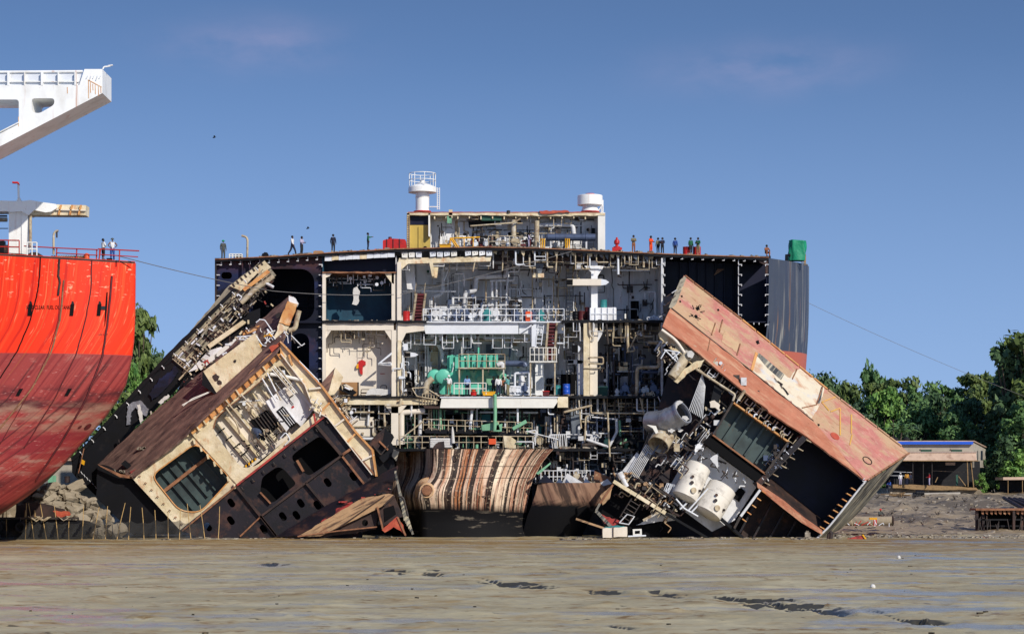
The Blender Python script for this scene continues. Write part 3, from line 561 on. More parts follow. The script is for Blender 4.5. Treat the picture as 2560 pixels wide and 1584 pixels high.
G(S, 'bracket', 'engine_wall', [(1460, 664), (1478, 664), (1478, 680)], 201.2, .3); G(S, 'bracket', 'engine_wall', [(1494, 664), (1511, 664), (1494, 690)], 201.2, .3)
G(S, 'bracket', 'engine_wall', [(1494, 830), (1508, 830), (1494, 855)], 200.6, .3)
G(S, 'bracket', 'low_wall', [(1337, 658), (1360, 658), (1353, 684), (1345, 684)], 202, .6)
B(S, 'bracket', 'cream_paint', 1332, 683, 1360, 693, 201.5, .8)
B(S, 'column', 'low_wall', 1427, 1000, 1450, 1096, 201, .5)
# ---- walls of the rooms
B(S, 'bulkhead', 'navy', 806, 640, 990, 682, 202, .12)
B(S, 'bulkhead', 'teal_room', 806, 682, 990, 803, 205, .12)
B(S, 'bulkhead', 'room_white', 806, 806, 992, 990, 202.6, .12)
B(S, 'bulkhead', 'engine_wall', 990, 640, 1658, 803, 208, .12)
B(S, 'bulkhead', 'engine_wall', 990, 806, 1490, 992, 208, .12)
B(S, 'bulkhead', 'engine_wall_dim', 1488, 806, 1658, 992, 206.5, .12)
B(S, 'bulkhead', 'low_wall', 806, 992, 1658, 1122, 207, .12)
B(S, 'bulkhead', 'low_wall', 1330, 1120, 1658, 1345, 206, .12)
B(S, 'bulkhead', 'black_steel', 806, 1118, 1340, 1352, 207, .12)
for x, y0, y1, Y1, mt in ((806, 640, 803, 206, 'teal_room'), (806, 806, 990, 203, 'room_white'), (989, 640, 803, 208, 'engine_wall'), (990, 806, 990, 208, 'engine_wall'), (1657, 640, 1122, 208, 'engine_wall')):
    G(S, 'side_wall', mt, [(x, y0, 200.5), (x, y1, 200.5), ((x - CX) * 200.5 / Y1 + CX, HZ + (y1 - HZ) * 200.5 / Y1, Y1), ((x - CX) * 200.5 / Y1 + CX, HZ + (y0 - HZ) * 200.5 / Y1, Y1)], 200, Vector((.08, 0, 0)))
# stiffeners on the back walls
for x in range(1015, 1650, 27): B(S, 'wall_stiffener', 'engine_wall', x, 655, x + 2.5, 815, 207.7, .3)
for x in range(1020, 1480, 31): B(S, 'wall_stiffener', 'engine_wall', x, 835, x + 2.5, 1000, 207.7, .3)
for x in range(860, 1650, 36): B(S, 'wall_stiffener', 'low_wall', x, 1010, x + 3, 1130, 206.7, .3)
for x in range(1340, 1650, 24): B(S, 'wall_stiffener', 'low_wall', x, 1130, x + 2.5, 1260, 205.7, .3)
for k, (x0, y0, x1, y1, Y, mt) in enumerate(((1577, 752, 1597, 797, 207.6, 'flat_black'), (1012, 925, 1040, 990, 207.5, 'flat_black'), (1402, 935, 1443, 990, 206, 'flat_black'), (1525, 935, 1548, 992, 206.2, 'flat_black'), (1366, 945, 1398, 992, 207.5, 'flat_black'), (1543, 870, 1556, 900, 206.2, 'flat_black'), (1215, 860, 1236, 900, 207.5, 'low_wall'), (1572, 1050, 1590, 1105, 206.7, 'flat_black'), (1060, 1035, 1150, 1065, 205, 'flat_black'), (1400, 1150, 1418, 1185, 205.6, 'flat_black'), (1045, 1030, 1075, 1075, 205, 'flat_black'), (1110, 1100, 1560, 1120, 204, 'flat_black'), (900, 1035, 960, 1075, 206, 'flat_black'))):
    B(S, 'dark_opening', mt, x0, y0, x1, y1, Y, .12)  # flat dark panels paint the shade of doors and gaps onto the walls
B(S, 'wall_plate', 'cream_paint', 1069, 862, 1095, 930, 207.4, .1)
B(S, 'wall_plate', 'engine_wall', 1338, 905, 1360, 990, 206, .3)
B(S, 'wall_plate', 'cream_paint', 1547, 905, 1569, 928, 204, .1)
B(S, 'wall_plate', 'engine_wall_dim', 1550, 940, 1570, 985, 204, .1)
G(S, 'wall_plate', 'engine_wall', [(1012, 668), (1035, 662), (1040, 725), (1018, 722)], 203, .15)
B(S, 'notice', 'shed_door', 1369, 752, 1378, 757, 207.5, .05); B(S, 'notice', 'shed_door', 1067, 675, 1073, 682, 207.5, .05)
for x0, x1, y in ((950, 962, 933), ): B(S, 'notice', 'red_paint', x0, y, x1, y + 1.6, 202.5, .03)
# ---- deck-edge band of the main deck: plates, brackets and pipe frames
for k in range(13):
    x = 1004 + k * 17.6; y = dk(x)
    if k not in (3, 8): G(S, 'edge_plate', rnd.choice(['girder_white', 'white_paint', 'engine_wall']), rag([(x, y + 9), (x + 15, y + 8.6), (x + 15, y + 21 + rnd.uniform(-2, 2)), (x + 1, y + 22)], 8, .8, k), 200.1, .1, holes=[rr_(x + 4, y + 13, x + 7, y + 16, 1.4, 2), rr_(x + 10, y + 13, x + 12, y + 15, 1, 2)])
for k in range(10):
    x = 812 + k * 17.5; y = dk(x); G(S, 'edge_plate', rnd.choice(['girder_white', 'cream_paint']), rag([(x, y + 8), (x + 17, y + 8), (x + 17, y + 19 + rnd.uniform(-1, 2)), (x, y + 20)], 8, .8, k), 200.1, .1)
for k in range(30):
    x = 1232 + k * 14; y = dk(x); G(S, 'edge_bracket', rnd.choice(['low_wall', 'engine_wall_dim', 'dark_rust', 'cream_paint']), rag([(x, y + 7), (x + 11, y + 7), (x + 9 + rnd.uniform(-4, 2), y + 16 + rnd.uniform(-2, 7)), (x + 2, y + 14)], 7, 1, k), 200.1 + rnd.random() * .5, .12)
B(S, 'girder', 'dark_rust', 1228, 643, 1655, 652, 201.8, .3)
B(S, 'girder', 'pipe_dark', 1228, 660, 1640, 664, 203, .3)
frames(S, 'pipe_frame', ['pipe_cream', 'pipe_cream', 'pipe_grey', 'girder_white'], [1236 + k * 17 + rnd.uniform(-5, 5) for k in range(25)], lambda x: dk(x) + 8, rnd, 18, 44, 14, 34, 200.0, .055)
frames(S, 'pipe_frame', ['pipe_cream', 'pipe_grey'], [1006 + k * 22 + rnd.uniform(-6, 6) for k in range(11)], lambda x: 652, rnd, 8, 26, 12, 40, 200.4, .045)
frames(S, 'pipe_frame', ['pipe_cream', 'pipe_cream', 'pipe_grey', 'pipe_dark'], [1412 + k * 18 + rnd.uniform(-5, 5) for k in range(14)], 806, rnd, 16, 46, 14, 34, 200.0, .055)
frames(S, 'pipe_frame', ['pipe_grey', 'girder_white'], [1010 + k * 25 + rnd.uniform(-5, 5) for k in range(17)], 834, rnd, 14, 38, 10, 30, 201.2, .05)
frames(S, 'pipe_hanger', ['pipe_cream', 'pipe_grey', 'pipe_dark'], [1410 + k * 14 + rnd.uniform(-5, 5) for k in range(17)], 996, rnd, 20, 62, 16, 40, 200.2, .06)
frames(S, 'pipe_hanger', ['pipe_cream', 'pipe_grey'], [840 + k * 21 + rnd.uniform(-5, 5) for k in range(11)], 1011, rnd, 14, 44, 14, 34, 200.4, .05)
frames(S, 'pipe_hanger', ['pipe_cream', 'pipe_dark', 'pipe_grey'], [1385 + k * 16 + rnd.uniform(-5, 5) for k in range(15)], 1126, rnd, 14, 30, 14, 30, 200.2, .05)
frames(S, 'pipe_hanger', ['pipe_grey', 'pipe_dark'], [818 + k * 17 + rnd.uniform(-5, 5) for k in range(9)], 686, rnd, 10, 40, 10, 30, 201, .045)
frames(S, 'pipe_hanger', ['pipe_cream', 'pipe_grey'], [835 + k * 15 + rnd.uniform(-5, 5) for k in range(8)], 825, rnd, 6, 22, 10, 30, 200.5, .045)
# ---- lagged pipes of the engine room, upper level
for pts, r, Y, mt in (
    ([(1190, 668), (1107, 668), (1107, 735), (1079, 742), (1078, 790)], 6, 206, 'pipe_grey'), ([(1268, 640), (1268, 690), (1190, 692), (1189, 727), (1163, 730), (1161, 785)], 6.5, 205.5, 'pipe_grey'),
    ([(1079, 768), (1165, 768)], 3, 205, 'pipe_grey'), ([(1285, 665), (1286, 700), (1225, 702)], 3, 205.5, 'pipe_grey'), ([(1230, 700), (1230, 790)], 4, 205.6, 'pipe_grey'), ([(1241, 702), (1241, 800)], 3, 205.4, 'pipe_grey'),
    ([(1252, 704), (1252, 800)], 2.2, 205.8, 'pipe_grey'), ([(1215, 702), (1214, 800)], 2.4, 205.7, 'pipe_cream'), ([(1132, 740), (1132, 790)], 3.5, 205.5, 'pipe_grey'), ([(1120, 660), (1120, 800)], 2, 206, 'pipe_grey'),
    ([(1147, 690), (1147, 790)], 2, 206, 'pipe_grey'), ([(1202, 795), (1205, 764), (1235, 763)], 3.4, 204.6, 'pipe_grey'), ([(1276, 660), (1276, 800)], 1.8, 206.5, 'pipe_grey'), ([(1303, 700), (1303, 800)], 1.8, 206.5, 'pipe_grey'),
    ([(1331, 660), (1331, 800)], 1.8, 206.5, 'pipe_cream'), ([(1357, 700), (1357, 800)], 1.8, 206.5, 'pipe_grey'), ([(1384, 690), (1384, 800)], 2.2, 206.5, 'pipe_cream'), ([(1268, 722), (1330, 722)], 1.3, 206, 'pipe_grey'),
    ([(1302, 742), (1330, 742)], 1.3, 206, 'pipe_dark'), ([(1007, 727), (1140, 728)], 2, 204.5, 'pipe_grey'), ([(1136, 684), (1160, 683), (1160, 715)], 2, 204, 'pipe_grey'), ([(1125, 662), (1110, 702)], 1.6, 203.5, 'girder_white'),
    ([(1573, 660), (1573, 800)], 1.5, 207, 'flat_black'), ([(1545, 708), (1545, 712), (1630, 711)], 1.3, 207, 'pipe_dark'), ([(1638, 730), (1638, 795)], 3, 204, 'pipe_grey'), ([(1612, 748), (1612, 730), (1640, 730)], 1.8, 204, 'pipe_grey'), ([(1538, 774), (1590, 774)], 1.3, 207, 'pipe_dark'),
    ([(1632, 788), (1648, 797)], 3, 201, 'pipe_grey'), ([(1563, 784), (1563, 796)], 2.4, 201.5, 'white_paint'), ([(1530, 675), (1625, 676)], 1.8, 203, 'girder_white'), ([(1528, 662), (1531, 702)], 1.2, 205, 'pipe_dark'),
    ([(1270, 690), (1266, 735), (1265, 790)], 2.6, 205.3, 'pipe_grey'), ([(1325, 670), (1320, 690)], 1.4, 205, 'pipe_dark'), ([(1442, 690), (1448, 668)], 1.4, 205, 'olive'), ([(1432, 700), (1434, 662)], 1.4, 205, 'olive')):
    T(S, 'lagged_pipe' if r > 4 else 'pipe', mt, pts, Y, r, 11 if r > 4 else 6)
# engine room, lower level
for pts, r, Y, mt in (
    ([(1000, 850), (1480, 850)], 2.4, 203.5, 'pipe_cream'), ([(1016, 858), (1094, 858), (1106, 880), (1106, 905), (1118, 912)], 5, 205, 'pipe_grey'), ([(1155, 855), (1155, 890), (1165, 895)], 3, 203, 'white_paint'), ([(1064, 860), (1064, 975)], 2.4, 206, 'pipe_grey'),
    ([(1070, 860), (1070, 975)], 2.4, 206, 'pipe_grey'), ([(1040, 860), (1040, 985)], 2.6, 206.5, 'pipe_grey'), ([(1262, 908), (1312, 908), (1314, 916)], 8, 203, 'steel_blue'), ([(1243, 912), (1256, 906), (1258, 925)], 6, 202.6, 'pipe_grey'), ([(1196, 830), (1196, 866)], 2.4, 203, 'pipe_grey'),
    ([(1170, 868), (1184, 866)], 5, 205, 'steel_blue'), ([(1250, 860), (1250, 890)], 2, 206.5, 'pipe_grey'), ([(1276, 855), (1274, 892)], 2.4, 206, 'steel_blue'), ([(1303, 860), (1303, 890)], 2.4, 206.5, 'pipe_grey'), ([(1064, 985), (1066, 958), (1082, 945)], 8, 201, 'pipe_cream'),
    ([(1592, 985), (1593, 918), (1648, 917), (1648, 855)], 4.5, 200.6, 'pipe_cream'), ([(1620, 855), (1643, 856)], 4, 200.4, 'pipe_cream'), ([(1637, 877), (1655, 850)], 3, 200.2, 'pipe_grey'), ([(1569, 806), (1569, 852), (1571, 880)], 3.6, 200.4, 'pipe_cream'), ([(1575, 870), (1592, 835)], 2, 200.5, 'pipe_cream'),
    ([(1566, 880), (1588, 876), (1582, 862)], 2, 200.5, 'pipe_cream'), ([(1473, 806), (1474, 835), (1482, 845)], 3, 199.9, 'pipe_cream'), ([(1333, 878), (1335, 868), (1345, 868)], 2, 200.4, 'pipe_grey'), ([(1500, 887), (1540, 887)], 1.6, 205, 'pipe_dark'), ([(1530, 855), (1625, 856)], 1.2, 205.5, 'pipe_dark'),
    ([(1532, 830), (1532, 864), (1553, 864)], 1.4, 201, 'pipe_cream'), ([(1473, 893), (1508, 893), (1508, 910), (1474, 908)], 2, 199.9, 'pipe_cream'), ([(1500, 915), (1500, 920), (1460, 920)], 1.4, 199.9, 'pipe_cream'), ([(1604, 930), (1645, 930)], 4.5, 203, 'steel_blue'), ([(1604, 946), (1640, 946)], 3, 203, 'pipe_dark'), ([(1612, 925), (1612, 985)], 2, 203, 'pipe_dark'), ([(1628, 920), (1628, 985)], 2.4, 203, 'steel_blue'), ([(1602, 962), (1648, 962)], 3.4, 202.6, 'pipe_dark'), ([(1605, 976), (1645, 976)], 2.4, 202.6, 'steel_blue')):
    T(S, 'lagged_pipe' if r > 4 else 'service_pipe', mt, pts, Y, r, 9 if r > 4 else 5)
# below the lower deck
for pts, r, Y, mt in (
    ([(1004, 1110), (1004, 1031), (1062, 1027)], 7, 200.6, 'room_white'), ([(962, 1013), (1000, 1013), (1003, 996)], 3.6, 199.8, 'pipe_cream'), ([(1050, 1030), (1050, 1090)], 5, 201.5, 'pipe_grey'), ([(1237, 985), (1238, 1040), (1236, 1078)], 4.6, 199.3, 'pale_green'), ([(1101, 1020), (1101, 1075)], 3.6, 201, 'pale_green'),
    ([(1010, 1090), (1058, 1053)], 1.8, 200, 'pipe_cream'), ([(1037, 1032), (1036, 1085)], 1.8, 200, 'pipe_cream'), ([(1410, 1030), (1480, 1013)], 3, 199.6, 'pipe_cream'), ([(1462, 1105), (1464, 1042), (1472, 1038)], 2.2, 200, 'pipe_cream'), ([(1447, 1000), (1453, 1070)], 2, 199.9, 'pipe_cream'),
    ([(1519, 1030), (1525, 1152)], 2.4, 199.7, 'pipe_cream'), ([(1466, 1098), (1522, 1117), (1542, 1080), (1541, 1050)], 3.6, 199.8, 'pipe_grey'), ([(1480, 1042), (1545, 1048)], 1.8, 200.2, 'pipe_grey'), ([(1480, 1032), (1606, 1033)], 2.4, 200.2, 'pipe_cream'), ([(1600, 994), (1612, 1040)], 1.6, 199.8, 'pipe_cream'), ([(1645, 990), (1660, 1025)], 1.4, 199.8, 'pipe_grey'),
    ([(1549, 1050), (1551, 1110)], 3, 200.6, 'pale_green'), ([(1494, 1080), (1500, 1100), (1520, 1090)], 4, 202, 'pipe_grey'), ([(1455, 1112), (1560, 1108)], 5, 201, 'pipe_dark'), ([(1540, 1112), (1580, 1100)], 3, 201, 'pipe_dark'), ([(1292, 1104), (1333, 1104), (1333, 1120)], 2, 199.6, 'pipe_grey'), ([(1315, 1078), (1340, 1075), (1338, 1112)], 1.6, 199.8, 'pipe_grey'), ([(1318, 1078), (1395, 1098)], 1.6, 199.8, 'pipe_grey'), ([(1370, 1000), (1371, 1035), (1385, 1035)], 1.8, 200.3, 'girder_white'), ([(1294, 1020), (1294, 1080)], 2.8, 200.4, 'girder_white'), ([(1180, 1022), (1175, 1072)], 4, 200.6, 'girder_white'), ([(1192, 1020), (1192, 1068)], 2.4, 202, 'girder_white'), ([(1200, 1030), (1345, 1031)], 2.6, 202.5, 'girder_white'),
    ([(855, 1066), (935, 1066)], 2, 201, 'pipe_cream'), ([(880, 1030), (935, 1030)], 2.4, 200.6, 'pipe_cream'), ([(960, 1034), (962, 1065)], 3, 200.5, 'pipe_cream'), ([(945, 1033), (975, 1034)], 1.8, 200.5, 'pipe_cream'), ([(870, 1095), (990, 1098)], 4, 200.8, 'pipe_grey'), ([(985, 1098), (1008, 1100)], 4, 200.6, 'pipe_cream')):
    T(S, 'lagged_pipe' if r > 4 else 'drain_pipe', mt, pts, Y, r, 9 if r > 4 else 4)
for k in range(7): T(S, 'pipe', rnd.choice(['pipe_grey', 'pale_green', 'pipe_cream']), [(1072 + k * 6.5, 1023), (1072 + k * 6.5 + rnd.uniform(-1, 1), 1073)], 201.4 + k * .1, 1.9)
for k in range(9): T(S, 'pipe', 'pipe_grey', [(1372 + k * 4, 1090), (1376 + k * 5, 1084), (1380 + k * 5 + rnd.uniform(-4, 4), 1120)], 200 + k * .1, 1.2, 4)
B(S, 'panel_box', 'room_white', 868, 1042, 934, 1090, 201.2, .6)
B(S, 'panel_box', 'engine_wall', 1362, 1040, 1376, 1090, 205, .5); B(S, 'panel_box', 'teal_paint', 1388, 1052, 1400, 1085, 205, .5); B(S, 'panel_box', 'teal_paint', 1205, 1035, 1226, 1075, 205, .4); B(S, 'panel_box', 'teal_paint', 1340, 1060, 1356, 1100, 205.5, .4)
G(S, 'girder', 'dark_rust', [(1058, 1013), (1188, 1020), (1188, 1024), (1062, 1020)], 199.9, 2)
slab('deck', 'black_steel', [(1062, 1073), (1200, 1075), (1330, 1084)], 9, 200.2, 206, 21, 1.4)
for pts in ([(1203, 1062), (1245, 1054), (1250, 1074), (1206, 1076)], [(1280, 1068), (1314, 1048), (1318, 1056), (1284, 1075)], [(1242, 1062), (1256, 1058), (1254, 1078), (1240, 1078)]): G(S, 'cut_beam', 'pale_green', pts, 199.6, .5)
B(S, 'hatch_plate', 'orange_paint', 1222, 1096, 1240, 1110, 199.7, .08)
G(S, 'cut_plate', 'cream_paint', [(1258, 1088), (1276, 1090), (1290, 1100), (1290, 1120), (1276, 1120), (1262, 1118)], 199.8, .3)
B(S, 'wall_box', 'cream_paint', 1394, 991, 1420, 1018, 199.9, .8)
# stacked sacks and a rusty block on the lower edge
# ---- railings, ladders, stairs
mb = MB(); rail_mb(mb, (1058, 803), (1410, 803), 31, 200.7, 18); mb.build('railing', 'girder_white', S)
mb = MB(); rail_mb(mb, (1147, 919), (1262, 919), 34, 200.6, 6); mb.build('railing', 'pipe_cream', S)
mb = MB(); rail_mb(mb, (1325, 903), (1391, 903), 34, 200.0, 7); mb.rect(1323, 902, 1393, 905, 200, 1.4); mb.build('railing', 'white_paint', S)
for x in (1326, 1387): B(S, 'column', 'pipe_cream', x - 1.5, 905, x + 2, 990, 200.1, .12)
B(S, 'platform', 'pipe_cream', 1145, 918, 1264, 921, 200.6, 2.4)
for x in (1148, 1207, 1259): B(S, 'column', 'pipe_cream', x - 1.5, 921, x + 2, 990, 200.7, .12)
mb = MB(); rail_mb(mb, (1058, 1075), (1330, 1084), 28, 200.1, 14); mb.build('railing', 'pipe_cream', S)
mb = MB(); rail_mb(mb, (1000, 1120), (1350, 1120), 30, 199.9, 20); mb.build('railing', 'pipe_cream', S)
mb = MB(); rail_mb(mb, (1135, 985), (1215, 985), 28, 200, 5); mb.build('railing', 'white_paint', S)
mb = MB(); rail_mb(mb, (1056, 1012), (1092, 1010), 28, 199.8, 6); mb.tube([(1030, 970), (1062, 968), (1098, 990)], .06, 199.7).tube([(1030, 970), (1042, 990), (1098, 1000)], .06, 199.7).build('railing', 'pipe_cream', S)
stairs(S, 1052, 733, 1043, 803, 23, 200.8); stairs(S, 1381, 806, 1374, 900, 22, 200.6, 11)
for a, b, wd, Y, n in (((1424, 670), (1424, 800), 17, 207, 14), ((1424, 850), (1424, 985), 17, 207, 14), ((1483, 1035), (1482, 1105), 12, 204, 7), ((1420, 1040), (1420, 1110), 14, 205, 8), ((1128, 690), (1130, 800), 10, 206.5, 9), ((1130, 870), (1130, 900), 10, 206, 4), ((1352, 812), (1346, 862), 14, 200.8, 5)):
    mb = MB(); ladder_mb(mb, a, b, wd, Y, n, .05); mb.build('ladder', 'engine_wall_dim' if Y > 203 else 'girder_white', S)
# ---- vent trunks
def trunk(x0, x1, y, hh, Y, mt='room_white'):
    o = B(S, 'vent_trunk', mt, x0, y - hh, x1 - 20, y + hh, Y, .6); G(S, 'vent_trunk', 'girder_white', [(x1 - 20, y - hh), (x1 - 8, y - hh * .7), (x1, y), (x1 - 8, y + hh * .8), (x1 - 20, y + hh)], Y, .5); B(o, 'vent_mouth', 'flat_black', x0 - 1, y - hh + 1, x0 + 14, y + hh - 1, Y - .03, .05)
trunk(1418, 1523, 705, 8, 200.2, 'room_white'); trunk(1012, 1046, 886, 6, 200.3); trunk(1431, 1454, 871, 11, 200.4, 'engine_wall_dim'); trunk(1420, 1462, 904, 5, 202, 'engine_wall')
G(S, 'bracket', 'girder_white', [(945, 908), (979, 880), (979, 886), (953, 906), (979, 906), (979, 913), (945, 913)], 200, .15)
MB().tube([(945, 911), (977, 913), (977, 906), (945, 909)], .06, 199.9).build('bracket', 'pipe_grey', S)
# ---- green main engine
E = MB().prism(rpoly([(1118, 888), (1242, 888), (1244, 926), (1118, 928)], 3), 203.2, 2.0)
en = E.build('engine', 'green_engine', S)
for k in range(9):
    x = 1124 + k * 14; G(en, 'cylinder_cover', 'green_engine', rpoly([(x, 888), (x + 9, 886), (x + 9, 926), (x, 927)], 2), 202.7, .6)
G(en, 'crankcase', 'green_engine', rpoly([(1098, 922), (1250, 924), (1272, 940), (1272, 985), (1098, 985)], 8), 202.9, 2.6)
for k in range(5): MB().lathe(p(1180 + k * 20, 948, 202.9), p(1180 + k * 20, 948, 202.4), [(0, .3), (.12, .3), (.14, .25), (.14, 0)], 14).build('inspection_cover', 'pale_green', en)
for k in range(4): G(en, 'gusset', 'pale_green', [(1140 + k * 33, 926), (1160 + k * 33, 926), (1150 + k * 33, 948)], 202.4, .4)
MB().lathe(p(1086, 941, 201.6), p(1086, 941, 204), [(0, 0), (0, .4), (.1, .6), (.6, .68), (2.4, .68)], 22).lathe(p(1108, 941, 201.2), p(1108, 941, 204), [(0, 0), (0, .5), (.1, .66), (2, .66)], 22).build('flywheel_casing', 'green_engine', en)
B(en, 'control_panel', 'pale_green', 1216, 938, 1232, 962, 202, .2)
for k in range(6): T(en, 'fuel_pipe', rnd.choice(['teal_paint', 'pipe_grey']), [(1130 + k * 18, 930), (1134 + k * 18, 915), (1134 + k * 18, 905)], 202.4, 1.4, 5)
T(en, 'lifting_post', 'green_engine', [(1196, 868), (1196, 890)], 203, 2.4)
# pumps, valves and filters on the machinery flats
def pump(x, y, Y, sc_=1.0, mt='pipe_grey'):
    mb = MB(); b = p(x, y, Y); r = .3 * sc_
    mb.lathe(b, b + Vector((0, 0, 1)), [(0, 0), (0, r * 1.3), (.1, r * 1.3), (.12, r * .7), (.4 * sc_, r * .7), (.45 * sc_, r * 1.15), (.75 * sc_, r * 1.1), (.85 * sc_, r * .5), (1.0 * sc_, r * .45), (1.02 * sc_, 0)], 12)
    mb.lathe(b + Vector((0, -.1, .55 * sc_)), b + Vector((0, -1, .55 * sc_)), [(0, r * .6), (.35 * sc_, r * .6), (.36 * sc_, r * .9), (.42 * sc_, r * .9), (.42 * sc_, 0)], 10); mb.build('pump', mt, S)
for k in range(14): pump(1072 + k * 13 + rnd.uniform(-4, 4), 802, 202.5 + rnd.random() * 1.6, rnd.uniform(.7, 1.25), rnd.choice(['pipe_grey', 'girder_white', 'pipe_grey', 'teal_paint', 'steel_blue']))
for k in range(4): pump(1292 + k * 20, 802, 203.5, 1.0, rnd.choice(['pipe_grey', 'steel_blue', 'teal_paint']))
for k in range(12): pump(1545 + k * 9 + rnd.uniform(-3, 3), 989, 201 + rnd.random() * 2, rnd.uniform(.6, 1.3), rnd.choice(['pipe_dark', 'pipe_grey', 'steel_blue', 'black_steel']))
for k in range(11): pump(1450 + k * 13 + rnd.uniform(-4, 4), 1121, 201 + rnd.random() * 2, rnd.uniform(.8, 1.6), rnd.choice(['pipe_dark', 'pipe_grey', 'pale_green', 'black_steel']))
for k in range(14): pump(1020 + k * 25 + rnd.uniform(-6, 6), 1121, 201.5 + rnd.random() * 2, rnd.uniform(.7, 1.4), rnd.choice(['pipe_grey', 'black_steel', 'pale_green', 'pipe_cream']))
for k in range(6): pump(1276 + k * 9, 988, 201.8, rnd.uniform(.8, 1.3), rnd.choice(['pipe_grey', 'steel_blue', 'girder_white']))
MB().lathe(p(1304, 982, 202), p(1304, 930, 202), [(0, 0), (0, .4), (.3, .4), (.32, .3), (1, .3), (1.02, .42), (1.1, .42), (1.12, .3), (1.6, .28), (1.7, 0)], 18).build('filter', 'pipe_grey', S)
mb = MB().tube([(1287, 985), (1287, 933), (1323, 930), (1323, 985)], .11, 201.4, e=4).tube([(1277, 966), (1325, 968)], .09, 201.3).build('pipe_stand', 'girder_white', S)
mb = MB(); ring = [p(1288 + 13 * math.cos(a), 762 + 13 * math.sin(a), 205) for a in [k * math.pi / 7 for k in range(15)]]; mb.tube(ring, .16); mb.tube([(1280, 755, 204.8), (1296, 755, 204.8), (1296, 800, 204.8), (1280, 800, 204.8), (1280, 755, 204.8)], .05).build('hose_reel', 'rubber', S)
for k in range(9):
    x, y = rnd.uniform(1620, 1650), rnd.uniform(792, 799); MB().lathe(p(x, y, 200.4), p(x, y, 201.4), [(0, .09), (0, .15), (1, .15), (1, .09)], 12).build('cut_pipe', 'girder_white', S)
for k in range(6):
    x, y = rnd.uniform(1618, 1640), rnd.uniform(978, 988); MB().lathe(p(x, y, 200.2), p(x, y, 201.4), [(0, .08), (0, .14), (1, .14), (1, .08)], 12).build('cut_pipe', 'pipe_cream', S)
for k in range(16):   # short pipe tails and brackets standing on the back wall
    x = rnd.uniform(1290, 1640); y = rnd.uniform(670, 790); T(S, 'bracket', 'pipe_dark', [(x, y), (x + rnd.uniform(-3, 3), y + rnd.uniform(8, 22)), (x + rnd.uniform(-12, 12), y + rnd.uniform(18, 26))], 206.8, 1.1, 3)
# ---- deckhouse on the main deck
HY = 203
B(S, 'deckhouse_wall', 'engine_wall', 1017, 531, 1513, 628, 205.7, .15)
MB().prism(rag([(1017, 531), (1495, 531), (1513, 533), (1513, 538), (1400, 540), (1240, 538), (1017, 537)], 12, 1.2, 5), HY, 8).build('deckhouse_roof', 'cream_paint', S)
G(S, 'roof_plate', 'red_fin', rag([(1348, 527), (1420, 526), (1425, 531), (1352, 534)], 9, 1.5, 3), HY - .3, 3)
MB().prism(rag([(1020, 529.6), (1500, 529.6), (1500, 531.4), (1020, 531.4)], 14, .5, 6), HY - .05, 3).build('roof_edge', 'red_fin', S)
G(S, 'deckhouse_wall', 'white_paint', [(1495, 531), (1513, 533), (1513, 624), (1495, 626)], HY + .1, 5)
B(S, 'deckhouse_wall', 'cream_paint', 1017, 533, 1024, 628, HY, 5)
mb = MB(); ladder_mb(mb, (1020.5, 538), (1020.5, 627), 6, HY - .1, 16, .03); mb.build('ladder', 'wood', S)
B(S, 'deckhouse_wall', 'olive', 1022, 533, 1076, 628, 203.9, .1); G(S, 'deckhouse_wall', 'white_paint', [(1071, 533), (1075, 533), (1075, 592), (1071, 590)], HY, 1.1)
B(S, 'locker', 'olive', 1046, 566, 1048, 628, 203.75, .15); B(S, 'deckhouse_wall', 'navy', 1024, 534, 1073, 562, 203.85, .05)  # navy strip paints the roof's shade across the top of the olive wall
MB().lathe(p(1063, 620, 203.9), p(1063, 620, 203), [(0, .18), (.12, .18), (.12, .12), (.13, 0)], 12).build('vent_mouth', 'flat_black', S)
frames(S, 'pipe_hanger', ['pipe_cream', 'girder_white'], [1085 + k * 30 + rnd.uniform(-8, 8) for k in range(13)], 540, rnd, 6, 26, 6, 20, HY + .3, .05)
for k in range(14): B(S, 'beam', 'cream_paint', 1085 + k * 29, 538, 1088 + k * 29, 545 + rnd.uniform(0, 4), HY + .2, 4.5)
G(S, 'roof_tank', 'shed_door', [(1204, 534), (1254, 534), (1254, 551), (1204, 551)], HY + .4, 2)
for pts, r, Y, mt in (([(1142, 552), (1142, 604)], 4, 205.5, 'pipe_cream'), ([(1284, 550), (1284, 620)], 6.5, 203.6, 'pipe_cream'), ([(1342, 552), (1341, 620)], 6.5, 203, 'pipe_cream'), ([(1348, 562), (1432, 562), (1435, 590)], 6, 204.6, 'pipe_grey'), ([(1172, 562), (1205, 556), (1240, 560)], 8, 205, 'rubber'), ([(1176, 565), (1284, 557), (1302, 546)], 2.2, 202.6, 'pipe_cream'), ([(1243, 575), (1243, 605)], 4, 205.5, 'pipe_cream'), ([(1374, 565), (1374, 580)], 4, 204.8, 'pipe_cream'), ([(1118, 560), (1118, 620)], 1.6, 206, 'pipe_grey'), ([(1090, 545), (1090, 620)], 1.6, 206.5, 'pipe_grey'), ([(1400, 545), (1400, 600)], 1.5, 206.5, 'pipe_grey'), ([(1455, 545), (1455, 590)], 1.5, 206.5, 'pipe_grey'), ([(1485, 545), (1485, 590)], 2, 206.5, 'pipe_grey'), ([(1270, 585), (1300, 585)], 5, 204.5, 'flat_black'), ([(1180, 580), (1215, 578)], 3.4, 205.6, 'pipe_cream'), ([(1222, 582), (1240, 570)], 2, 205.6, 'pipe_cream')): T(S, 'pipe', mt, pts, Y, r, 9)
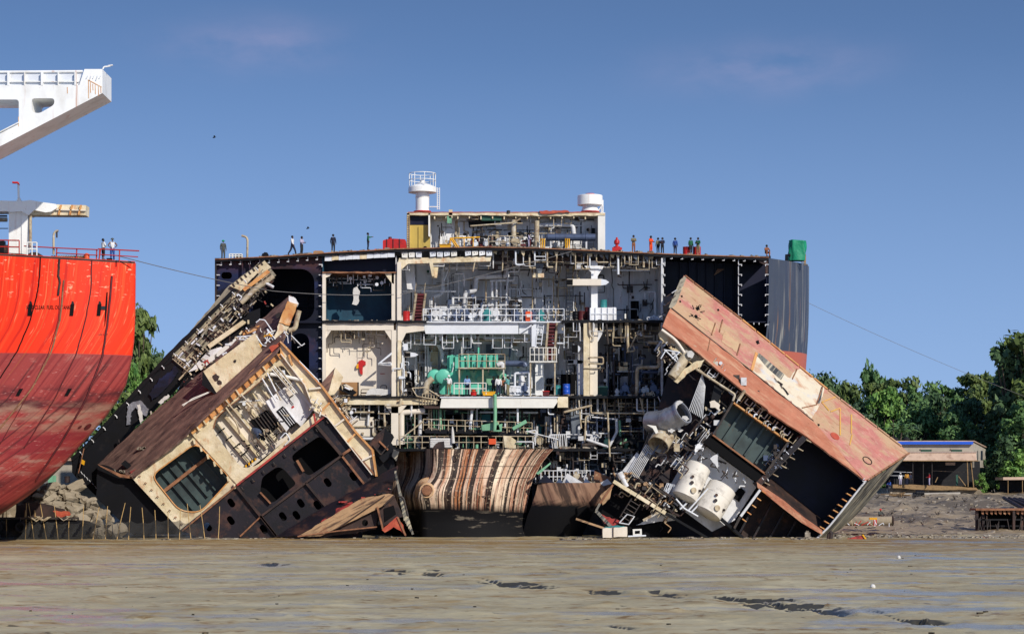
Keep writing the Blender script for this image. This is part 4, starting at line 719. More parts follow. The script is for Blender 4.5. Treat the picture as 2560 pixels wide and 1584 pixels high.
bo = MB().lathe(p(1364, 593, 203.4), p(1492, 593, 203.4), [(0, 0), (.02, .26), (.15, .3), (.16, .38), (.25, .38), (.26, .33), (.9, .33), (.92, .37), (1.0, .37), (1.02, .33), (3.6, .33), (3.62, .38), (3.75, .38), (3.76, .33), (4.5, .33)], 20).build('heat_exchanger', 'steel_blue', S)
for x in (1375, 1395, 1464): B(bo, 'saddle', 'pipe_grey', x, 602, x + 4, 624, 203.3, .4)
mb = MB().tube([(1124, 622), (1126, 595), (1150, 595), (1200, 593)], .07, 202.3).tube([(1126, 595), (1142, 620)], .07, 202.3).tube([(1130, 595), (1148, 620)], .07, 202.3).tube([(1160, 596), (1160, 622)], .05, 202.3).tube([(1183, 594), (1183, 622)], .05, 202.3).build('railing', 'yellow_paint', S)
mb = MB(); rail_mb(mb, (1221, 618), (1300, 618), 28, 202.2, 4); mb.build('railing', 'pipe_cream', S)
for x in (1352, 1414): MB().tube([(x, 620), (x, 596), (x + 9, 597), (x + 9, 620)], .06, 202.2).tube([(x + 4, 620), (x + 4, 597)], .06, 202.2).build('railing', 'yellow_paint', S)
for k in range(9): pump(1190 + k * 14 + rnd.uniform(-4, 4), 624, 203 + rnd.random() * 2, rnd.uniform(.7, 1.3), rnd.choice(['pipe_grey', 'black_steel', 'dark_red', 'girder_white', 'pipe_cream']))
# two mushroom ventilators
mb = MB(); b = p(1056, 530, 204)
v1 = mb.lathe(b, b + Vector((0, 0, 1)), [(0, .75), (.06, .75), (.1, .62), (1.3, .62), (1.31, .66), (1.36, .66), (1.37, .62), (1.75, .62), (1.76, 1.28), (2.2, 1.28), (2.26, 1.22), (2.62, .4), (2.66, .22), (2.9, .22), (2.95, .0)], 32).build('ventilator', 'crane_white', S)
mb = MB(); top = b + Vector((0, 0, 2.26))
for hz in (.62, 1.22):
    mb.tube([top + Vector((1.2 * math.cos(k * math.pi / 12), 1.2 * math.sin(k * math.pi / 12), hz)) for k in range(25)], .035, n=6)
for k in range(8): a = k * math.pi / 4 + .2; mb.tube([top + Vector((1.2 * math.cos(a), 1.2 * math.sin(a), 0)), top + Vector((1.2 * math.cos(a), 1.2 * math.sin(a), 1.22))], .035, n=6)
mb.build('railing', 'crane_white', v1)
mb = MB(); ladder_mb(mb, (1096, 469), (1096, 524), 6, 203.6, 12, .03); mb.tube([(1074, 517, 203.6), (1096, 517, 203.6)], .05).build('ladder', 'crane_white', v1)
MB().lathe(b - Vector((0, 0, .02)), b + Vector((0, 0, 1)), [(0, .8), (.1, .8), (.1, .7)], 28).build('base_ring', 'red_paint', v1)
MB().lathe(p(1054, 508, 203.4), p(1054, 508, 203.2), [(0, .09), (.05, .09), (.05, 0)], 12).build('hole', 'flat_black', v1)
b = p(1475, 530, 204)
v2 = MB().lathe(b, b + Vector((0, 0, 1)), [(0, .8), (.05, .8), (.5, .66), (.6, .66), (.61, 1.14), (1.46, 1.14), (1.5, 1.1), (1.52, 0)], 32).build('ventilator', 'crane_white', S)
MB().lathe(b + Vector((0, 0, 1.5)), b + Vector((0, 0, 3)), [(0, .06), (.1, .06), (.1, .42), (.16, .42), (.16, 0)], 20).build('handwheel', 'red_paint', v2)
MB().lathe(b - Vector((0, 0, .02)), b + Vector((0, 0, 1)), [(0, .84), (.08, .84), (.08, .7)], 28).build('base_ring', 'red_paint', v2)
MB().tube([(1507, 533), (1507, 500)], .06, 203.8).tube([(1503, 533), (1503, 505)], .04, 203.8).tube([(1494, 530), (1506, 512)], .05, 203.8).build('ladder', 'crane_white', v2)
B(S, 'roof_bracket', 'cream_paint', 1122, 524, 1131, 545, HY, .4); B(S, 'vent_trunk', 'pale_green', 1118, 540, 1129, 558, HY, .4)
MB().lathe(p(1271, 533, 203), p(1271, 526, 203), [(0, .15), (.15, .15), (.17, .2), (.25, .12), (.27, 0)], 12).build('roof_vent', 'pipe_dark', S)
# ---- stern hull with the stern tube boss
def hullrow(y, xl, xr_, xk, kY, n=40):
    r = []
    for k in range(n + 1):
        t = k / n
        if t < .35: u = t / .35; q = 1 - u; x = xl + (xk - xl) * (1 - q ** 1.25); Y = kY + 9.5 * q ** .8 + .6 * math.exp(-(u - 1) ** 2 * 200) * 0
        else: u = (t - .35) / .65; x = 1085 + (xr_ - 1085) * u + (xk - 1085) * math.exp(-5.5 * u); Y = kY + (199.6 - kY) * (.25 * u + .75 * u ** 2.2)
        r.append(p(x, y, Y))
    return r
rowsd = [(1122, 990, 1384, 1085, 196.2), (1136, 990, 1371, 1085, 196.2), (1150, 990, 1360, 1085, 196.1), (1165, 990, 1350, 1084, 196.0), (1180, 988, 1342, 1082, 195.8), (1194, 986, 1335, 1076, 195.4), (1206, 984, 1330, 1066, 194.9), (1216, 982, 1327, 1056, 194.5), (1230, 980, 1324, 1048, 194.3), (1245, 980, 1321, 1046, 194.4), (1260, 980, 1318, 1050, 194.8), (1275, 980, 1316, 1052, 195.0), (1290, 980, 1316, 1053, 195.2), (1310, 980, 1322, 1054, 195.3), (1346, 980, 1345, 1054, 195.4)]
rows, uv = [], []
for i, (y, xl, xr, xk, kY) in enumerate(rowsd):
    r = hullrow(y, xl, xr, xk, kY); rows.append(r); uv.append([(k / 40.0 + .02 * math.sin(k * .23 + 2) + .012 * math.sin(k * .5 + 1), (y - 1122) / 224) for k in range(41)])
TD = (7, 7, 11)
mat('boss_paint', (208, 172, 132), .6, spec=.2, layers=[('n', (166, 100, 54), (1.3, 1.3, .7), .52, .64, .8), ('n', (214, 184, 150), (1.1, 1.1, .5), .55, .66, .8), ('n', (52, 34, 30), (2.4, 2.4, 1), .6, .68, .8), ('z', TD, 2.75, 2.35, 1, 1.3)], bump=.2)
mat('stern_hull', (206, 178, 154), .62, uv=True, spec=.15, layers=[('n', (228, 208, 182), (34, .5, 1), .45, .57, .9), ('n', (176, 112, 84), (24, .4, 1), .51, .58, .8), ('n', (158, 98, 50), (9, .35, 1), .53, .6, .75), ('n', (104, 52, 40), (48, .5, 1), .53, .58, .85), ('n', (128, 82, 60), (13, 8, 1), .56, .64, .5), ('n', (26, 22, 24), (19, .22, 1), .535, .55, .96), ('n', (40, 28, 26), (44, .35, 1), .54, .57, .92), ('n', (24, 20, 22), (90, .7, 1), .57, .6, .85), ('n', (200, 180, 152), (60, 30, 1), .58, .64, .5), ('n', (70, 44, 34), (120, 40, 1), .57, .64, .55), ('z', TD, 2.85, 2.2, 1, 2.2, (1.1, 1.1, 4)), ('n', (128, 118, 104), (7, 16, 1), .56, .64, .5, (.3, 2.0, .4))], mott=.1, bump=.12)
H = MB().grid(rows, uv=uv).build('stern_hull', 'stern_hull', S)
bc = p(1068, 1226, 194.9)
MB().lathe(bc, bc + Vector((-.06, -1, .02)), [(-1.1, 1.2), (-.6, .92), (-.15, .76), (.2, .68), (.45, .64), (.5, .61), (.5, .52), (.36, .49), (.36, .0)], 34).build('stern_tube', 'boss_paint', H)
MB().lathe(bc + Vector((-.02, -.38, .01)), bc + Vector((-.08, -1.38, .03)), [(0, .46), (.2, .45), (.3, .4), (.32, .0)], 26).build('shaft_end', 'rust_edge', H)
MB().tube([p(1140 + 4 * math.cos(a), 1141 + 9 * math.sin(a), 196.1 + .03 * math.cos(a)) for a in [k * math.pi / 8 for k in range(17)]], .05).build('hull_ring', 'dark_rust', H)
for ys_ in (1153, 1196):
    MB().tube([rows[3 if ys_ < 1160 else 5][j] - Vector((0, .01, 0)) for j in range(15, 40)], .025, n=5).build('plate_seam', 'dark_rust', H)
G(H, 'draught_mark', 'dark_rust', rag([(1192, 1239), (1220, 1239), (1220, 1241), (1192, 1241)], 4, .8, 3), 195.9, .06)
# lower cut-down hull to the right of the stern
rows = []
for i, (y, xl, xr, dY) in enumerate(((1206, 1345, 1532, 0), (1230, 1340, 1516, .0), (1260, 1330, 1496, .3), (1290, 1318, 1478, .9), (1320, 1310, 1464, 1.6), (1346, 1300, 1452, 2.4))):
    rows.append([p(xl + (xr - xl) * k / 12, y, 198.3 + dY * .3 - 1.2 * math.sin(k / 12 * 2.4) + .8 * (k / 12)) for k in range(13)])
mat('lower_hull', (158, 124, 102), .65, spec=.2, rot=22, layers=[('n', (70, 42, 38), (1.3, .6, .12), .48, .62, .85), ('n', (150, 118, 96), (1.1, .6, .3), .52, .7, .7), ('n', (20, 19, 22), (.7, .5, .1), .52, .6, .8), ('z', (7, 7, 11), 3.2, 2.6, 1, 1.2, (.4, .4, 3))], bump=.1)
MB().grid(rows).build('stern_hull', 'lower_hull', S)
slab('deck', 'black_steel', [(1335, 1206), (1530, 1207)], 3, 198.2, 206, 31, .5)
for k, pts in enumerate(([(1390, 1206), (1398, 1195), (1408, 1206)], [(1406, 1206), (1418, 1182), (1458, 1206)], [(1412, 1206), (1416, 1196), (1424, 1206)], [(1424, 1206), (1432, 1194), (1444, 1206)], [(1458, 1207), (1464, 1194), (1478, 1207)], [(1500, 1207), (1518, 1196), (1530, 1208), (1508, 1214)])): G(S, 'cut_plate', ('steel_blue', 'pipe_grey')[k % 2], pts, 198 - k * .02, .08 + .6 * (k == 1))
G(S, 'cut_plate', 'rust_edge', [(1484, 1207), (1486, 1176), (1500, 1182), (1528, 1194), (1530, 1206)], 198.6, .1)
G(S, 'cut_plate', 'navy', [(1345, 1206), (1362, 1184), (1386, 1206)], 198, .3); G(S, 'cut_plate', 'pale_green', [(1340, 1182), (1376, 1155), (1377, 1159), (1346, 1186)], 198, .3)
G(S, 'cut_plate', 'room_white', [(1374, 1150), (1394, 1150), (1394, 1170), (1376, 1170)], 203, .3)
mb = MB(); rail_mb(mb, (1352, 1206), (1486, 1206), 30, 199.5, 14, .05); mb.build('railing', 'pipe_grey', S)
for k in range(9): pump(1440 + k * 6, 1207, 199 + rnd.random(), rnd.uniform(.6, 1.1), rnd.choice(['pipe_grey', 'dark_rust', 'pipe_cream']))
for k in range(14): T(S, 'pipe', rnd.choice(['pipe_dark', 'pipe_grey']), [(1340 + k * 22, 1128 + rnd.uniform(0, 20)), (1340 + k * 22 + rnd.uniform(-20, 20), 1150 + rnd.uniform(0, 50)), (1350 + k * 22, 1200)], 204.5, rnd.uniform(1, 2.6), 6)
clutter(S, 1010, 668, 1470, 800, 206.2, 207.6, 170, rnd); clutter(S, 1050, 740, 1300, 802, 203, 206, 120, rnd, ('pipe_grey', 'pipe_grey', 'pipe_dark', 'steel_blue'), (.02, .07))
clutter(S, 1490, 700, 1650, 800, 206.5, 207.7, 40, rnd, ('pipe_grey', 'pipe_dark')); clutter(S, 1010, 845, 1450, 985, 206, 207.6, 150, rnd); clutter(S, 1495, 850, 1650, 988, 203.5, 206, 130, rnd, ('pipe_dark', 'pipe_grey', 'steel_blue', 'black_steel'), (.03, .12))
clutter(S, 1240, 925, 1330, 988, 201.5, 205, 60, rnd, ('pipe_grey', 'steel_blue', 'girder_white'), (.03, .1)); clutter(S, 990, 1015, 1330, 1118, 201.5, 206, 260, rnd, ('pipe_grey', 'pipe_dark', 'pipe_cream', 'pale_green', 'black_steel'), (.03, .1))
clutter(S, 1330, 1000, 1650, 1118, 200.6, 206, 280, rnd, ('pipe_grey', 'pipe_dark', 'pipe_cream', 'dark_rust', 'steel_blue'), (.03, .12)); clutter(S, 1335, 1128, 1600, 1205, 200, 205, 150, rnd, ('pipe_grey', 'pipe_dark', 'dark_rust', 'pipe_cream'), (.03, .1)); clutter(S, 820, 1015, 985, 1110, 201, 205, 90, rnd, ('pipe_cream', 'room_white', 'pipe_dark'), (.03, .1))
clutter(S, 1085, 545, 1485, 622, 204, 205.8, 150, rnd, ('pipe_grey', 'pipe_dark', 'pipe_cream', 'black_steel')); clutter(S, 1180, 590, 1350, 625, 203, 205, 70, rnd, ('scrap', 'black_steel', 'dark_red', 'pipe_grey'), (.03, .12)); clutter(S, 815, 684, 975, 715, 201, 204, 50, rnd, ('pipe_grey', 'pipe_dark', 'girder_white'))
clutter(S, 1236, 640, 1650, 668, 200.5, 207, 150, rnd, ('pipe_cream', 'pipe_dark', 'pipe_grey', 'dark_rust'), (.02, .08)); clutter(S, 1400, 806, 1650, 840, 200.3, 206, 110, rnd, ('pipe_cream', 'pipe_dark', 'pipe_grey'), (.02, .08)); clutter(S, 1010, 836, 1400, 852, 201.5, 206, 70, rnd, ('pipe_grey', 'pipe_dark', 'girder_white'), (.02, .06)); clutter(S, 820, 826, 975, 846, 200.5, 202.4, 40, rnd, ('pipe_cream', 'pipe_dark'), (.02, .05)); clutter(S, 1000, 840, 1015, 985, 199.9, 201, 40, rnd, ('pipe_cream', 'girder_white', 'pipe_dark'), (.03, .08))
# ================================================================ loose things aboard
so_ = thing('work_boiler_suit', 'red boiler suit hanging with a lime bag in the white room', 'overalls', p(905, 935, 202.2))
MB().prism(rag([(897, 902), (905, 899), (914, 903), (914, 912), (907, 914), (906, 936), (901, 934), (898, 920), (894, 912)], 5, .8, 2), 202.3, .22).build('cloth', 'red_paint', so_)
MB().prism(rpoly([(892, 910), (896, 908), (896, 921), (890, 920)], 2), 202.2, .2).build('bag', 'yellow_paint', so_)
MB().tube([(906, 900, 202.4), (909, 880, 202.5), (911, 832, 202.5)], .02).build('rope', 'cable', so_)
pl = MB().prism(rag([(884, 720), (893, 716), (900, 728), (897, 740), (898, 752), (891, 763), (880, 760), (884, 745), (882, 732)], 6, 1.4, 4), 201, .15).build('plastic_sheet', 'cloth_white'); tag(pl, 'pale torn plastic sheet hanging in the dark blue room', 'plastic sheet')
drum(1016, 803, 200.6, 'red_paint', 'bright red oil drum beside the stairs on the upper deck', .9, .31)
drum(1454, 801, 201.4, 'dark_red', 'dark red drum left of the pale ribbed tank', .85, .3)
drum(1470, 801, 202.2, 'dark_red', 'second dark red drum half hidden behind the pale ribbed tank', 1.2, .3)
drum(1416, 990, 200.6, 'blue_plastic', 'bright blue plastic drum with torn labels on the engine room edge', 1.1, .32)
drum(1393, 989, 201.6, 'teal_paint', 'teal drum left of the bright blue plastic drum', .95, .3)
drum(1509, 769, 202, 'teal_paint', 'teal tank standing on top of the pale ribbed tank', .7, .3)
drum(1440, 803, 201.8, 'black_steel', 'black drum at the head of the lower stairs', .9, .3)
drum(1192, 1120, 199.9, 'pale_green', 'small lime green canister on the lowest deck', .35, .14, name='canister', cat='canister')
tk = thing('ribbed_tank', 'pale mint ribbed water tank lying on the upper deck edge', 'tank', p(1508, 801, 200.2))
G(tk, 'body', 'engine_wall', rpoly([(1474, 769), (1541, 768), (1541, 800), (1474, 800)], 3), 200.3, 1.4)
for x in (1475, 1488, 1504, 1519, 1534): B(tk, 'rib', 'girder_white', x, 768.5, x + 2, 800.5, 200.2, 1.5)
B(tk, 'rib', 'girder_white', 1474, 783, 1541, 785, 200.22, 1.46)
ob = thing('orange_locker', 'orange fire locker with white notice behind the upper railing', 'locker', p(1322, 803, 202)); G(ob, 'body', 'orange_paint', rpoly([(1314, 778), (1330, 778), (1330, 802), (1314, 802)], 3), 202, .4); B(ob, 'notice', 'white_paint', 1317, 785, 1326, 792, 201.96, .03)
rt_ = thing('deck_winch_box', 'red steel tank lying left of the deckhouse', 'tank', p(985, 626, 201.5)); MB().prism(rpoly([(957, 600), (978, 596), (1014, 598), (1016, 626), (957, 626)], 4), 201.4, 1.4).build('body', 'red_paint', rt_)
for x in (966, 982, 998): B(rt_, 'strap', 'dark_red', x, 597, x + 2, 626.5, 201.3, 1.6)
MB().lathe(p(975, 598, 202), p(975, 590, 202), [(0, .16), (.2, .16), (.22, .1), (.22, 0)], 12).build('filler_cap', 'dark_red', rt_)
rb = thing('red_box', 'flat bright red crate on deck left of the red tank', 'crate', p(945, 628, 201)); G(rb, 'body', 'red_paint', rpoly([(937, 623), (954, 622), (954, 629), (938, 629)], 1), 200.8, .6); B(rb, 'lid', 'orange_paint', 936.5, 622, 954.5, 623.6, 200.75, .7)
yb = thing('yellow_skip', 'yellow steel box on deck inside the deckhouse', 'box', p(1112, 625, 201.4)); G(yb, 'body', 'yellow_paint', [(1099, 611), (1127, 612), (1124, 624), (1101, 624)], 201.3, .9); B(yb, 'rim', 'yellow_paint', 1098, 610, 1128, 611.6, 201.2, 1.1)
hy = thing('fire_hydrant', 'red bollard with valve on a square red base near the deckhouse', 'hydrant', p(1542, 630, 201)); MB().lathe(p(1542, 619, 201), p(1542, 590, 201), [(0, .3), (.1, .3), (.12, .14), (.3, .14), (.34, .24), (.55, .26), (.7, .2), (.74, .1), (.9, .09), (.95, 0)], 14).build('valve', 'red_paint', hy); B(hy, 'base', 'red_paint', 1531, 618, 1555, 628, 200.7, .7)
for x, lb in ((1717, 'red plastic drum right of the man in blue on deck'), (1742, 'red plastic drum at the far right of the group on deck')): drum(x, 638, 201.4, 'red_paint', lb, .75, .36)
tp = thing('tarpaulin_stack', 'bright green tarpaulin wrapped round gear on the right deck corner', 'tarpaulin', p(1992, 655, 206))
rows = []
for j in range(10):
    t = j / 9; rr2 = []
    for k in range(33):
        a = k / 32 * 2 * math.pi; q = 1 + .07 * math.sin(a * 7 + t * 4) + .05 * math.sin(a * 3 - t * 7); ex = (abs(math.cos(a)) ** .5) * math.copysign(1, math.cos(a)); ey = (abs(math.sin(a)) ** .5) * math.copysign(1, math.sin(a))
        c = p(1991 + 3 * t, 652, 205.6); rr2.append(c + Vector((ex * (.78 - .04 * t) * q, ey * .7 * q, 1.93 * t - .1 * (t > .95) * q + .05 * math.sin(a * 2) * t)))
    rows.append(rr2)
rows.append([sum(rows[-1], Vector()) / 33 + Vector((0, 0, .05))] * 33); MB().grid(rows).build('cover', 'tarp_green', tp)
MB().tube([(1966, 654, 204.8), (1966, 638, 204.8), (1976, 638, 204.8)], .14).build('post', 'black_steel', tp); B(tp, 'post', 'wood', 2010, 635, 2015, 662, 204.9, .2); MB().tube([(2003, 655, 204.6), (2020, 662, 204.6)], .05).build('rope', 'cable', tp)
mb = MB(); rail_mb(mb, (573, 645), (605, 645), 10, 200.9, 5, .05); tag(mb.build('low_railing', 'white_paint'), 'short white railing on deck beside the man in green helmet', 'railing')
dv = MB().tube([(618, 644), (619, 600), (616, 592), (604, 589)], .1, 201, e=6).build('davit', 'pipe_cream'); tag(dv, 'thin bent rusty vent pipe standing on the left deck', 'vent pipe')
bx = MB().rect(586, 637, 606, 644, 201, .5).build('plank_stack', 'wood'); tag(bx, 'brown timber block on deck under the bent vent pipe', 'timber')
cb = MB().rect(783, 628, 808, 634, 201, .6).rect(786, 626.5, 805, 628, 201.1, .4).build('cardboard_stack', 'cardboard'); tag(cb, 'flat tan cardboard pile on deck above the blue room', 'cardboard')
bk = MB().prism([(653, 640), (656, 633), (670, 634), (672, 641)], 201, .4, ).prism([(658, 633), (661, 630), (668, 631), (669, 634)], 201.1, .3).build('gas_torch_box', 'black_steel'); tag(bk, 'small black tool box on deck left of the walking man', 'tool box')
wd = thing('wood_panel', 'brown plywood panel leaning on the white room wall', 'panel', p(873, 990, 201.6)); G(wd, 'sheet', 'cardboard', [(848, 955), (896, 955), (896, 989), (848, 989)], 202.1, .06); B(wd, 'edge', 'dark_rust', 894, 955, 897, 989, 202.05, .1)
mt_ = thing('mattress_heap', 'crumpled white foam slab lying on the white room floor', 'mattress', p(945, 989, 200.6)); G(mt_, 'slab', 'cloth_white', rag([(920, 975), (932, 969), (955, 971), (976, 974), (978, 984), (955, 988), (914, 988)], 7, 1.2, 6), 200.7, .9)
for lb, x0, y0, x1, y1, Y in (('brown chair frame lying left of the white foam slab', 902, 973, 924, 988, 201.4), ('black chair frame standing behind the white foam slab', 951, 963, 966, 985, 201.8)):
    c_ = thing('broken_chair', lb, 'chair', p((x0 + x1) / 2, y1, Y)); MB().tube([(x0, y1), (x0 + 1, y0), (x1, y0), (x1, y1)], .035, Y, e=3).tube([(x0, y1 - 7, Y + .1), (x1, y1 - 7, Y + .1)], .035).build('frame', 'pipe_dark', c_); G(c_, 'seat', 'dark_rust', [(x0 + 2, y1 - 8), (x1 - 1, y1 - 8), (x1 - 2, y1 - 5), (x0 + 1, y1 - 5)], Y, .35)
cx_ = thing('scrap_cabinet', 'dented dark cabinet tipped against the plywood panel', 'cabinet', p(870, 989, 200.7)); G(cx_, 'body', 'black_steel', [(845, 965), (862, 958), (892, 980), (880, 988), (850, 975)], 200.9, .5); G(cx_, 'top', 'room_white', [(858, 962), (866, 960), (884, 970), (878, 975)], 200.6, .25)
rb2 = thing('red_bucket', 'red plastic tub on the engine room floor by the men', 'tub', p(1184, 988, 200.2)); MB().lathe(p(1184, 988, 200.3), p(1184, 960, 200.3), [(0, 0), (0, .26), (.3, .3), (.31, .36), (.33, .36), (.33, .26), (.05, .24)], 14).build('body', 'red_paint', rb2); MB().lathe(p(1184, 978, 200.3), p(1184, 960, 200.3), [(0, .2), (.18, .22), (.18, 0)], 12).build('lid', 'orange_paint', rb2)
yb2 = thing('yellow_crate', 'yellow crate at the feet of the men by the engine', 'crate', p(1223, 989, 200.1)); G(yb2, 'body', 'yellow_paint', rpoly([(1206, 979), (1238, 979), (1236, 988), (1208, 988)], 2), 200, .5); B(yb2, 'rim', 'yellow_paint', 1205, 978, 1239, 980, 199.95, .6)
dr2 = thing('dark_red_box', 'dark red box beside the platform posts', 'box', p(1364, 990, 200)); B(dr2, 'body', 'dark_red', 1357, 978, 1373, 989, 200, .5); B(dr2, 'lid', 'red_paint', 1356, 976.5, 1374, 978.4, 199.95, .6)
sk = MB()
for k in range(5): sk.lathe(p(1075, 1098 + k * 4.6, 199.8), p(1134 - (k % 2) * 6, 1098 + k * 4.4, 199.8), [(0, 0), (.03, .1), (.2, .13), (1.8, .12), (1.95, .1), (2, 0)], 10)
tag(sk.build('sack_pile', 'cloth_white'), 'pile of pale sacks and mats on the lowest deck edge', 'sacks')
rk = MB().prism([(1080, 1121), (1090, 1108), (1097, 1104), (1110, 1102), (1112, 1121)], 199.6, .5).build('rusty_block', 'dark_rust'); tag(rk, 'brown rusty block standing in front of the pale sack pile', 'scrap block')
ub = MB().lathe(p(1131, 1065, 199.6), p(1133, 1110, 199.6), [(0, 0), (.05, .05), (.6, .13), (1.5, .17), (1.55, .1), (1.6, 0)], 8).build('tied_sheet', 'cloth_white'); tag(ub, 'white and blue cloth bundle tied to the lower railing', 'cloth')
G_ = thing('green_cabinet', 'green metal cabinet in the dim right engine room', 'cabinet', p(1507, 990, 203)); B(G_, 'body', 'shed_door', 1494, 968, 1519, 990, 203, .7); B(G_, 'top', 'pale_green', 1493, 965, 1520, 968, 202.95, .8)
# litter along the deck edges (nobody could count it)
lt = MB(); bits(lt, 640, 1010, lambda x: dk(x) - 1, 70, rnd, 200.2, 201.5, .04, .2); bits(lt, 1230, 1900, lambda x: dk(x) - 1, 150, rnd, 200.2, 202, .04, .22); bits(lt, 808, 985, lambda x: 801, 60, rnd, 200.2, 203, .04, .16)
bits(lt, 1410, 1650, lambda x: 800, 40, rnd, 200.2, 202, .04, .14); bits(lt, 1000, 1640, lambda x: 989, 110, rnd, 200.1, 202, .05, .2); bits(lt, 1000, 1600, lambda x: 1121, 120, rnd, 200.2, 203, .05, .28); bits(lt, 1090, 1490, lambda x: 626, 110, rnd, 201, 204, .05, .26); bits(lt, 1350, 1530, lambda x: 1207, 60, rnd, 198.4, 200, .05, .24); bits(lt, 840, 980, lambda x: 990, 50, rnd, 200.2, 202, .05, .2); bits(lt, 1065, 1330, lambda x: 1075 + (x - 1065) * .035, 70, rnd, 200.3, 203, .05, .3)
tag(lt.build('scrap_litter', 'scrap'), kind='stuff')

YM[0] = lambda Y: Y
# ================================================================ wreck pieces
def PL(a, b, c):
    """plane through three (x, y, Y) points; returns a function giving the point of that plane seen at a pixel"""
    A, Bq, C = p(*a), p(*b), p(*c); n = (Bq - A).cross(C - A).normalized()
    if n.y > 0: n = -n
    o = Vector((0, 0, CH))
    def f(x, y, off=0.0):
        d = p(x, y, 1) - o; t = (A - o).dot(n) / d.dot(n); return o + d * t + n * off
    f.n = n; return f
def bar(par, name, mt, a, b, wpx, Y, d):
    dv_ = Vector((b[0] - a[0], b[1] - a[1])).normalized(); q = Vector((-dv_.y, dv_.x)) * wpx / 2
    return G(par, name, mt, [(a[0] + q.x, a[1] + q.y), (b[0] + q.x, b[1] + q.y), (b[0] - q.x, b[1] - q.y), (a[0] - q.x, a[1] - q.y)], Y, d)
r4 = random.Random(11)
# ---------------------------------------------------------------- leaning slab of ship side, far left
YM[0] = lambda Y: 199.0 + (Y - 198) * .25
A_ = thing('ship_side_slab', 'long leaning slab of ship side, grey ribbed above and black below, by the red hull', 'wreckage', p(330, 1336, 201))
mat('grey_grill', (150, 142, 124), .6, rot=50, layers=[('n', (84, 78, 70), (.9, .9, 3), .48, .64, .85), ('n', (206, 190, 152), (.8, .8, 1.4), .55, .7, .7), ('n', (50, 36, 30), (2, 2, 3), .62, .74, .8)])
G(A_, 'frame_panel', 'grey_grill', rag([(659, 650), (690, 688), (602, 760), (555, 822), (472, 930), (424, 887), (573, 713)], 13, 1.5, 2), 201.6, .3)
G(A_, 'hull_plate', 'black_steel', rag([(424, 887), (472, 932), (402, 996), (338, 1056), (328, 1062), (293, 1110), (262, 1150), (300, 1190), (455, 1332), (338, 1336), (180, 1180), (178, 1148), (216, 1114), (330, 986)], 16, 1.8, 4), 201, 2.6)
G(A_, 'hull_plate', 'black_steel', rag([(659, 646), (664, 650), (428, 890), (220, 1118), (182, 1152), (176, 1146), (216, 1108), (420, 882)], 16, .8, 5), 200.4, 2.2)
def along(a, b, t, off=0):
    d = Vector((b[0] - a[0], b[1] - a[1])); n_ = Vector((-d.y, d.x)).normalized(); return (a[0] + d.x * t + n_.x * off, a[1] + d.y * t + n_.y * off)
for k in range(11):
    t = k / 10; a = along((648, 670), (432, 890), t, 0); b = along((648, 670), (432, 890), t, -r4.uniform(38, 58)); bar(A_, 'rib', r4.choice(['grey_grill', 'pipe_cream', 'dark_rust']), a, b, 4, 201, .6)
for k in range(5):
    o = -6 - k * 11; a = along((648, 670), (432, 890), .02 + .05 * k, o); b = along((648, 670), (432, 890), 1, o); bar(A_, 'longitudinal', r4.choice(['grey_grill', 'pipe_dark', 'pipe_cream']), a, b, 2.6, 200.9, .5)
for k in range(26):
    t = r4.uniform(.05, .98); o = -r4.uniform(4, 58); a = along((648, 670), (432, 890), t, o); b = (a[0] + r4.uniform(-10, 14), a[1] + r4.uniform(-10, 12)); T(A_, 'bracket', r4.choice(['pipe_cream', 'pipe_dark', 'girder_white', 'pipe_grey']), [a, b, (b[0] + r4.uniform(-10, 10), b[1] + r4.uniform(0, 10))], 200.5, r4.uniform(.8, 2.2), 4)
MB().prism(rag([(661, 651), (678, 668), (601, 727), (574, 714)], 9, 1.2, 3), 200.3, .25).build('top_plate', 'cream_paint', A_)
for k in range(8): bar(A_, 'rib', 'dark_rust', along((655, 660), (585, 714), k / 7, -3), along((655, 660), (585, 714), k / 7, 6), 4, 200.1, .3)
G(A_, 'top_plate', 'orange_plate', rag([(668, 674), (676, 680), (612, 728), (606, 722)], 9, .8, 6), 200.0, .2)
T(A_, 'pipe', 'pipe_cream', [(684, 690), (640, 722), (603, 757)], 199.8, 6.5, 10, 12); T(A_, 'pipe', 'pipe_grey', [(662, 706), (684, 718)], 199.6, 4); T(A_, 'pipe', 'pipe_dark', [(664, 712), (600, 790)], 200, 2.2)
for k in range(9): T(A_, 'bracket', r4.choice(['pipe_cream', 'flat_black']), [(612 + k * 7, 742 - k * 6), (619 + k * 7, 748 - k * 6), (624 + k * 7, 740 - k * 6)], 199.9, 1.5, 3)
bar(A_, 'loose_beam', 'cream_paint', (521, 866), (610, 804), 11, 199.6, .5)
G(A_, 'plate', 'engine_wall', [(522, 876), (553, 866), (560, 874), (494, 922), (470, 930)], 200.2, .15); G(A_, 'plate', 'white_paint', [(494, 915), (598, 838), (602, 846), (502, 925)], 199.8, .2)
for k in range(7): bar(A_, 'grating_bar', 'pipe_cream', (482 + k * 6, 892 - k * 5), (490 + k * 6, 902 - k * 5), 3.5, 200.2, .3)
mb = MB(); ladder_mb(mb, (434, 893), (472, 925), 9, 200.1, 7, .04); mb.build('ladder', 'pipe_cream', A_)
mb = MB()
for k in range(16):
    a = along((640, 670), (200, 1130), k / 15, 2); mb.tube([a, (a[0] + 5, a[1] + 4), (a[0] + 6, a[1] + 8)], .05, 200.3)
mb.build('stiffener_ends', 'pipe_grey', A_)
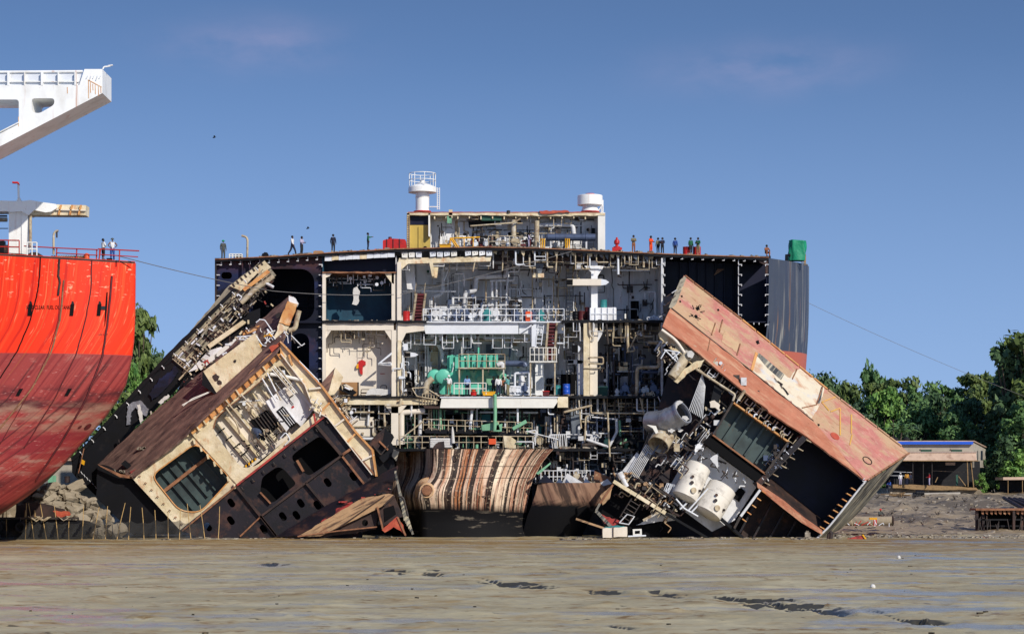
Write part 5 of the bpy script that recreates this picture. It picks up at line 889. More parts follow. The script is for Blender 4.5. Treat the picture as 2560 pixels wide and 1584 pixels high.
for k, pts in enumerate(([(318, 1016), (332, 1004), (350, 1000), (362, 1012), (372, 1022), (366, 1040), (352, 1030), (338, 1018), (328, 1030), (326, 1060), (316, 1062)], [(342, 1012), (350, 1010), (358, 1050), (352, 1058)], [(396, 950), (440, 915), (446, 930), (410, 975), (380, 1000), (372, 985)], [(395, 1005), (420, 985), (424, 990), (402, 1010)])):
    G(A_, 'torn_sheet', ('silver_lagging', 'cloth_white', 'navy_bulkhead', 'cloth_white')[k], rag(pts, 5, 2.2, k), 200.2 - .1 * k, .25)
G(A_, 'bent_bracket', 'yellow_paint', rag([(204, 1147), (212, 1152), (210, 1162), (203, 1158)], 5, 1, 1), 198.8, .15); T(A_, 'bracket', 'rust_edge', [(210, 1120), (196, 1182)], 198.8, 1.2)
G(A_, 'hull_plate', 'black_steel', [(470, 925), (598, 790), (650, 770), (650, 900), (560, 970), (420, 1020)], 202.2, .3)
for k in range(7): T(A_, 'torn_edge', 'pipe_grey', [(202 + k * 7, 1178 + k * 7), (206 + k * 7, 1184 + k * 7 + r4.uniform(-2, 2))], 199.2, .9)
for k in range(9): G(A_, 'slot', 'dark_rust', [(262 + k * 14, 1180 + k * 15), (268 + k * 14, 1179 + k * 15), (274 + k * 14, 1190 + k * 15), (270 + k * 14, 1191 + k * 15)], 197.6, .1)
for k in range(150):
    t = r4.uniform(.0, 1); a = along((655, 662), (436, 892), t, -r4.uniform(3, 52)); k_ = r4.random(); nn = r4.choice(['grey_grill', 'pipe_dark', 'pipe_cream', 'flat_black', 'dark_rust', 'girder_white'])
    if k_ < .5: b = along((655, 662), (436, 892), t + r4.uniform(.02, .12), 0); d = (b[0] - along((655, 662), (436, 892), t, 0)[0], b[1] - along((655, 662), (436, 892), t, 0)[1]); bar(A_, 'torn_strip', nn, a, (a[0] + d[0], a[1] + d[1]), r4.uniform(1.5, 5), 200.2, .3)
    else: bar(A_, 'torn_rib', nn, a, (a[0] + r4.uniform(5, 12), a[1] + r4.uniform(5, 12)), r4.uniform(1.5, 4), 200.1, .3)
# ---------------------------------------------------------------- fallen hull section
YM[0] = lambda Y: 193.2 + (Y - 195) * .7
W = thing('fallen_hull_section', 'tilted hull section with rust brown deck, cream frames and black double bottom', 'wreckage', p(600, 1338, 198))
dkp = PL((330, 1187, 196.2), (700, 858, 196.2), (500, 932, 203))
deck = [(245, 1160), (372, 1040), (500, 932), (600, 842), (726, 737), (735, 752), (705, 855), (690, 880), (560, 996), (440, 1108), (330, 1192)]
dn = -dkp.n * .18
MB().prism([dkp(x, y) for x, y, _ in rag(deck, 16, 1.2, 3)], d=dn).build('deck_plate', 'deck_rust', W)
G(W, 'hull_plate', 'black_steel', rag([(245, 1160), (332, 1190), (455, 1330), (335, 1338), (240, 1240)], 14, 1.5, 7), 197.5, 3)
G(W, 'deck_edge', 'rust_edge', [(244, 1160), (252, 1166), (300, 1192), (334, 1196), (330, 1188), (300, 1184)], 196.4, .3)
fr = [(468, 1072), (326, 1190), (450, 1324), (592, 1210)]
G(W, 'bay_frame', 'cream_paint', fr, 196.2, .12, holes=[rpoly([(490, 1106), (378, 1188), (448, 1276), (500, 1281), (578, 1196)], 22)])
hp = rpoly([(490, 1106), (378, 1188), (448, 1276), (500, 1281), (578, 1196)], 22); MB().tube([p(x, y, 196.15) for x, y in hp + hp[:1]], .06).build('frame_rim', 'orange_plate', W)
G(W, 'bay_wall', 'teal_wall', [(480, 1090), (350, 1190), (455, 1310), (590, 1205)], 198.6, .15)
for k in range(7):
    a = (375 + k * 19, 1185 - k * 16); bar(W, 'bay_rib', 'teal_wall', a, (a[0] + 88, a[1] + 104), 3.4, 198.2, .4)
bar(W, 'bay_beam', 'rust_edge', (402, 1233), (526, 1136), 8, 198, .4)
g2 = rpoly([(531, 1078), (541, 1042), (656, 950), (704, 908), (792, 1030), (640, 1165), (604, 1170)], 16)
G(W, 'bay_frame', 'cream_paint', [(468, 1072), (700, 862), (716, 866), (818, 1031), (592, 1210)], 196.0, .14, holes=[g2]); MB().tube([p(x, y, 195.95) for x, y in g2[3:14]], .05).build('frame_rim', 'rust_edge', W)
G(W, 'bay_wall', 'room_white', [(520, 1070), (700, 890), (800, 1032), (600, 1190)], 198.4, .15)
for k in range(8):
    a = (540 + k * 22, 1058 - k * 19); bar(W, 'bay_rib', 'cream_paint', a, (a[0] + 84, a[1] + 100), 7, 197.9 - .05 * (k % 2), .5)
for k in range(5): a = (545 + k * 19, 1082 + k * 19); bar(W, 'bay_slot', 'flat_black', a, (a[0] + 16, a[1] - 13), 2.4, 197.8, .3)
G(W, 'orange_flange', 'orange_plate', rag([(700, 862), (712, 892), (690, 902), (600, 985), (480, 1086), (466, 1072), (560, 990)], 15, 1, 8), 195.8, .15)
for k in range(14):
    a = along((690, 885), (474, 1078), k / 13, 0); bar(W, 'bracket', r4.choice(['cream_paint', 'orange_plate', 'dark_rust']), (a[0] - 3, a[1] - 4), (a[0] + 8, a[1] + 13), 3.2, 195.5, .5)
for k in range(9):
    a = along((460, 1080), (334, 1190), k / 8, 0); T(W, 'bracket', 'dark_rust', [(a[0], a[1]), (a[0] + 4, a[1] + 3), (a[0] + 6, a[1])], 195.9, 1.3)
for k in range(8):
    a = along((470, 1076), (588, 1206), k / 7, 4); bar(W, 'bracket', 'cream_paint', a, (a[0] + 3, a[1] + 12), 4, 195.7, .4)
    a = along((340, 1196), (445, 1316), k / 7, -8); T(W, 'bracket', 'rust_edge', [(a[0], a[1]), (a[0] + 3, a[1] - 3), (a[0] + 6, a[1])], 196, 1.1)
# machinery inside the second bay
G(W, 'opening', 'flat_black', [(623, 1052), (666, 1024), (697, 1063), (664, 1095)], 197.6, .2)
for k in range(7): bar(W, 'grating_bar', 'pipe_dark', (636 + k * 7, 1045 - k * 4), (662 + k * 7, 1080 - k * 4), 2.4, 197.4, .2)
MB().lathe(p(650, 1090, 197), p(640, 1078, 198), [(0, 0), (.1, .3), (.5, .4), (1.2, .4)], 16).build('motor', 'steel_blue', W)
G(W, 'machine_casing', 'engine_wall', [(663, 1004), (729, 954), (782, 1026), (753, 1066), (737, 1050), (716, 1078)], 196.9, .5); G(W, 'machine_casing', 'girder_white', [(728, 956), (752, 940), (800, 1008), (782, 1026)], 196.6, .4)
G(W, 'opening', 'flat_black', [(690, 1028), (707, 1014), (741, 1058), (727, 1072)], 196.85, .1)
for k in range(4): bar(W, 'grating_bar', 'pipe_grey', (697 + k * 5, 1026 - k * 3), (726 + k * 5, 1064 - k * 3), 1.8, 196.8, .1)
G(W, 'notice', 'red_paint', [(728, 1017), (734, 1013), (736, 1017), (730, 1021)], 196.86, .03)
G(W, 'machine_casing', 'room_white', [(712, 972), (737, 958), (746, 978), (722, 992)], 196.7, .2)
for k in range(8):
    a = (614 + k * 9, 1062 - k * 8); G(W, 'hazard_stripe', 'yellow_paint' if k % 2 else 'flat_black', [(608 + k * 4, 1166 - k * 3), (612 + k * 4, 1163 - k * 3), (614 + k * 4, 1169 - k * 3), (610 + k * 4, 1172 - k * 3)], 197.0, .05)
for pts, r, Y, mt in (([(564, 1000), (622, 1070)], 2, 195.6, 'pipe_cream'), ([(602, 985), (640, 1025)], 1.8, 195.6, 'pipe_cream'), ([(553, 1018), (640, 958), (676, 928)], 3, 197.4, 'pipe_cream'), ([(672, 940), (702, 1000)], 2, 195.7, 'pipe_cream'), ([(655, 945), (690, 1004)], 1.7, 195.7, 'girder_white'), ([(668, 932), (690, 978)], 1.5, 195.6, 'girder_white'), ([(684, 920), (722, 968)], 2, 195.6, 'pipe_cream'), ([(692, 914), (730, 962)], 2, 195.6, 'pipe_cream'), ([(676, 935), (700, 938), (756, 950)], 4.5, 195.8, 'white_paint'), ([(568, 1030), (592, 1014), (600, 1022)], 2.4, 197, 'pipe_dark'), ([(596, 1005), (650, 1000)], 2, 197.2, 'pipe_grey'), ([(560, 1012), (592, 1058), (600, 1085)], 2.2, 195.7, 'pipe_cream'), ([(700, 1095), (714, 1080), (726, 1098), (712, 1112)], 1.5, 195.8, 'girder_white')):
    T(W, 'pipe', mt, pts, Y, r, 5)
mb = MB(); ladder_mb(mb, (682, 918), (740, 985), 9, 195.6, 9, .045); mb.build('ladder', 'white_paint', W)
for k in range(12): x = r4.uniform(600, 720); y = 1130 - (x - 600) * .55 + r4.uniform(-26, 8); T(W, 'torn_pipe', r4.choice(['pipe_dark', 'pipe_cream', 'flat_black']), [(x, y), (x + r4.uniform(-10, 10), y + r4.uniform(-8, 8)), (x + r4.uniform(-12, 12), y + r4.uniform(-4, 12))], 196.8, 1.2, 4)
# cream end girder
edge = [(700, 853), (803, 964), (886, 1076), (930, 1124), (940, 1190)]; inner = [(702, 884), (762, 962), (786, 1026), (818, 1042), (877, 1118), (930, 1186)]
G(W, 'end_girder', 'cream_paint', edge + list(reversed(inner)), 195.9, 1.2)
for a, b in zip(edge, edge[1:]): bar(W, 'girder_flange', 'orange_plate', a, b, 3.4, 195.4, 1.7)
for a, b in zip(inner, inner[1:]): bar(W, 'girder_flange', 'room_white', a, b, 2.4, 195.5, .6)
for k, (a, b) in enumerate((((730, 912), (722, 886)), ((772, 972), (806, 968)), ((800, 1030), (824, 1006)), ((838, 1064), (862, 1046)), ((868, 1104), (890, 1082)), ((905, 1150), (934, 1136)))): bar(W, 'gusset', 'room_white' if k % 2 else 'orange_plate', a, b, 4.5, 195.5, .5)
mb = MB()
for a, b in (((748, 902), (795, 950)), ((756, 914), (800, 964))): mb.tube([a, b], .05, 195.8)
for k in range(5): a = along((748, 902), (795, 950), k / 4); b = along((756, 914), (800, 964), (k + .5) / 4.5); mb.tube([a, b], .04, 195.8)
mb.build('railing', 'girder_white', W)
for k in range(12): x = r4.uniform(776, 826); y = 985 + (x - 776) * .9 + r4.uniform(-10, 30); T(W, 'torn_pipe', r4.choice(['girder_white', 'pipe_cream', 'white_paint']), [(x, y), (x + r4.uniform(-14, 14), y + r4.uniform(-10, 14))], 195.4, r4.uniform(.8, 2.2))
G(W, 'warning_sign', 'faded_red', [(782, 1034), (787, 1033), (791, 1054), (786, 1056)], 195.2, .05)
# black double bottom
dbp = [(590, 1212), (815, 1036), (878, 1118), (938, 1188), (908, 1214), (905, 1345), (500, 1345), (455, 1324)]
ov = lambda x, y, a=35: rr_(x - 7.5, y - 12, x + 7.5, y + 12, 7.3, 6, -a)
hl = [rpoly([(726, 1142), (746, 1124), (800, 1088), (852, 1136), (772, 1190), (752, 1174)], 12), rpoly([(650, 1228), (655, 1192), (692, 1166), (708, 1170), (742, 1208), (682, 1257), (664, 1250)], 10)] + [ov(x, y) for x, y in ((819, 1205), (883, 1190), (752, 1257), (793, 1262), (707, 1290), (741, 1287), (659, 1322), (578, 1256), (577, 1300), (520, 1316))]
G(W, 'double_bottom', 'purple_steel', dbp, 196.1, .14, holes=hl)
G(W, 'bay_back', 'flat_black', [(590, 1215), (815, 1040), (936, 1188), (905, 1345), (500, 1345)], 199.4, .1)
for a, b, wd, mt in (((592, 1212), (815, 1037), 5, 'faded_red'), ((592, 1216), (690, 1338), 6, 'dark_rust'), ((652, 1290), (854, 1138), 5, 'dark_rust'), ((764, 1206), (826, 1280), 4.5, 'dark_rust'), ((790, 1062), (856, 1140), 7, 'dark_rust'), ((854, 1138), (914, 1214), 4.5, 'rust_edge'), ((455, 1326), (590, 1214), 4, 'rust_edge'), ((600, 1340), (652, 1290), 3.5, 'rust_edge'), ((908, 1212), (826, 1278), 5, 'dark_rust'), ((826, 1278), (716, 1345), 5, 'rust_edge'), ((652, 1290), (690, 1338), 4, 'rust_edge'), ((878, 1118), (938, 1188), 4, 'rust_edge'), ((742, 1150), (758, 1178), 5, 'rust_edge'), ((650, 1230), (676, 1258), 3, 'rust_edge'), ((856, 1136), (876, 1122), 6, 'rust_edge')):
    bar(W, 'frame_edge', mt, a, b, wd, 195.6, .6)
mb = MB()
for k in range(9):
    a = along((600, 1212), (812, 1046), k / 8, 6); mb.tube([a, (a[0] + 4, a[1] + 7), (a[0] + 7, a[1] + 6)], .05, 195.8)
mb.build('stiffener_ends', 'pipe_dark', W)
# things still attached on the sloping deck
G(W, 'deck_box', 'cream_paint', [(508, 928), (637, 832), (655, 877), (543, 984)], 197.4, 1.8); G(W, 'box_end', 'black_steel', [(506, 928), (543, 984), (538, 986), (505, 962)], 197.3, 1.6)  # black end plate paints the shadow side of the cream box
for x, y, s in ((540, 942, 9), (548, 955, 6), (587, 902, 4)): G(W, 'burn_hole', 'dark_rust', rag([(x - s, y), (x, y - s), (x + s, y - 2), (x + s * .5, y + s), (x - s * .4, y + s)], 4, 2.5, x), 197.32, .06)
for k in range(34):
    t = r4.random(); a = along((512, 922), (640, 826), t, -r4.uniform(-2, 16)); T(W, 'torn_pipe', r4.choice(['scrap', 'pipe_cream', 'dark_rust', 'girder_white', 'faded_red']), [a, (a[0] + r4.uniform(-9, 9), a[1] + r4.uniform(-9, 9)), (a[0] + r4.uniform(-12, 12), a[1] + r4.uniform(-12, 6))], 198.5 + r4.random(), r4.uniform(.9, 2.6), 4)
for k in range(13):
    x, y = r4.uniform(630, 676), r4.uniform(828, 884); T(W, 'torn_pipe', r4.choice(['white_paint', 'girder_white', 'yellow_paint', 'scrap']), [(x, y), (x + r4.uniform(-22, 10), y + r4.uniform(-26, 18)), (x + r4.uniform(-12, 22), y + r4.uniform(-12, 22))], 197.6, r4.uniform(.9, 1.8), 5)
for pts in ([(592, 842), (640, 838), (655, 862), (676, 868)], [(620, 846), (606, 840), (596, 848), (650, 850)], [(648, 798), (662, 800), (684, 832), (672, 840)], [(640, 806), (650, 798)], [(660, 842), (688, 866), (700, 850)], [(668, 832), (690, 858)]): T(W, 'bent_railing', 'girder_white', pts, 197.8, 1.5, 3)
for pts in ([(455, 1012), (470, 1004), (520, 982), (545, 968)], [(458, 1014), (480, 996), (540, 972)]): T(W, 'bent_railing', 'white_paint', pts, 197.6, 1.2, 6)
G(W, 'deck_stub', 'faded_red', rag([(625, 918), (645, 898), (652, 900), (640, 912), (630, 926)], 5, 2, 3), 197, .3)
G(W, 'end_panel', 'orange_plate', rag([(719, 752), (744, 760), (723, 814), (697, 806)], 9, 1, 5), 198, .3); G(W, 'end_panel', 'cream_paint', rag([(697, 808), (722, 816), (706, 860), (680, 864)], 8, 2, 6), 197.6, .25)
G(W, 'end_panel', 'engine_wall', rag([(722, 738), (734, 742), (746, 758), (742, 766), (722, 752)], 6, 1.4, 9), 198.2, .4); G(W, 'deck_tip', 'red_fin', rag([(672, 868), (701, 855), (700, 884), (682, 884)], 6, 1.4, 4), 195.8, .3)
T(W, 'pipe', 'pipe_cream', [(748, 776), (742, 800), (738, 822), (722, 826)], 197.6, 6, 9, 12)
for k in range(9): x, y = r4.uniform(700, 730), r4.uniform(826, 866); T(W, 'torn_pipe', r4.choice(['girder_white', 'pipe_dark', 'pipe_cream']), [(x, y), (x + r4.uniform(-12, 16), y + r4.uniform(-10, 22))], 197.2, r4.uniform(.8, 1.8))
T(W, 'torn_pipe', 'girder_white', [(728, 838), (754, 864), (744, 868)], 197.2, 1.3); T(W, 'torn_pipe', 'girder_white', [(754, 864), (762, 858)], 197.2, 1.3)
G(W, 'winch', 'dark_rust', [(688, 786), (698, 780), (702, 790), (692, 797)], 198.5, .5); G(W, 'deck_stub', 'orange_plate', [(605, 828), (650, 812), (640, 826), (608, 838)], 199, .3)
G(W, 'deck_stub', 'black_steel', [(302, 1158), (312, 1150), (332, 1166), (326, 1178)], 197.8, .5); G(W, 'deck_stub', 'faded_red', [(324, 1178), (344, 1170), (332, 1188)], 196.6, .3)
for k in range(12): x = r4.uniform(280, 345); G(W, 'deck_debris', 'scrap', rag([(x, 1176 + (x - 280) * .1), (x + 5, 1172 + (x - 280) * .1), (x + 7, 1179 + (x - 280) * .1)], 3, 1.5, k), 197.2, .3)
for k in range(7): x = 345 + k * 1.5 + r4.uniform(-6, 12); G(W, 'deck_debris', 'scrap', rag([(x, 1122), (x + 6, 1116), (x + 9, 1124)], 3, 2, k), 198.6, .3)
# flaps of torn plate behind
G(W, 'torn_flap', 'deck_rust', [(838, 918), (803, 958), (818, 992), (824, 984)], 198.5, .2); G(W, 'torn_flap', 'cream_paint', rag([(838, 919), (858, 942), (846, 972), (830, 992), (818, 990)], 8, .8, 3), 198.4, .15); G(W, 'torn_flap', 'black_steel', [(818, 990), (834, 986), (824, 1000)], 198.2, .2)
for k in range(14): x, y = r4.uniform(838, 870), r4.uniform(962, 1030); T(W, 'torn_pipe', r4.choice(['pipe_cream', 'girder_white', 'pipe_dark', 'wood']), [(x, y), (x + r4.uniform(-14, 14), y + r4.uniform(-16, 16))], 198.6, r4.uniform(1, 2.6))
T(W, 'loose_pole', 'wood', [(846, 1022), (874, 993)], 197.6, 3.4)
G(W, 'torn_flap', 'purple_steel', [(963, 1067), (918, 1108), (940, 1128), (956, 1104)], 198.4, .3); G(W, 'torn_flap', 'black_steel', rag([(963, 1067), (985, 1092), (978, 1106), (998, 1128), (992, 1152), (976, 1140), (958, 1156), (935, 1130), (952, 1100)], 8, 1.6, 8), 198.8, .25); G(W, 'torn_flap', 'grey_hull', rag([(984, 1122), (998, 1128), (990, 1152), (980, 1140)], 5, 1.4, 6), 198, .2)
bar(W, 'torn_rib', 'rust_edge', (948, 1102), (970, 1124), 4, 198.2, .4); bar(W, 'torn_rib', 'pipe_dark', (932, 1112), (952, 1136), 2.4, 198.2, .3); bar(W, 'torn_rib', 'pipe_dark', (952, 1136), (972, 1112), 2.4, 198.2, .3)
G(W, 'torn_flap', 'black_steel', [(930, 1120), (985, 1150), (990, 1200), (940, 1195)], 199.5, .2)
clutter(W, 625, 1060, 715, 1110, 195.6, 197.2, 34, r4, ('pipe_dark', 'pipe_cream', 'scrap', 'flat_black'), (.02, .05), 'torn_pipework', -38); clutter(W, 600, 965, 740, 1010, 196.2, 197.6, 30, r4, ('pipe_cream', 'girder_white', 'pipe_dark'), (.015, .04), 'torn_pipework', -38)
clutter(W, 810, 1000, 900, 1050, 196, 199, 80, r4, ('pipe_cream', 'pipe_dark', 'dark_rust', 'girder_white'), (.02, .06), 'torn_pipework', 52)
for k in range(60):
    t = r4.random(); a = along((250, 1150), (720, 745), t, -r4.uniform(2, 70)); q = dkp(a[0], a[1], .05); s_ = r4.uniform(.04, .2); MB().wbox(q, (s_, s_ * .7, s_ * .4), Matrix.Rotation(r4.uniform(0, 3), 3, 'Y')).build('deck_scrap', r4.choice(['scrap', 'dark_rust', 'cream_paint', 'faded_red']), W)
# ---------------------------------------------------------------- rusty box in front
YM[0] = lambda Y: Y - 2
D_ = thing('rusty_hull_box', 'rusty box shaped hull fragment with purple plate and red fin, right of the black section', 'wreckage', p(880, 1340, 193))
pp = PL((745, 1338, 191.5), (984, 1236, 191.5), (905, 1212, 195))
MB().prism([pp(x, y) for x, y, _ in rag([(994, 1163), (982, 1200), (976, 1232), (905, 1243), (748, 1340), (690, 1340), (780, 1284), (905, 1212)], 14, 1.5, 4)], d=pp.n * -.15).build('top_plate', 'purple_steel', D_)
MB().prism([pp(x, y, .03) for x, y, _ in rag([(836, 1288), (840, 1272), (880, 1254), (886, 1258), (858, 1280), (800, 1312), (805, 1300)], 6, 2, 5)], d=pp.n * -.02).build('paint_patch', 'faded_red', D_)
G(D_, 'side_plate', 'tan_plate', rag([(984, 1236), (958, 1263), (880, 1302), (800, 1340), (744, 1340), (905, 1245), (972, 1233)], 13, 1.4, 6), 191.4, .15)
G(D_, 'side_plate', 'dark_rust', rag([(946, 1268), (940, 1322), (870, 1334), (800, 1342), (880, 1302)], 12, 1.2, 7), 191.9, .2, holes=[rr_(905, 1298, 920, 1314, 7, 5)])
G(D_, 'box_end', 'dark_rust', [(984, 1236), (1008, 1290), (992, 1296), (954, 1318), (944, 1268), (958, 1260)], 191.7, .2); G(D_, 'box_end', 'flat_black', [(960, 1270), (984, 1262), (990, 1284), (962, 1304)], 191.6, .1)
bar(D_, 'box_edge', 'rust_edge', (943, 1266), (957, 1322), 4, 191.2, .5); bar(D_, 'box_edge', 'rust_edge', (744, 1340), (845, 1326), 3, 191.3, .4); bar(D_, 'box_edge', 'rust_edge', (845, 1326), (942, 1316), 3, 191.3, .4); bar(D_, 'box_edge', 'dark_rust', (986, 1238), (960, 1262), 4, 191.2, .4)
bar(D_, 'cable_seam', 'dark_rust', (962, 1238), (846, 1318), 2, 191.1, .2)
for k in range(6): bar(D_, 'end_plate', r4.choice(['dark_rust', 'purple_steel', 'grey_hull']), (988 + k * 2, 1176 + k * 10), (1012 + k * 4, 1300 + k * 7), 5, 192.6 + .15 * k, .3)
T(D_, 'bent_pipe', 'pipe_dark', [(996, 1240), (1008, 1242), (1020, 1290)], 191.8, 2.6, 6)
G(D_, 'hull_fin', 'red_fin', rag([(955, 1324), (962, 1316), (993, 1290), (998, 1300), (1008, 1312), (1014, 1340), (1002, 1326), (984, 1316), (962, 1330)], 7, 1, 2), 190.8, .25); bar(D_, 'box_edge', 'rust_edge', (994, 1292), (1014, 1338), 4, 190.7, .3)
for k in range(14): x = r4.uniform(850, 985); y = 1262 - (x - 850) * .27 + r4.uniform(-6, 6); q = pp(x, y, .1); MB().wbox(q, (r4.uniform(.05, .3), .1, r4.uniform(.03, .1))).build('deck_debris', r4.choice(['scrap', 'faded_red', 'dark_rust']), D_)
# ---------------------------------------------------------------- pink section on the right
YM[0] = lambda Y: 191.8 + (Y - 194.4) * .68
K = thing('fallen_pink_section', 'tilted hull section with faded pink plating, twin white tanks and silver duct beneath', 'wreckage', p(1900, 1340, 198))
up = [(1710, 688, 204), (1855, 799, 204.6), (2070, 975, 205), (2255, 1116, 205.4), (2272, 1132, 205.2)]; kn = [(1676, 770, 200.2), (1880, 930, 199.6), (2033, 1053, 199), (2164, 1202, 196.8)]
P1 = PL((1676, 770, 200.2), (2033, 1053, 199.4), (2070, 975, 205)); P2 = PL((1655, 816, 197), (2017, 1090, 196.4), (1880, 930, 199.6))
def plate(par, name, mt, PLn, pts, off=0, th=.12, seg=0, amp=1, sd=1):
    q = [(a[0], a[1], 0) for a in pts]
    if seg: q = rag(q, seg, amp, sd)
    return MB().prism([PLn(x, y, off) for x, y, _ in q], d=PLn.n * -th).build(name, mt, par)
plate(K, 'upper_plating', 'pink_hull', P1, [a[:2] for a in up] + [(2164, 1202)] + [a[:2] for a in kn[2::-1]], 0, .14, 22, .7, 3)
plate(K, 'lower_plating', 'orange_hull', P2, [(1676, 770), (1880, 930), (2033, 1053), (2164, 1202), (2120, 1168), (2017, 1091), (1985, 1070), (1922, 1030), (1918, 1022), (1860, 978), (1763, 898), (1720, 862), (1656, 816)], .02, .14, 18, 1.2, 5)
plate(K, 'plating_strip', 'grey_grill', P1, [(1700, 700), (1712, 690), (1716, 694), (1690, 760), (1678, 772), (1672, 768)], .03, .05)
for k, pts in enumerate(([(1750, 783), (1790, 812), (1782, 838), (1742, 806)], [(1812, 828), (1848, 856), (1842, 882), (1804, 854)], [(1894, 886), (1935, 920), (1975, 945), (1990, 925), (2000, 922), (2060, 968), (2052, 1005), (2028, 1046), (1960, 990), (1880, 928)])): plate(K, 'bare_patch', 'bare_patch' if k == 2 else 'pale_patch', P1, pts, .03, .02, 7, 2.2, k)
plate(K, 'plating_strip', 'orange_plate', P1, [(1888, 880), (1894, 884), (1882, 928), (1876, 924)], .06, .05); plate(K, 'plating_strip', 'grey_hull', P1, [(1896, 882), (1960, 936), (1952, 950), (1918, 920), (1893, 890)], .05, .03); plate(K, 'plating_strip', 'grey_hull', P1, [(2052, 968), (2058, 962), (2050, 1008), (2040, 1010)], .05, .03)
for a, b, mt in (((1712, 690), (1855, 800), 'rust_edge'), ((1855, 800), (2070, 975), 'orange_plate'), ((2070, 975), (2255, 1117), 'pink_hull'), ((2272, 1133), (2166, 1202), 'rust_edge')):
    n_ = 6
    for k in range(n_):
        q0, q1 = along(a, b, k / n_), along(a, b, (k + .93) / n_); MB().tube([P1(q0[0], q0[1], .06), P1(q1[0], q1[1], .06)], .09, n=6).build('edge_bar', mt, K)
MB().tube([P1(x, y, .05) for x, y in ((1678, 771), (1760, 836), (1880, 930), (1960, 994), (2033, 1053))], .06).build('weld_seam', 'dark_rust', K)
for pts in ([(1788, 808), (1778, 838)], [(1850, 860), (1842, 888)], [(1806, 800), (1798, 830)], [(1992, 923), (1980, 948)], [(2056, 966), (2040, 1012), (2004, 1020)], [(1775, 846), (1768, 878)]): MB().tube([P1(x, y, .04) for x, y in pts], .06).build('weld_seam', 'rust_edge', K)
for pts in ([(2088, 992), (2054, 1005), (2072, 1026)], [(2076, 1029), (2100, 1020), (2100, 1088)], [(2128, 1036), (2128, 1084)], [(2130, 1086), (2124, 1112)]):
    for a, b in zip(pts, pts[1:]):
        d_ = Vector((b[0] - a[0], b[1] - a[1])).normalized(); q = Vector((-d_.y, d_.x)) * 1.5; plate(K, 'paint_mark', 'yellow_mark', P1, [(a[0] + q.x, a[1] + q.y), (b[0] + q.x, b[1] + q.y), (b[0] - q.x, b[1] - q.y), (a[0] - q.x, a[1] - q.y)], .05, .02)
plate(K, 'burn_hole', 'red_fin', P1, [(2087 + 11 * math.cos(t * .4), 1090 + 8 * math.sin(t * .4) + 5 * math.cos(t * .4)) for t in range(16)], .05, .03)
MB().tube([P1(2168 + 11 * math.cos(t * .4), 1151 + 8 * math.sin(t * .4) + 5 * math.cos(t * .4), .04) for t in range(17)], .04).build('burn_ring', 'dark_rust', K)
for x, y, s in ((1744, 772, 5), (1740, 792, 4), (1704, 741, 2.6), (1700, 754, 2.6), (1894, 856, 5), (1795, 775, 3), (2046, 1062, 3)): plate(K, 'burn_hole', 'flat_black', P1, [(x - s, y - s * .6), (x + s * .6, y - s), (x + s, y + s * .5), (x - s * .2, y + s)], .04, .03, 3, 1.6, int(x))
for k in range(9): x, y = 1738 + r4.uniform(-9, 14), 770 + r4.uniform(-9, 26); MB().tube([P1(x, y, .05), P1(x + r4.uniform(-9, 9), y + r4.uniform(-9, 9), .3)], .04).build('torn_edge', 'flat_black', K)
for k in range(5): x, y = 1935 + k * 7, 946 + k * 8; MB().tube([P1(x, y, .1), P1(x + 9 + r4.uniform(-4, 4), y + 10, .15)], r4.uniform(.03, .07)).build('torn_edge', 'dark_rust', K)
# bilge shell at the lower right
out = [(2272, 1133, 205), (2236, 1176, 204.6), (2195, 1226, 204), (2150, 1278, 203), (2105, 1320, 202), (2050, 1348, 200.6)]; inn = [(2164, 1202, 196.6), (2152, 1216, 196.5), (2130, 1244, 196.5), (2100, 1282, 196.5), (2072, 1316, 196.6), (2040, 1347, 196.8)]
rows = []
for o_, i_ in zip(out, inn):
    rows.append([p(i_[0] + (o_[0] - i_[0]) * t, i_[1] + (o_[1] - i_[1]) * t + 5 * math.sin(t * 3.14), i_[2] + (o_[2] - i_[2]) * t) for t in [k / 8 for k in range(9)]])
sh = MB().grid(rows); sh.build('bilge_shell', 'grey_hull', K)
mb = MB(); mb.tube([p(*q) for q in inn], .09); mb.build('shell_edge', 'pipe_grey', K)
for k in range(8): a = along((2140, 1225), (2062, 1322), k / 7, 0); bar(K, 'stiffener_end', 'orange_plate', a, (a[0] - 12, a[1] - 7), 2.4, 196.6, .8)
for k in range(5): x, y = 2160 + r4.uniform(-4, 14), 1199 + r4.uniform(-3, 3); T(K, 'torn_edge', 'girder_white', [(x, y), (x + r4.uniform(-7, 7), y + r4.uniform(-4, 8))], 196, 1)
# inside of the section
G(K, 'bay_wall', 'purple_steel', [(1672, 930), (1763, 900), (2017, 1092), (1893, 1215), (1860, 1350), (1600, 1350), (1560, 1230), (1640, 1040)], 204.4, .15)
G(K, 'bay_wall', 'navy', [(2017, 1092), (2162, 1202), (2050, 1345), (1890, 1345), (1880, 1212)], 203.6, .15)
G(K, 'bay_wall', 'navy', rag([(1980, 1250), (2040, 1240), (2092, 1262), (2070, 1290), (2010, 1300)], 10, 3, 3), 203.4, .1)
G(K, 'bay_roof', 'navy', [(2017, 1094, 196.6), (2162, 1204, 196.6), (2162, 1196, 203.4), (2017, 1086, 203.4)], 200, Vector((0, 0, -.08)))
bar(K, 'bulkhead', 'purple_steel', (2014, 1090), (1892, 1212), 13, 196.5, 6.5); bar(K, 'frame_edge', 'pipe_dark', (2019, 1094), (1898, 1216), 2, 196.3, .3)
for k in range(6): a = along((2016, 1098), (1912, 1205), k / 5); bar(K, 'stiffener_end', 'pipe_cream', a, (a[0] + 13, a[1] + 7), 2.2, 196.4, .8)
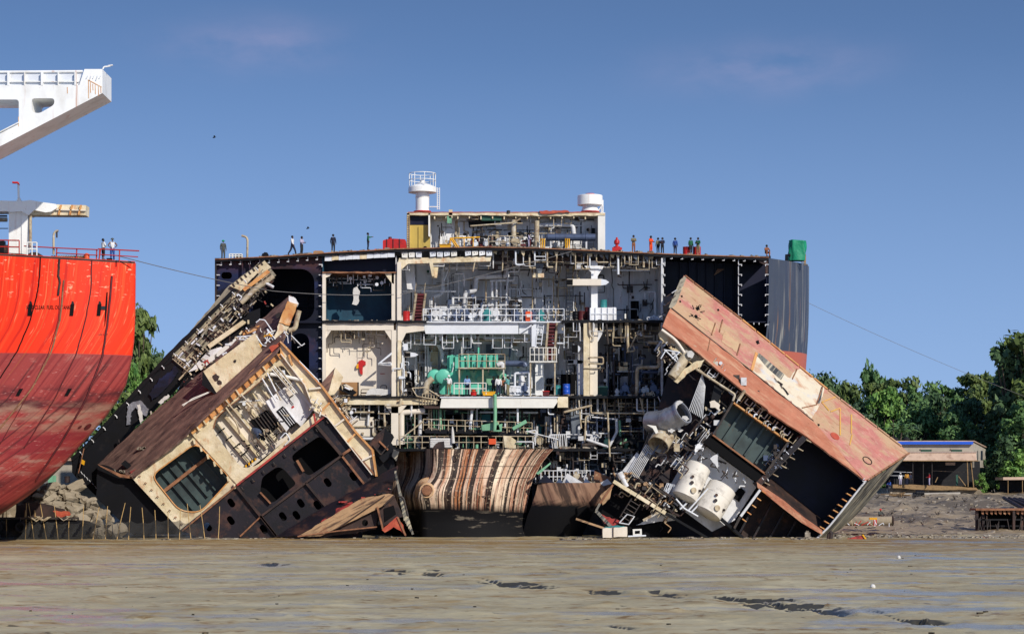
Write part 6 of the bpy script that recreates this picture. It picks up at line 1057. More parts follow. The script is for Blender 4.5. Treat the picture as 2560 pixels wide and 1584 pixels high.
MB().prism([p(1892, 1204, 196.2), p(1960, 1250, 196.2), p(2010, 1292, 196.2), p(2056, 1324, 196.2), p(2056, 1336, 196.2), p(2004, 1306, 196.2), p(1950, 1264, 196.2), p(1894, 1218, 196.2)], d=.12).build('deck_edge', 'orange_hull', K)
MB().prism([p(1894, 1210, 196.4), p(2054, 1330, 196.4), p(2054, 1296, 203), p(1930, 1196, 203)], d=Vector((0, 0, -.1))).build('deck_plate', 'dark_rust', K)
G(K, 'bay_wall', 'dark_rust', [(1893, 1218), (2050, 1340), (1940, 1345), (1850, 1345)], 201, .1)
for k in range(4): bar(K, 'bay_rib', 'purple_steel', (1900 + k * 30, 1236 + k * 22), (1850 + k * 30, 1330 + k * 20), 5, 199.5, .5)
# teal bay
G(K, 'bay_wall', 'teal_wall', [(1834, 1004), (1974, 1104), (1914, 1186), (1782, 1086)], 198.4, .15)
for k in range(4): a = along((1860, 1024), (1952, 1090), k / 3.4); bar(K, 'bay_rib', 'teal_wall', a, (a[0] - 52, a[1] + 76), 6, 197.9, .5)
for a, b, wd, mt in (((1832, 1004), (1972, 1104), 4, 'orange_plate'), ((1782, 1086), (1914, 1184), 4, 'rust_edge'), ((1972, 1104), (1913, 1184), 6, 'pipe_dark'), ((1834, 1002), (1784, 1086), 5, 'pipe_dark')): bar(K, 'bay_frame', mt, a, b, wd, 196.3, 2.2)
G(K, 'bay_frame', 'flat_black', [(1776, 1090), (1910, 1188), (1896, 1206), (1756, 1104)], 196.6, 2)
G(K, 'gusset', 'teal_wall', [(1870, 1150), (1880, 1158), (1866, 1158)], 197, .2); G(K, 'gusset', 'teal_wall', [(1824, 1120), (1834, 1128), (1822, 1128)], 197, .2)
for k in range(13):
    a = along((1760, 905), (1985, 1080), k / 12, 4); s_ = r4.uniform(12, 26); mb = MB(); dx, dy = .78, .6
    mb.tube([a, (a[0] - s_ * dy, a[1] + s_ * dx), (a[0] - s_ * dy + 16 * dx, a[1] + s_ * dx + 16 * dy), (a[0] + 16 * dx, a[1] + 16 * dy)], .055, 197.2 + r4.random() * 1.2, n=6); mb.build('pipe_frame', r4.choice(['pipe_grey', 'pipe_cream', 'girder_white']), K)
T(K, 'pipe', 'pipe_cream', [(1740, 922), (1838, 986), (1832, 1002)], 196.6, 3, 5); T(K, 'pipe', 'pipe_cream', [(1846, 1000), (1862, 975)], 196.4, 4)
for k in range(14):
    a = along((1840, 1000), (1970, 1096), r4.random(), r4.uniform(2, 8)); T(K, 'valve', r4.choice(['girder_white', 'pipe_grey', 'pipe_cream']), [a, (a[0] + 3, a[1] - 8), (a[0] + 9, a[1] - 6)], 196.2, r4.uniform(1, 2.2), 4)
for k in range(18):
    a = along((1800, 1000), (1740, 1096), r4.random(), r4.uniform(-16, 16)); T(K, 'torn_pipe', r4.choice(['pipe_grey', 'steel_blue', 'pipe_dark', 'pipe_cream']), [a, (a[0] + r4.uniform(-10, 10), a[1] + r4.uniform(-10, 10)), (a[0] + r4.uniform(-16, 16), a[1] + r4.uniform(-16, 16))], 197.6, r4.uniform(1, 2.6), 4)
for k in range(20):
    a = along((1976, 1108), (1905, 1196), r4.random(), r4.uniform(-10, 8)); T(K, 'torn_pipe', r4.choice(['pipe_grey', 'steel_blue', 'pipe_dark', 'silver_lagging']), [a, (a[0] + r4.uniform(-8, 8), a[1] + r4.uniform(-8, 8))], 196.5, r4.uniform(1, 2.2))
G(K, 'vent_box', 'black_steel', [(1786, 962), (1806, 976), (1796, 1010), (1776, 1006)], 197.4, 1); G(K, 'vent_box', 'room_white', rag([(1774, 1004), (1786, 1000), (1800, 1012), (1798, 1026), (1788, 1018), (1776, 1018)], 5, 1.4, 4), 197, .4)
for k in range(9):
    o_ = k * 4.2; T(K, 'cable_bundle', 'pipe_grey', [(1764 + o_ * .2 - 8, 944 + o_ * .9 - 10), (1722 + o_, 1026 + o_ * .6)], 197 + .05 * k, 1.1, 0, 6)
for k in range(7): T(K, 'cable_bundle', 'pipe_grey', [(1616 + k * 3.4, 1110 + k * 1.5), (1570 + k * 4, 1186 + k * 1.4)], 197 + .05 * k, 1.1, 0, 6)
# silver exhaust duct
du = MB(); a, m_, b = p(1706, 1030, 194.8), p(1672, 1052, 196), p(1624, 1054, 198.2)
du.tube(elb([a, m_, b], 2.2, 9), [1.02, 1.02, 1.03, 1.04, 1.06, 1.05, 1.03, 1.0, .98, .96, .94, .92], n=28, cap=False); dd = du.build('exhaust_duct', 'silver_lagging', K)
ax = (m_ - a).normalized(); MB().lathe(a - ax * .1, m_, [(0, 1.1), (.18, 1.1), (.18, .95), (0.0, .95), (0, 1.1)], 28).build('duct_collar', 'silver_lagging', dd); MB().lathe(a + ax * .35, m_, [(0, .97), (.01, 0)], 28).build('duct_mouth', 'flat_black', dd)
c0, c1 = p(1666, 1078, 197.2), p(1646, 1112, 195.6); ax = (c1 - c0).normalized(); ln = (c1 - c0).length
MB().lathe(c0, c1, [(0, .92), (ln, .95), (ln + .02, .88), (.3, .86), (.3, 0)], 28).build('duct_end', 'pipe_cream', dd)
for k in range(8): x, y = r4.uniform(1672, 1720), r4.uniform(1042, 1098); G(dd, 'torn_lagging', r4.choice(['silver_lagging', 'cloth_white']), rag([(x - 9, y), (x, y - 6), (x + 10, y + 2), (x + 2, y + 8)], 4, 3, k), 194.9 + r4.random() * .5, .15)
G(dd, 'torn_lagging', 'white_paint', [(1617, 1061), (1640, 1064), (1646, 1080), (1640, 1084), (1632, 1070)], 195.2, .15); G(dd, 'torn_lagging', 'cloth_white', rag([(1690, 1006), (1700, 1000), (1708, 1004), (1694, 1014), (1684, 1034)], 5, 1.5, 2), 194.4, .1)
# tanks
def ktank(a, b, r, dome=.3):
    q0, q1 = p(*a), p(*b); ln = (q1 - q0).length
    o = MB().lathe(q0, q1, [(-dome, 0), (-dome * .85, r * .5), (-dome * .45, r * .84), (0, r), (ln * .33, r), (ln * .335, r * 1.012), (ln * .35, r * 1.012), (ln * .355, r), (ln, r), (ln + dome * .45, r * .84), (ln + dome * .85, r * .5), (ln + dome, 0)], 30).build('tank', 'tank_white', K); ax = (q1 - q0).normalized()
    sd = Vector((.35, -.94, 0)); sd = (sd - ax * sd.dot(ax)).normalized()
    for t, s2, rr2 in ((.8, 0, .2), (.45, .5, .1), (.62, .35, .12), (.7, -.6, .09)):
        d_ = (sd + ax.cross(sd) * s2).normalized(); c = q0 + ax * ln * t + d_ * (r - .04); MB().lathe(c, c + d_, [(0, rr2), (.14, rr2), (.14, rr2 * 1.3), (.2, rr2 * 1.3), (.2, 0)], 12).build('flange', 'dark_rust' if rr2 < .15 else 'pipe_cream', o)
    return o
ktank((1746, 1166, 197.3), (1711, 1242, 196.3), 1.12); ktank((1806, 1218, 197.4), (1768, 1282, 196.6), 1.28)
G(K, 'bay_wall', 'engine_wall', [(1740, 1116), (1790, 1104), (1898, 1206), (1836, 1300), (1780, 1328), (1660, 1240), (1700, 1170)], 199.4, .15)
for pts in ([(1775, 1146), (1796, 1130), (1794, 1170)], [(1738, 1112), (1760, 1104), (1752, 1120), (1736, 1136)], [(1664, 1122), (1690, 1096), (1682, 1130), (1668, 1152)]): G(K, 'bent_plate', r4.choice(['engine_wall', 'pipe_grey', 'dark_rust']), rag(pts, 6, 1.5, 4), 196.8, .12)
G(K, 'bent_plate', 'dark_rust', [(1646, 1190), (1676, 1170), (1672, 1208), (1660, 1206)], 197, .2); G(K, 'opening', 'flat_black', [(1830, 1240), (1850, 1216), (1864, 1228), (1848, 1254)], 199.2, .1)
for k in range(30):
    t = r4.random(); a = (1690 + t * 170 + r4.uniform(-14, 14), 1085 + t * 125 + r4.uniform(-20, 14)); T(K, 'bent_pipe', r4.choice(['pipe_grey', 'girder_white', 'pipe_dark', 'pipe_cream', 'pipe_dark']), [a, (a[0] + r4.uniform(-14, 14), a[1] + r4.uniform(-10, 16)), (a[0] + r4.uniform(-18, 18), a[1] + r4.uniform(-6, 22))], 196 + r4.random() * 2, r4.uniform(.8, 2.2), 4)
for pts in ([(1690, 1246), (1710, 1270), (1745, 1290)], [(1720, 1276), (1770, 1220)], [(1728, 1280), (1780, 1226)], [(1700, 1272), (1716, 1258)]): T(K, 'pipe', 'girder_white', pts, 195.8, 2.2, 5)
for k in range(11): T(K, 'torn_pipe', 'girder_white', [(1668 + k * 2.5, 1206 + k * .6), (1656 + k * 3 + r4.uniform(-5, 5), 1232 + r4.uniform(-4, 5))], 196.6, .9)
for a, b, wd, mt, Y, d in (((1534, 1202), (1664, 1282), 9, 'cream_paint', 195.6, .4), ((1664, 1282), (1780, 1350), 6, 'black_steel', 196, 1), ((1545, 1196), (1700, 1290), 5, 'dark_rust', 196.4, 1.6), ((1600, 1200), (1720, 1262), 5, 'pipe_dark', 196.2, .6), ((1740, 1240), (1860, 1345), 7, 'black_steel', 196.8, 1.5), ((1902, 1222), (1852, 1290), 6, 'pipe_grey', 196.2, .4), ((1852, 1290), (1836, 1320), 5, 'pipe_dark', 196.2, .4), ((1664, 1270), (1608, 1300), 6, 'pipe_cream', 195.8, .3), ((1536, 1206), (1500, 1258), 5, 'rust_edge', 195.8, .4), ((1500, 1258), (1490, 1276), 5, 'grey_hull', 195.8, .4), ((1440, 1296), (1512, 1320), 5, 'tan_plate', 194.6, .4), ((1490, 1276), (1530, 1318), 8, 'grey_hull', 194.8, .4)):
    bar(K, 'beam', mt, a, b, wd, Y, d)
for k in range(5): a = along((1905, 1226), (1856, 1296), k / 4); bar(K, 'stiffener_end', 'orange_plate', a, (a[0] + 10, a[1] + 7), 2.4, 196, .5)
G(K, 'bent_plate', 'flat_black', rag([(1540, 1212), (1600, 1244), (1660, 1300), (1690, 1350), (1520, 1350), (1500, 1290), (1512, 1250)], 14, 2, 3), 199, .2); G(K, 'bent_plate', 'engine_wall', rag([(1612, 1300), (1640, 1270), (1690, 1286), (1690, 1300), (1640, 1304), (1590, 1312)], 9, 1.5, 6), 198.4, .2)
G(K, 'bent_plate', 'faded_red', rag([(1500, 1284), (1530, 1296), (1560, 1302), (1540, 1318), (1512, 1308)], 7, 3, 2), 196.8, .3); G(K, 'bent_plate', 'tan_plate', rag([(1500, 1238), (1530, 1214), (1524, 1246), (1506, 1262)], 7, 2, 3), 196, .2)
mb = MB(); ladder_mb(mb, (1590, 1252), (1560, 1300), 26, 195.8, 5, .06); mb.build('ladder', 'pipe_dark', K); mb = MB(); mb.tube([(1548, 1306), (1568, 1285), (1586, 1290), (1572, 1310), (1548, 1306)], .06, 195.6); mb.build('ladder', 'pipe_grey', K)
for k in range(36):
    t = r4.random(); a = (1540 + t * 170 + r4.uniform(-10, 20), 1190 + t * 90 + r4.uniform(-26, 12)); T(K, 'bent_pipe', r4.choice(['pipe_dark', 'pipe_cream', 'pipe_grey', 'dark_rust', 'tan_plate']), [a, (a[0] + r4.uniform(-12, 12), a[1] + r4.uniform(-10, 10)), (a[0] + r4.uniform(-16, 16), a[1] + r4.uniform(-8, 16))], 195.6 + r4.random() * 2, r4.uniform(.9, 2.8), 4)
MB().lathe(p(1548, 1180, 196), p(1562, 1206, 196), [(0, .22), (.02, .3), (.6, .3), (.62, .22), (1.4, .22)], 14).build('cut_pipe', 'pipe_grey', K); G(K, 'bent_plate', 'pipe_grey', [(1556, 1176), (1592, 1130), (1598, 1136), (1570, 1186)], 198, .2)
clutter(K, 1630, 1090, 1730, 1160, 195.5, 200, 70, r4, ('pipe_dark', 'pipe_grey', 'pipe_cream', 'dark_rust', 'steel_blue'), (.02, .07), 'torn_pipework', 37); clutter(K, 1550, 1200, 1700, 1270, 195.5, 199, 110, r4, ('pipe_dark', 'pipe_cream', 'dark_rust', 'tan_plate', 'black_steel'), (.02, .08), 'torn_pipework', 37); clutter(K, 1740, 1030, 1790, 1110, 196, 198.4, 40, r4, ('pipe_dark', 'pipe_grey', 'dark_rust'), (.02, .06), 'torn_pipework', 37)
clutter(K, 1760, 950, 1960, 975, 197, 199, 70, r4, ('pipe_dark', 'pipe_grey', 'pipe_cream'), (.015, .05), 'torn_pipework', 38); clutter(K, 1900, 1130, 1960, 1150, 196, 198, 40, r4, ('pipe_dark', 'steel_blue'), (.02, .05), 'torn_pipework', -52); clutter(K, 1640, 868, 1730, 910, 197.4, 199, 50, r4, ('pipe_dark', 'pipe_cream', 'dark_rust', 'pipe_grey'), (.02, .06), 'torn_pipework', 38)
# underside of the upper left corner
G(K, 'underside', 'cream_paint', rag([(1646, 834), (1660, 818), (1760, 902), (1742, 920), (1700, 888), (1672, 868), (1650, 846)], 9, 2, 4), 198.2, .5); T(K, 'pipe', 'room_white', [(1654, 824), (1690, 850), (1716, 888), (1720, 902)], 196.8, 3.6, 16)
MB().lathe(p(1722, 882, 197.2), p(1679, 944, 196.2), [(0, .42), (.3, .46), (2.5, .44), (2.7, .4), (2.72, .34), (2.5, .33), (2.4, 0)], 20).build('vent_cylinder', 'pipe_cream', K); G(K, 'bent_plate', 'cream_paint', rag([(1742, 902), (1762, 898), (1752, 916), (1724, 930), (1694, 958), (1684, 952), (1712, 920)], 8, 1.6, 5), 196.6, .2)
for k in range(18): a = (1656 + r4.uniform(0, 80), 850 + r4.uniform(0, 50)); T(K, 'torn_pipe', r4.choice(['pipe_dark', 'dark_rust', 'pipe_cream', 'pipe_grey']), [a, (a[0] + r4.uniform(-12, 12), a[1] + r4.uniform(-6, 16))], 197.6, r4.uniform(.9, 2.4))
for pts in ([(1652, 896), (1664, 876), (1698, 910)], [(1660, 874), (1700, 880), (1680, 896)], [(1690, 888), (1700, 912)]): T(K, 'bent_railing', 'girder_white', pts, 196.8, 1.5, 2)
MB().prism(rag([(1718, 880), (1728, 876), (1736, 884), (1732, 894), (1720, 892)], 4, 1.6, 2), 196, .3).build('crumpled_sheet', 'cloth_white', K)
for k in range(8): x, y = 1686 + r4.uniform(-14, 6), 736 + k * 9 - r4.uniform(0, 6); T(K, 'torn_edge', r4.choice(['dark_rust', 'flat_black', 'pipe_grey']), [(x - k * 2.4 + 4, y - 10), (x - k * 2.4 - 8, y - 2)], 201.4, 1.3)

YM[0] = lambda Y: Y
# ================================================================ red ship on the left
r5 = random.Random(5)
Q = thing('red_ship', 'bright red ship hull with dull red bottom and white bridge wing, cut at its end', 'ship', p(0, 1360, 170))
RE = [(645, 337), (700, 336.6), (760, 336), (810, 335), (850, 332.5), (886, 328), (920, 322), (960, 312), (1007, 286), (1055, 249), (1108, 201), (1155, 160), (1198, 116), (1243, 60), (1290, -10), (1350, -110)]
SHF = lerp_line([(633, 0), (760, 12), (820, 34), (886, 75), (1000, 160), (1100, 280), (1200, 420), (1350, 640)])
xr_f = lerp_line(RE)
def hullY(x, y):
    u = max(0, min(1, (x + 420) / (xr_f(y) + 420))); return 168 + 3.2 * u ** 5
rows, uv = [], []
ys = [633, 660, 700, 740, 780, 820, 850, 886, 920, 960, 1000, 1040, 1080, 1120, 1160, 1200, 1243, 1290, 1350]
for y in ys:
    xr = xr_f(max(y, 645)); r, u = [], []
    for k in range(41):
        t = 1 - (1 - k / 40.0) ** 1.5; x = -420 + (xr + 420) * t; yy = y + (20 * max(0, x) / 337 if y == 633 else 0); r.append(p(x, yy, hullY(x, y))); u.append(((x + SHF(y) + (0 if y < 700 else 0)) / 17.0, (1340 - y) / 33.0))
    e = r[-1]
    for q in ((-.25, 2.0), (-2.6, 12.0), (-10, 42.0)): r.append(Vector((e.x + q[0], e.y + q[1], e.z))); u.append((u[-1][0] + .6, u[-1][1]))
    rows.append(r); uv.append(u)
m = mat('red_hull', (232, 54, 24), .42, uv=True, spec=.2, mott=.04, layers=[('n', (240, 92, 46), (1.1, .04, 1), .55, .68, .7), ('n', (176, 22, 18), (1.5, .05, 1), .54, .66, .7), ('n', (246, 136, 84), (2.6, .03, 1), .6, .68, .7), ('n', (240, 216, 176), (.7, 3.2, 1), .6, .68, .65, (19.6, 22.2, 1.4)), ('n', (226, 176, 130), (2.4, .5, 1), .6, .68, .4, (16, 22.5, 2)),
    ('z', (150, 62, 58), 14.44, 14.38, 1, .02), ('n', (186, 120, 108), (.5, 1.6, 1), .56, .7, .6, (13.2, 14.3, .4)), ('n', (112, 34, 38), (1.6, .05, 1), .5, .62, .75, (-1, 14.3, .1)), ('n', (70, 34, 38), (.16, .9, 1), .42, .56, .85, (10.4, 11.6, .5)), ('n', (150, 116, 98), (.2, 1.2, 1), .4, .6, .85, (8.6, 10.4, .5)), ('n', (128, 42, 48), (.2, .8, 1), .38, .55, .9, (6.9, 8.4, .5)), ('n', (160, 122, 108), (.25, 1.6, 1), .5, .62, .7, (5.6, 7, .5)), ('n', (64, 26, 32), (.25, .5, 1), .4, .6, .8, (-2, 4.6, 1.6)), ('n', (206, 150, 140), (1.2, 7, 1), .62, .68, .5, (4, 13, 1)), ('n', (58, 28, 30), (1.1, .035, 1), .58, .64, .75, (-2, 13.5, 1)), ('n', (160, 100, 50), (1.3, .03, 1), .64, .7, .6)])
hull = MB().grid(rows, uv=uv).build('hull', 'red_hull', Q)
top = rows[0]; MB().prism([Vector((v.x, v.y, v.z - .03)) for v in top[:41]] + [Vector((v.x, v.y, v.z - .03)) for v in top[42:44]] + [Vector((top[0].x, 213, top[0].z - .03))], d=Vector((0, 0, -.15))).build('deck', 'dark_rust', Q)
def onhull(x, y, off=.06):
    q = p(x, y, hullY(x, y)); return q + (Vector((0, 0, CH)) - q).normalized() * off
def strip(name, mt, pts, r, par=Q):
    P_ = []
    for a, b in zip(pts, pts[1:]):
        for k in range(6): t = k / 6; P_.append(onhull(a[0] + (b[0] - a[0]) * t + r5.uniform(-.6, .6), a[1] + (b[1] - a[1]) * t, .02))
    P_.append(onhull(*pts[-1], .02)); MB().tube(P_, r, n=6).build(name, mt, par)
strip('hull_seam', 'flat_black', [(101, 642), (98, 700), (92, 740), (76, 800), (44, 876), (0, 945)], .05)
strip('hull_seam', 'dark_rust', [(148, 648), (146, 690), (150, 706), (145, 738)], .09); strip('hull_seam', 'dark_red', [(150, 740), (146, 800), (122, 880), (80, 970), (0, 1110)], .03)
strip('hull_seam', 'dark_red', [(229, 650), (228, 720), (214, 800), (190, 886), (140, 990), (60, 1120)], .05); strip('hull_seam', 'dark_red', [(280, 690), (270, 800), (256, 890), (214, 1000), (150, 1110), (90, 1200)], .09)
strip('hull_seam', 'rust_edge', [(160, 700), (150, 800), (128, 880), (80, 970), (0, 1070)], .07)
def hp_(name, mt, pts, off=.03): return MB().prism([onhull(q[0], q[1], off) for q in pts], d=Vector((0, -.04, 0))).build(name, mt, Q)
for x, y in ((75, 776), (180, 776), (248, 776)): hp_('hull_slot', 'flat_black', [(x - 3, y - 16), (x + 6, y - 16), (x + 3, y + 13), (x - 6, y + 13)]); hp_('soot_mark', 'black_steel', rag([(x, y - 24), (x + 4, y - 22), (x + 6, y - 15), (x - 3, y - 15)], 4, 1, 3), .02)
hp_('hull_slot', 'flat_black', [(267, 730), (269.5, 730), (268, 768), (265.5, 792), (262, 816), (263.5, 768)]); hp_('hull_slot', 'navy', [(253, 765), (266, 765), (266, 774), (252, 774)])
for x, y in ((48, 980), (170, 980)): hp_('hull_slot', 'flat_black', [(x + 1, y - 9), (x + 10, y - 9), (x, y + 9), (x - 9, y + 9)])
for x, y, a_, b_ in ((220, 1066, 9, 6), (200, 1067, 5, 3)): hp_('hull_hole', 'dark_red', [(x + a_ * math.cos(t * .42), y + b_ * math.sin(t * .42) - .5 * a_ * math.cos(t * .42)) for t in range(15)])
def text(par, name, body, x, y, hpx, Y, mt, wpx=None):
    cu = bpy.data.curves.new(name, 'FONT'); cu.body = body; cu.size = 1; cu.extrude = 0; to = bpy.data.objects.new(name, cu); COL.objects.link(to); bpy.context.view_layer.update()
    me = bpy.data.meshes.new_from_object(to.evaluated_get(bpy.context.evaluated_depsgraph_get())); bpy.data.objects.remove(to)
    w_ = max(v.co.x for v in me.vertices); h_ = max(v.co.y for v in me.vertices); k = hpx * Y / F / h_; kx = (wpx * Y / F / w_) if wpx else k; b = p(x, y, Y); o0 = ORGN[par]
    for v in me.vertices:
        q = Vector((b.x + v.co.x * kx, b.y, b.z + v.co.y * k)); q = onhull(CX + F * q.x / q.y, HZ - F * (q.z - CH) / q.y, .03); v.co = q - o0
    me.materials.append(M[mt]); o = bpy.data.objects.new(name, me); COL.objects.link(o); o.parent = par; ORGN[o] = o0; return o
text(Q, 'lettering', 'KEEP CLEAR  FUEL OIL TANK', 66, 773, 10, hullY(66, 770) - .06, 'flat_black', 110)
text(Q, 'lettering', 'LIFE RAFT', 246, 838, 4, hullY(246, 836) - .06, 'dark_red', 24)
# deck gear of the red ship
ry = lerp_line([(-400, 630), (0, 634), (337, 655)])
def rb_(name, mt, x0, y0, x1, y1, Y, d): return B(Q, name, mt, x0, y0, x1, y1, Y, d)
G(Q, 'mast_post', 'cream_post' if 'cream_post' in M else 'crane_white', [(22, 506), (54, 502), (54, 634), (22, 632)], 171, 1.4)
G(Q, 'mast_arm', 'crane_white', rag([(-300, 502), (60, 502), (75, 500), (140, 510), (142, 520), (128, 529), (114, 531), (85, 525), (71, 538), (54, 528), (24, 530), (16, 528), (-300, 528)], 30, .8, 3), 170.6, 1.8)
G(Q, 'mast_arm', 'cream_paint', [(75, 537), (84, 527), (140, 520), (142, 511), (215, 513), (214, 538)], 171, 1.4)
for x in (150, 178, 200): G(Q, 'arm_rib', 'orange_plate', [(x, 512), (x + 4, 512), (x - 2, 537), (x - 6, 537)], 170.8, .3)
bar(Q, 'arm_rib', 'room_white', (140, 524), (214, 526), 2.4, 170.8, .3)
G(Q, 'mast_post', 'crane_white', [(54, 502), (70, 520), (66, 636), (54, 634)], 170.9, 1.2)
T(Q, 'pipe', 'pipe_cream', [(76, 527), (76, 625)], 171, 3.2); T(Q, 'pipe', 'pipe_cream', [(-60, 549), (18, 549)], 173, 5); T(Q, 'pipe', 'pipe_dark', [(-60, 540), (18, 540)], 173, 2); T(Q, 'pipe', 'pipe_dark', [(-60, 571), (20, 571)], 172, 1)
mon = T(Q, 'fire_monitor', 'crane_white', [(47, 500), (46, 462)], 171, 2.4); T(mon, 'nozzle', 'red_paint', [(47, 464), (45, 456), (38, 457), (31, 456)], 171, 2.2, 3); G(mon, 'base', 'crane_white', [(41, 502), (45, 494), (49, 494), (53, 502)], 170.8, .3)
T(Q, 'davit', 'pipe_cream', [(134, 636), (134, 584), (140, 577), (146, 577)], 170, 2.4, 6); T(Q, 'davit_hook', 'pipe_dark', [(142, 580), (142, 594)], 170, 1.8)
mb = MB(); rail_mb(mb, (68, 640), (92, 640), 34, 169.4, 3, .05); mb.build('railing', 'crane_white', Q)
mb = MB(); rail_mb(mb, (-60, 632), (48, 634), 33, 169.6, 5, .05); mb.build('railing', 'red_rail', Q)
mb = MB(); mb.tube([(60, 615), (150, 620), (245, 624)], .045, 169.8).tube([(245, 622), (348, 627)], .05, 170).tube([(140, 632), (244, 638)], .04, 169.8).tube([(250, 636), (345, 642)], .04, 170)
for x, y in ((142, 620), (192, 622), (242, 624), (249, 622), (299, 626)): mb.tube([(x, y), (x - 1, ry(x) + 2)], .05, 169.9)
mb.tube([(252, 622), (247, 650)], .05, 170); mb.build('railing', 'red_rail', Q)
for k in range(14): MB().lathe(p(130 + k * 6, 645, 170), p(131 + k * 6, 636, 170.6), [(0, 0), (.02, .09), (.1, .1), (.28, .1), (.3, 0)], 8).build('rope_roll', 'tan_plate', Q)
MB().lathe(p(217, 648, 170), p(217, 630, 170), [(0, .2), (.3, .22), (.42, .16), (.48, 0)], 14).build('light_cover', 'orange_paint', Q)
G(Q, 'canvas', 'dark_rust', rag([(68, 640), (76, 631), (92, 630), (102, 636), (112, 642)], 6, 1.5, 2), 170.6, .6); rb_('winch', 'black_steel', -10, 602, 10, 632, 171, .6); rb_('winch', 'dark_rust', 10, 612, 20, 632, 171, .6); rb_('box', 'black_steel', 266, 645, 279, 650, 170.4, .4)
# bridge wing
WY = 160
wing = [(-420, 215), (198, 213), (211, 173), (256, 173), (256, 233), (0, 366), (-420, 584)]
G(Q, 'bridge_wing', 'crane_white', wing, WY, 3.6, holes=[rpoly([(79, 246), (136, 246), (136, 262), (98, 284), (79, 280)], 9), rpoly([(-200, 249), (47, 249), (47, 306), (-200, 428)], 8)])
G(Q, 'bulwark', 'girder_white', [(-420, 184), (205, 180), (199, 213), (-420, 215)], WY + .3, .08)
MB().tube([(-420, 183), (207, 179)], .1, WY + .25).build('bulwark_cap', 'crane_white', Q)
for k in range(10):
    x = 186 - k * 42; B(Q, 'bulwark_rib', 'crane_white', x, 181, x + (5 if k % 2 == 0 else 2), 214, WY, .5)
B(Q, 'bulwark_rib', 'crane_white', -420, 203, 196, 205, WY + .1, .3)
for a, b in (((255, 235), (170, 280)), ((150, 290), (60, 337))): bar(Q, 'wing_slot', 'tan_plate', (a[0] - 8, a[1] + 2), (b[0], b[1] + 2), 2, WY + 1.4, .8)
T(Q, 'lamp_arm', 'crane_white', [(257, 173), (260, 167), (268, 167), (276, 165)], WY + 1, 1.6, 3); T(Q, 'lamp', 'pipe_grey', [(270, 165), (282, 163)], WY + 1, 1.8); T(Q, 'pipe', 'crane_white', [(0, 330), (47, 306)], WY - .1, 1.4)
for k in range(5): T(Q, 'step', 'girder_white', [(216 + k * 8, 196 + (k % 2) * 5), (220 + k * 8, 190)], WY - .06, .8)
bar(Q, 'rust_streak', 'orange_plate', (220, 200), (254, 218), 2, WY - .02, .03)
for x, y0, y1 in ((221, 201, 246), (226, 206, 232), (238, 212, 236), (246, 216, 240), (252, 218, 233), (232, 210, 226), (168, 218, 234), (46, 292, 316)): bar(Q, 'rust_streak', 'orange_plate', (x, y0), (x + .5, y1), 1.6, WY - .015, .02)
B(Q, 'superstructure', 'crane_white', -900, 60, -300, 640, WY + 1, 9)
# ================================================================ ground
r6 = random.Random(3)
gul = [[(948, 1421), (990, 1424), (1030, 1424), (1070, 1432), (1108, 1436)], [(1200, 1446), (1260, 1455), (1330, 1461), (1420, 1468)], [(1480, 1474), (1560, 1478), (1640, 1484), (1700, 1488)], [(1795, 1490), (1880, 1498), (1960, 1510), (2050, 1518), (2140, 1524), (2200, 1530)], [(2230, 1541), (2290, 1548), (2345, 1549)], [(660, 1411), (705, 1411)], [(1540, 1562), (1570, 1568)], [(2400, 1424), (2520, 1442)]]
gw = []
for g in gul: gw.append([Vector((p(x, y, 1).x * (Y := F * CH / (y - HZ)), Y)) for x, y in g])
def bank(x, y):
    t = max(0, min(1, (y - 203) / 95.0)); s = t * t * (3 - 2 * t)
    side = max(0, min(1, (x - 24) / 8.0)) * 3.5 + max(0, min(1, (-x - 22) / 8)) * 4.0
    far = max(0, min(1, (y - 330) / 300.0))
    return s * max(side, 3.0) + far * 6
def groundz(x, y):
    v = Vector((x, y, 0)); near = max(0, min(1, (206 - y) / 10))
    z = noise.noise(v * .09) * .05 + noise.noise(v * .33 + Vector((3, 1, 5))) * .05 + noise.noise(v * 1.1) * .035 + max(0, noise.noise(v * 2.3) - .2) * .09
    z += max(0, noise.noise(v * .55 + Vector((9, 2, 0))) - .25) * .2
    dd = 9
    if y < 135:      # shallow erosion steps: gentle on the near side, a low dark scarp on the far side
        for g in gw:
            x0, x1 = g[0].x, g[-1].x
            if x < x0 - 2 or x > x1 + 2: continue
            for a, b in zip(g, g[1:]):
                if a.x - 1.5 <= x <= b.x + 1.5:
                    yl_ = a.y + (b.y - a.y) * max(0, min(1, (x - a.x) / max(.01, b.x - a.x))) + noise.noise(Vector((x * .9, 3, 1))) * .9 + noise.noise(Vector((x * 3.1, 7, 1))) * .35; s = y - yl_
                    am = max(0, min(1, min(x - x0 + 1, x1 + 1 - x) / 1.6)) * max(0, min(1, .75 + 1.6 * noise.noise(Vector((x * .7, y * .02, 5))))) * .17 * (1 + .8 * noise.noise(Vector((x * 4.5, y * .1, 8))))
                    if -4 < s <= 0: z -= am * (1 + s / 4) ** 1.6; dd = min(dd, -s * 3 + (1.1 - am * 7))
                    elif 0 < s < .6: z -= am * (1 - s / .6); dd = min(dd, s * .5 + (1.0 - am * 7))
    if y > 203:
        k = min(1, (y - 203) / 20); z = z * (1 + 1.6 * k) + bank(x, y) + k * (noise.noise(v * .12) * .5 + noise.noise(v * .45) * .3 + abs(noise.noise(v * 1.3)) * .16 + noise.noise(v * 2.9) * .1)
    return z, dd
gz0 = lambda x, y: groundz(x, y)[0]
mat('mud_dark', (44, 38, 26), .7, layers=[('n', (96, 82, 50), (3, 3, 3), .5, .62, .8)])
rows, rowa = [], []
yl = [F * CH / (q - HZ) for q in [1640 - i * 1.0 for i in range(306)]]
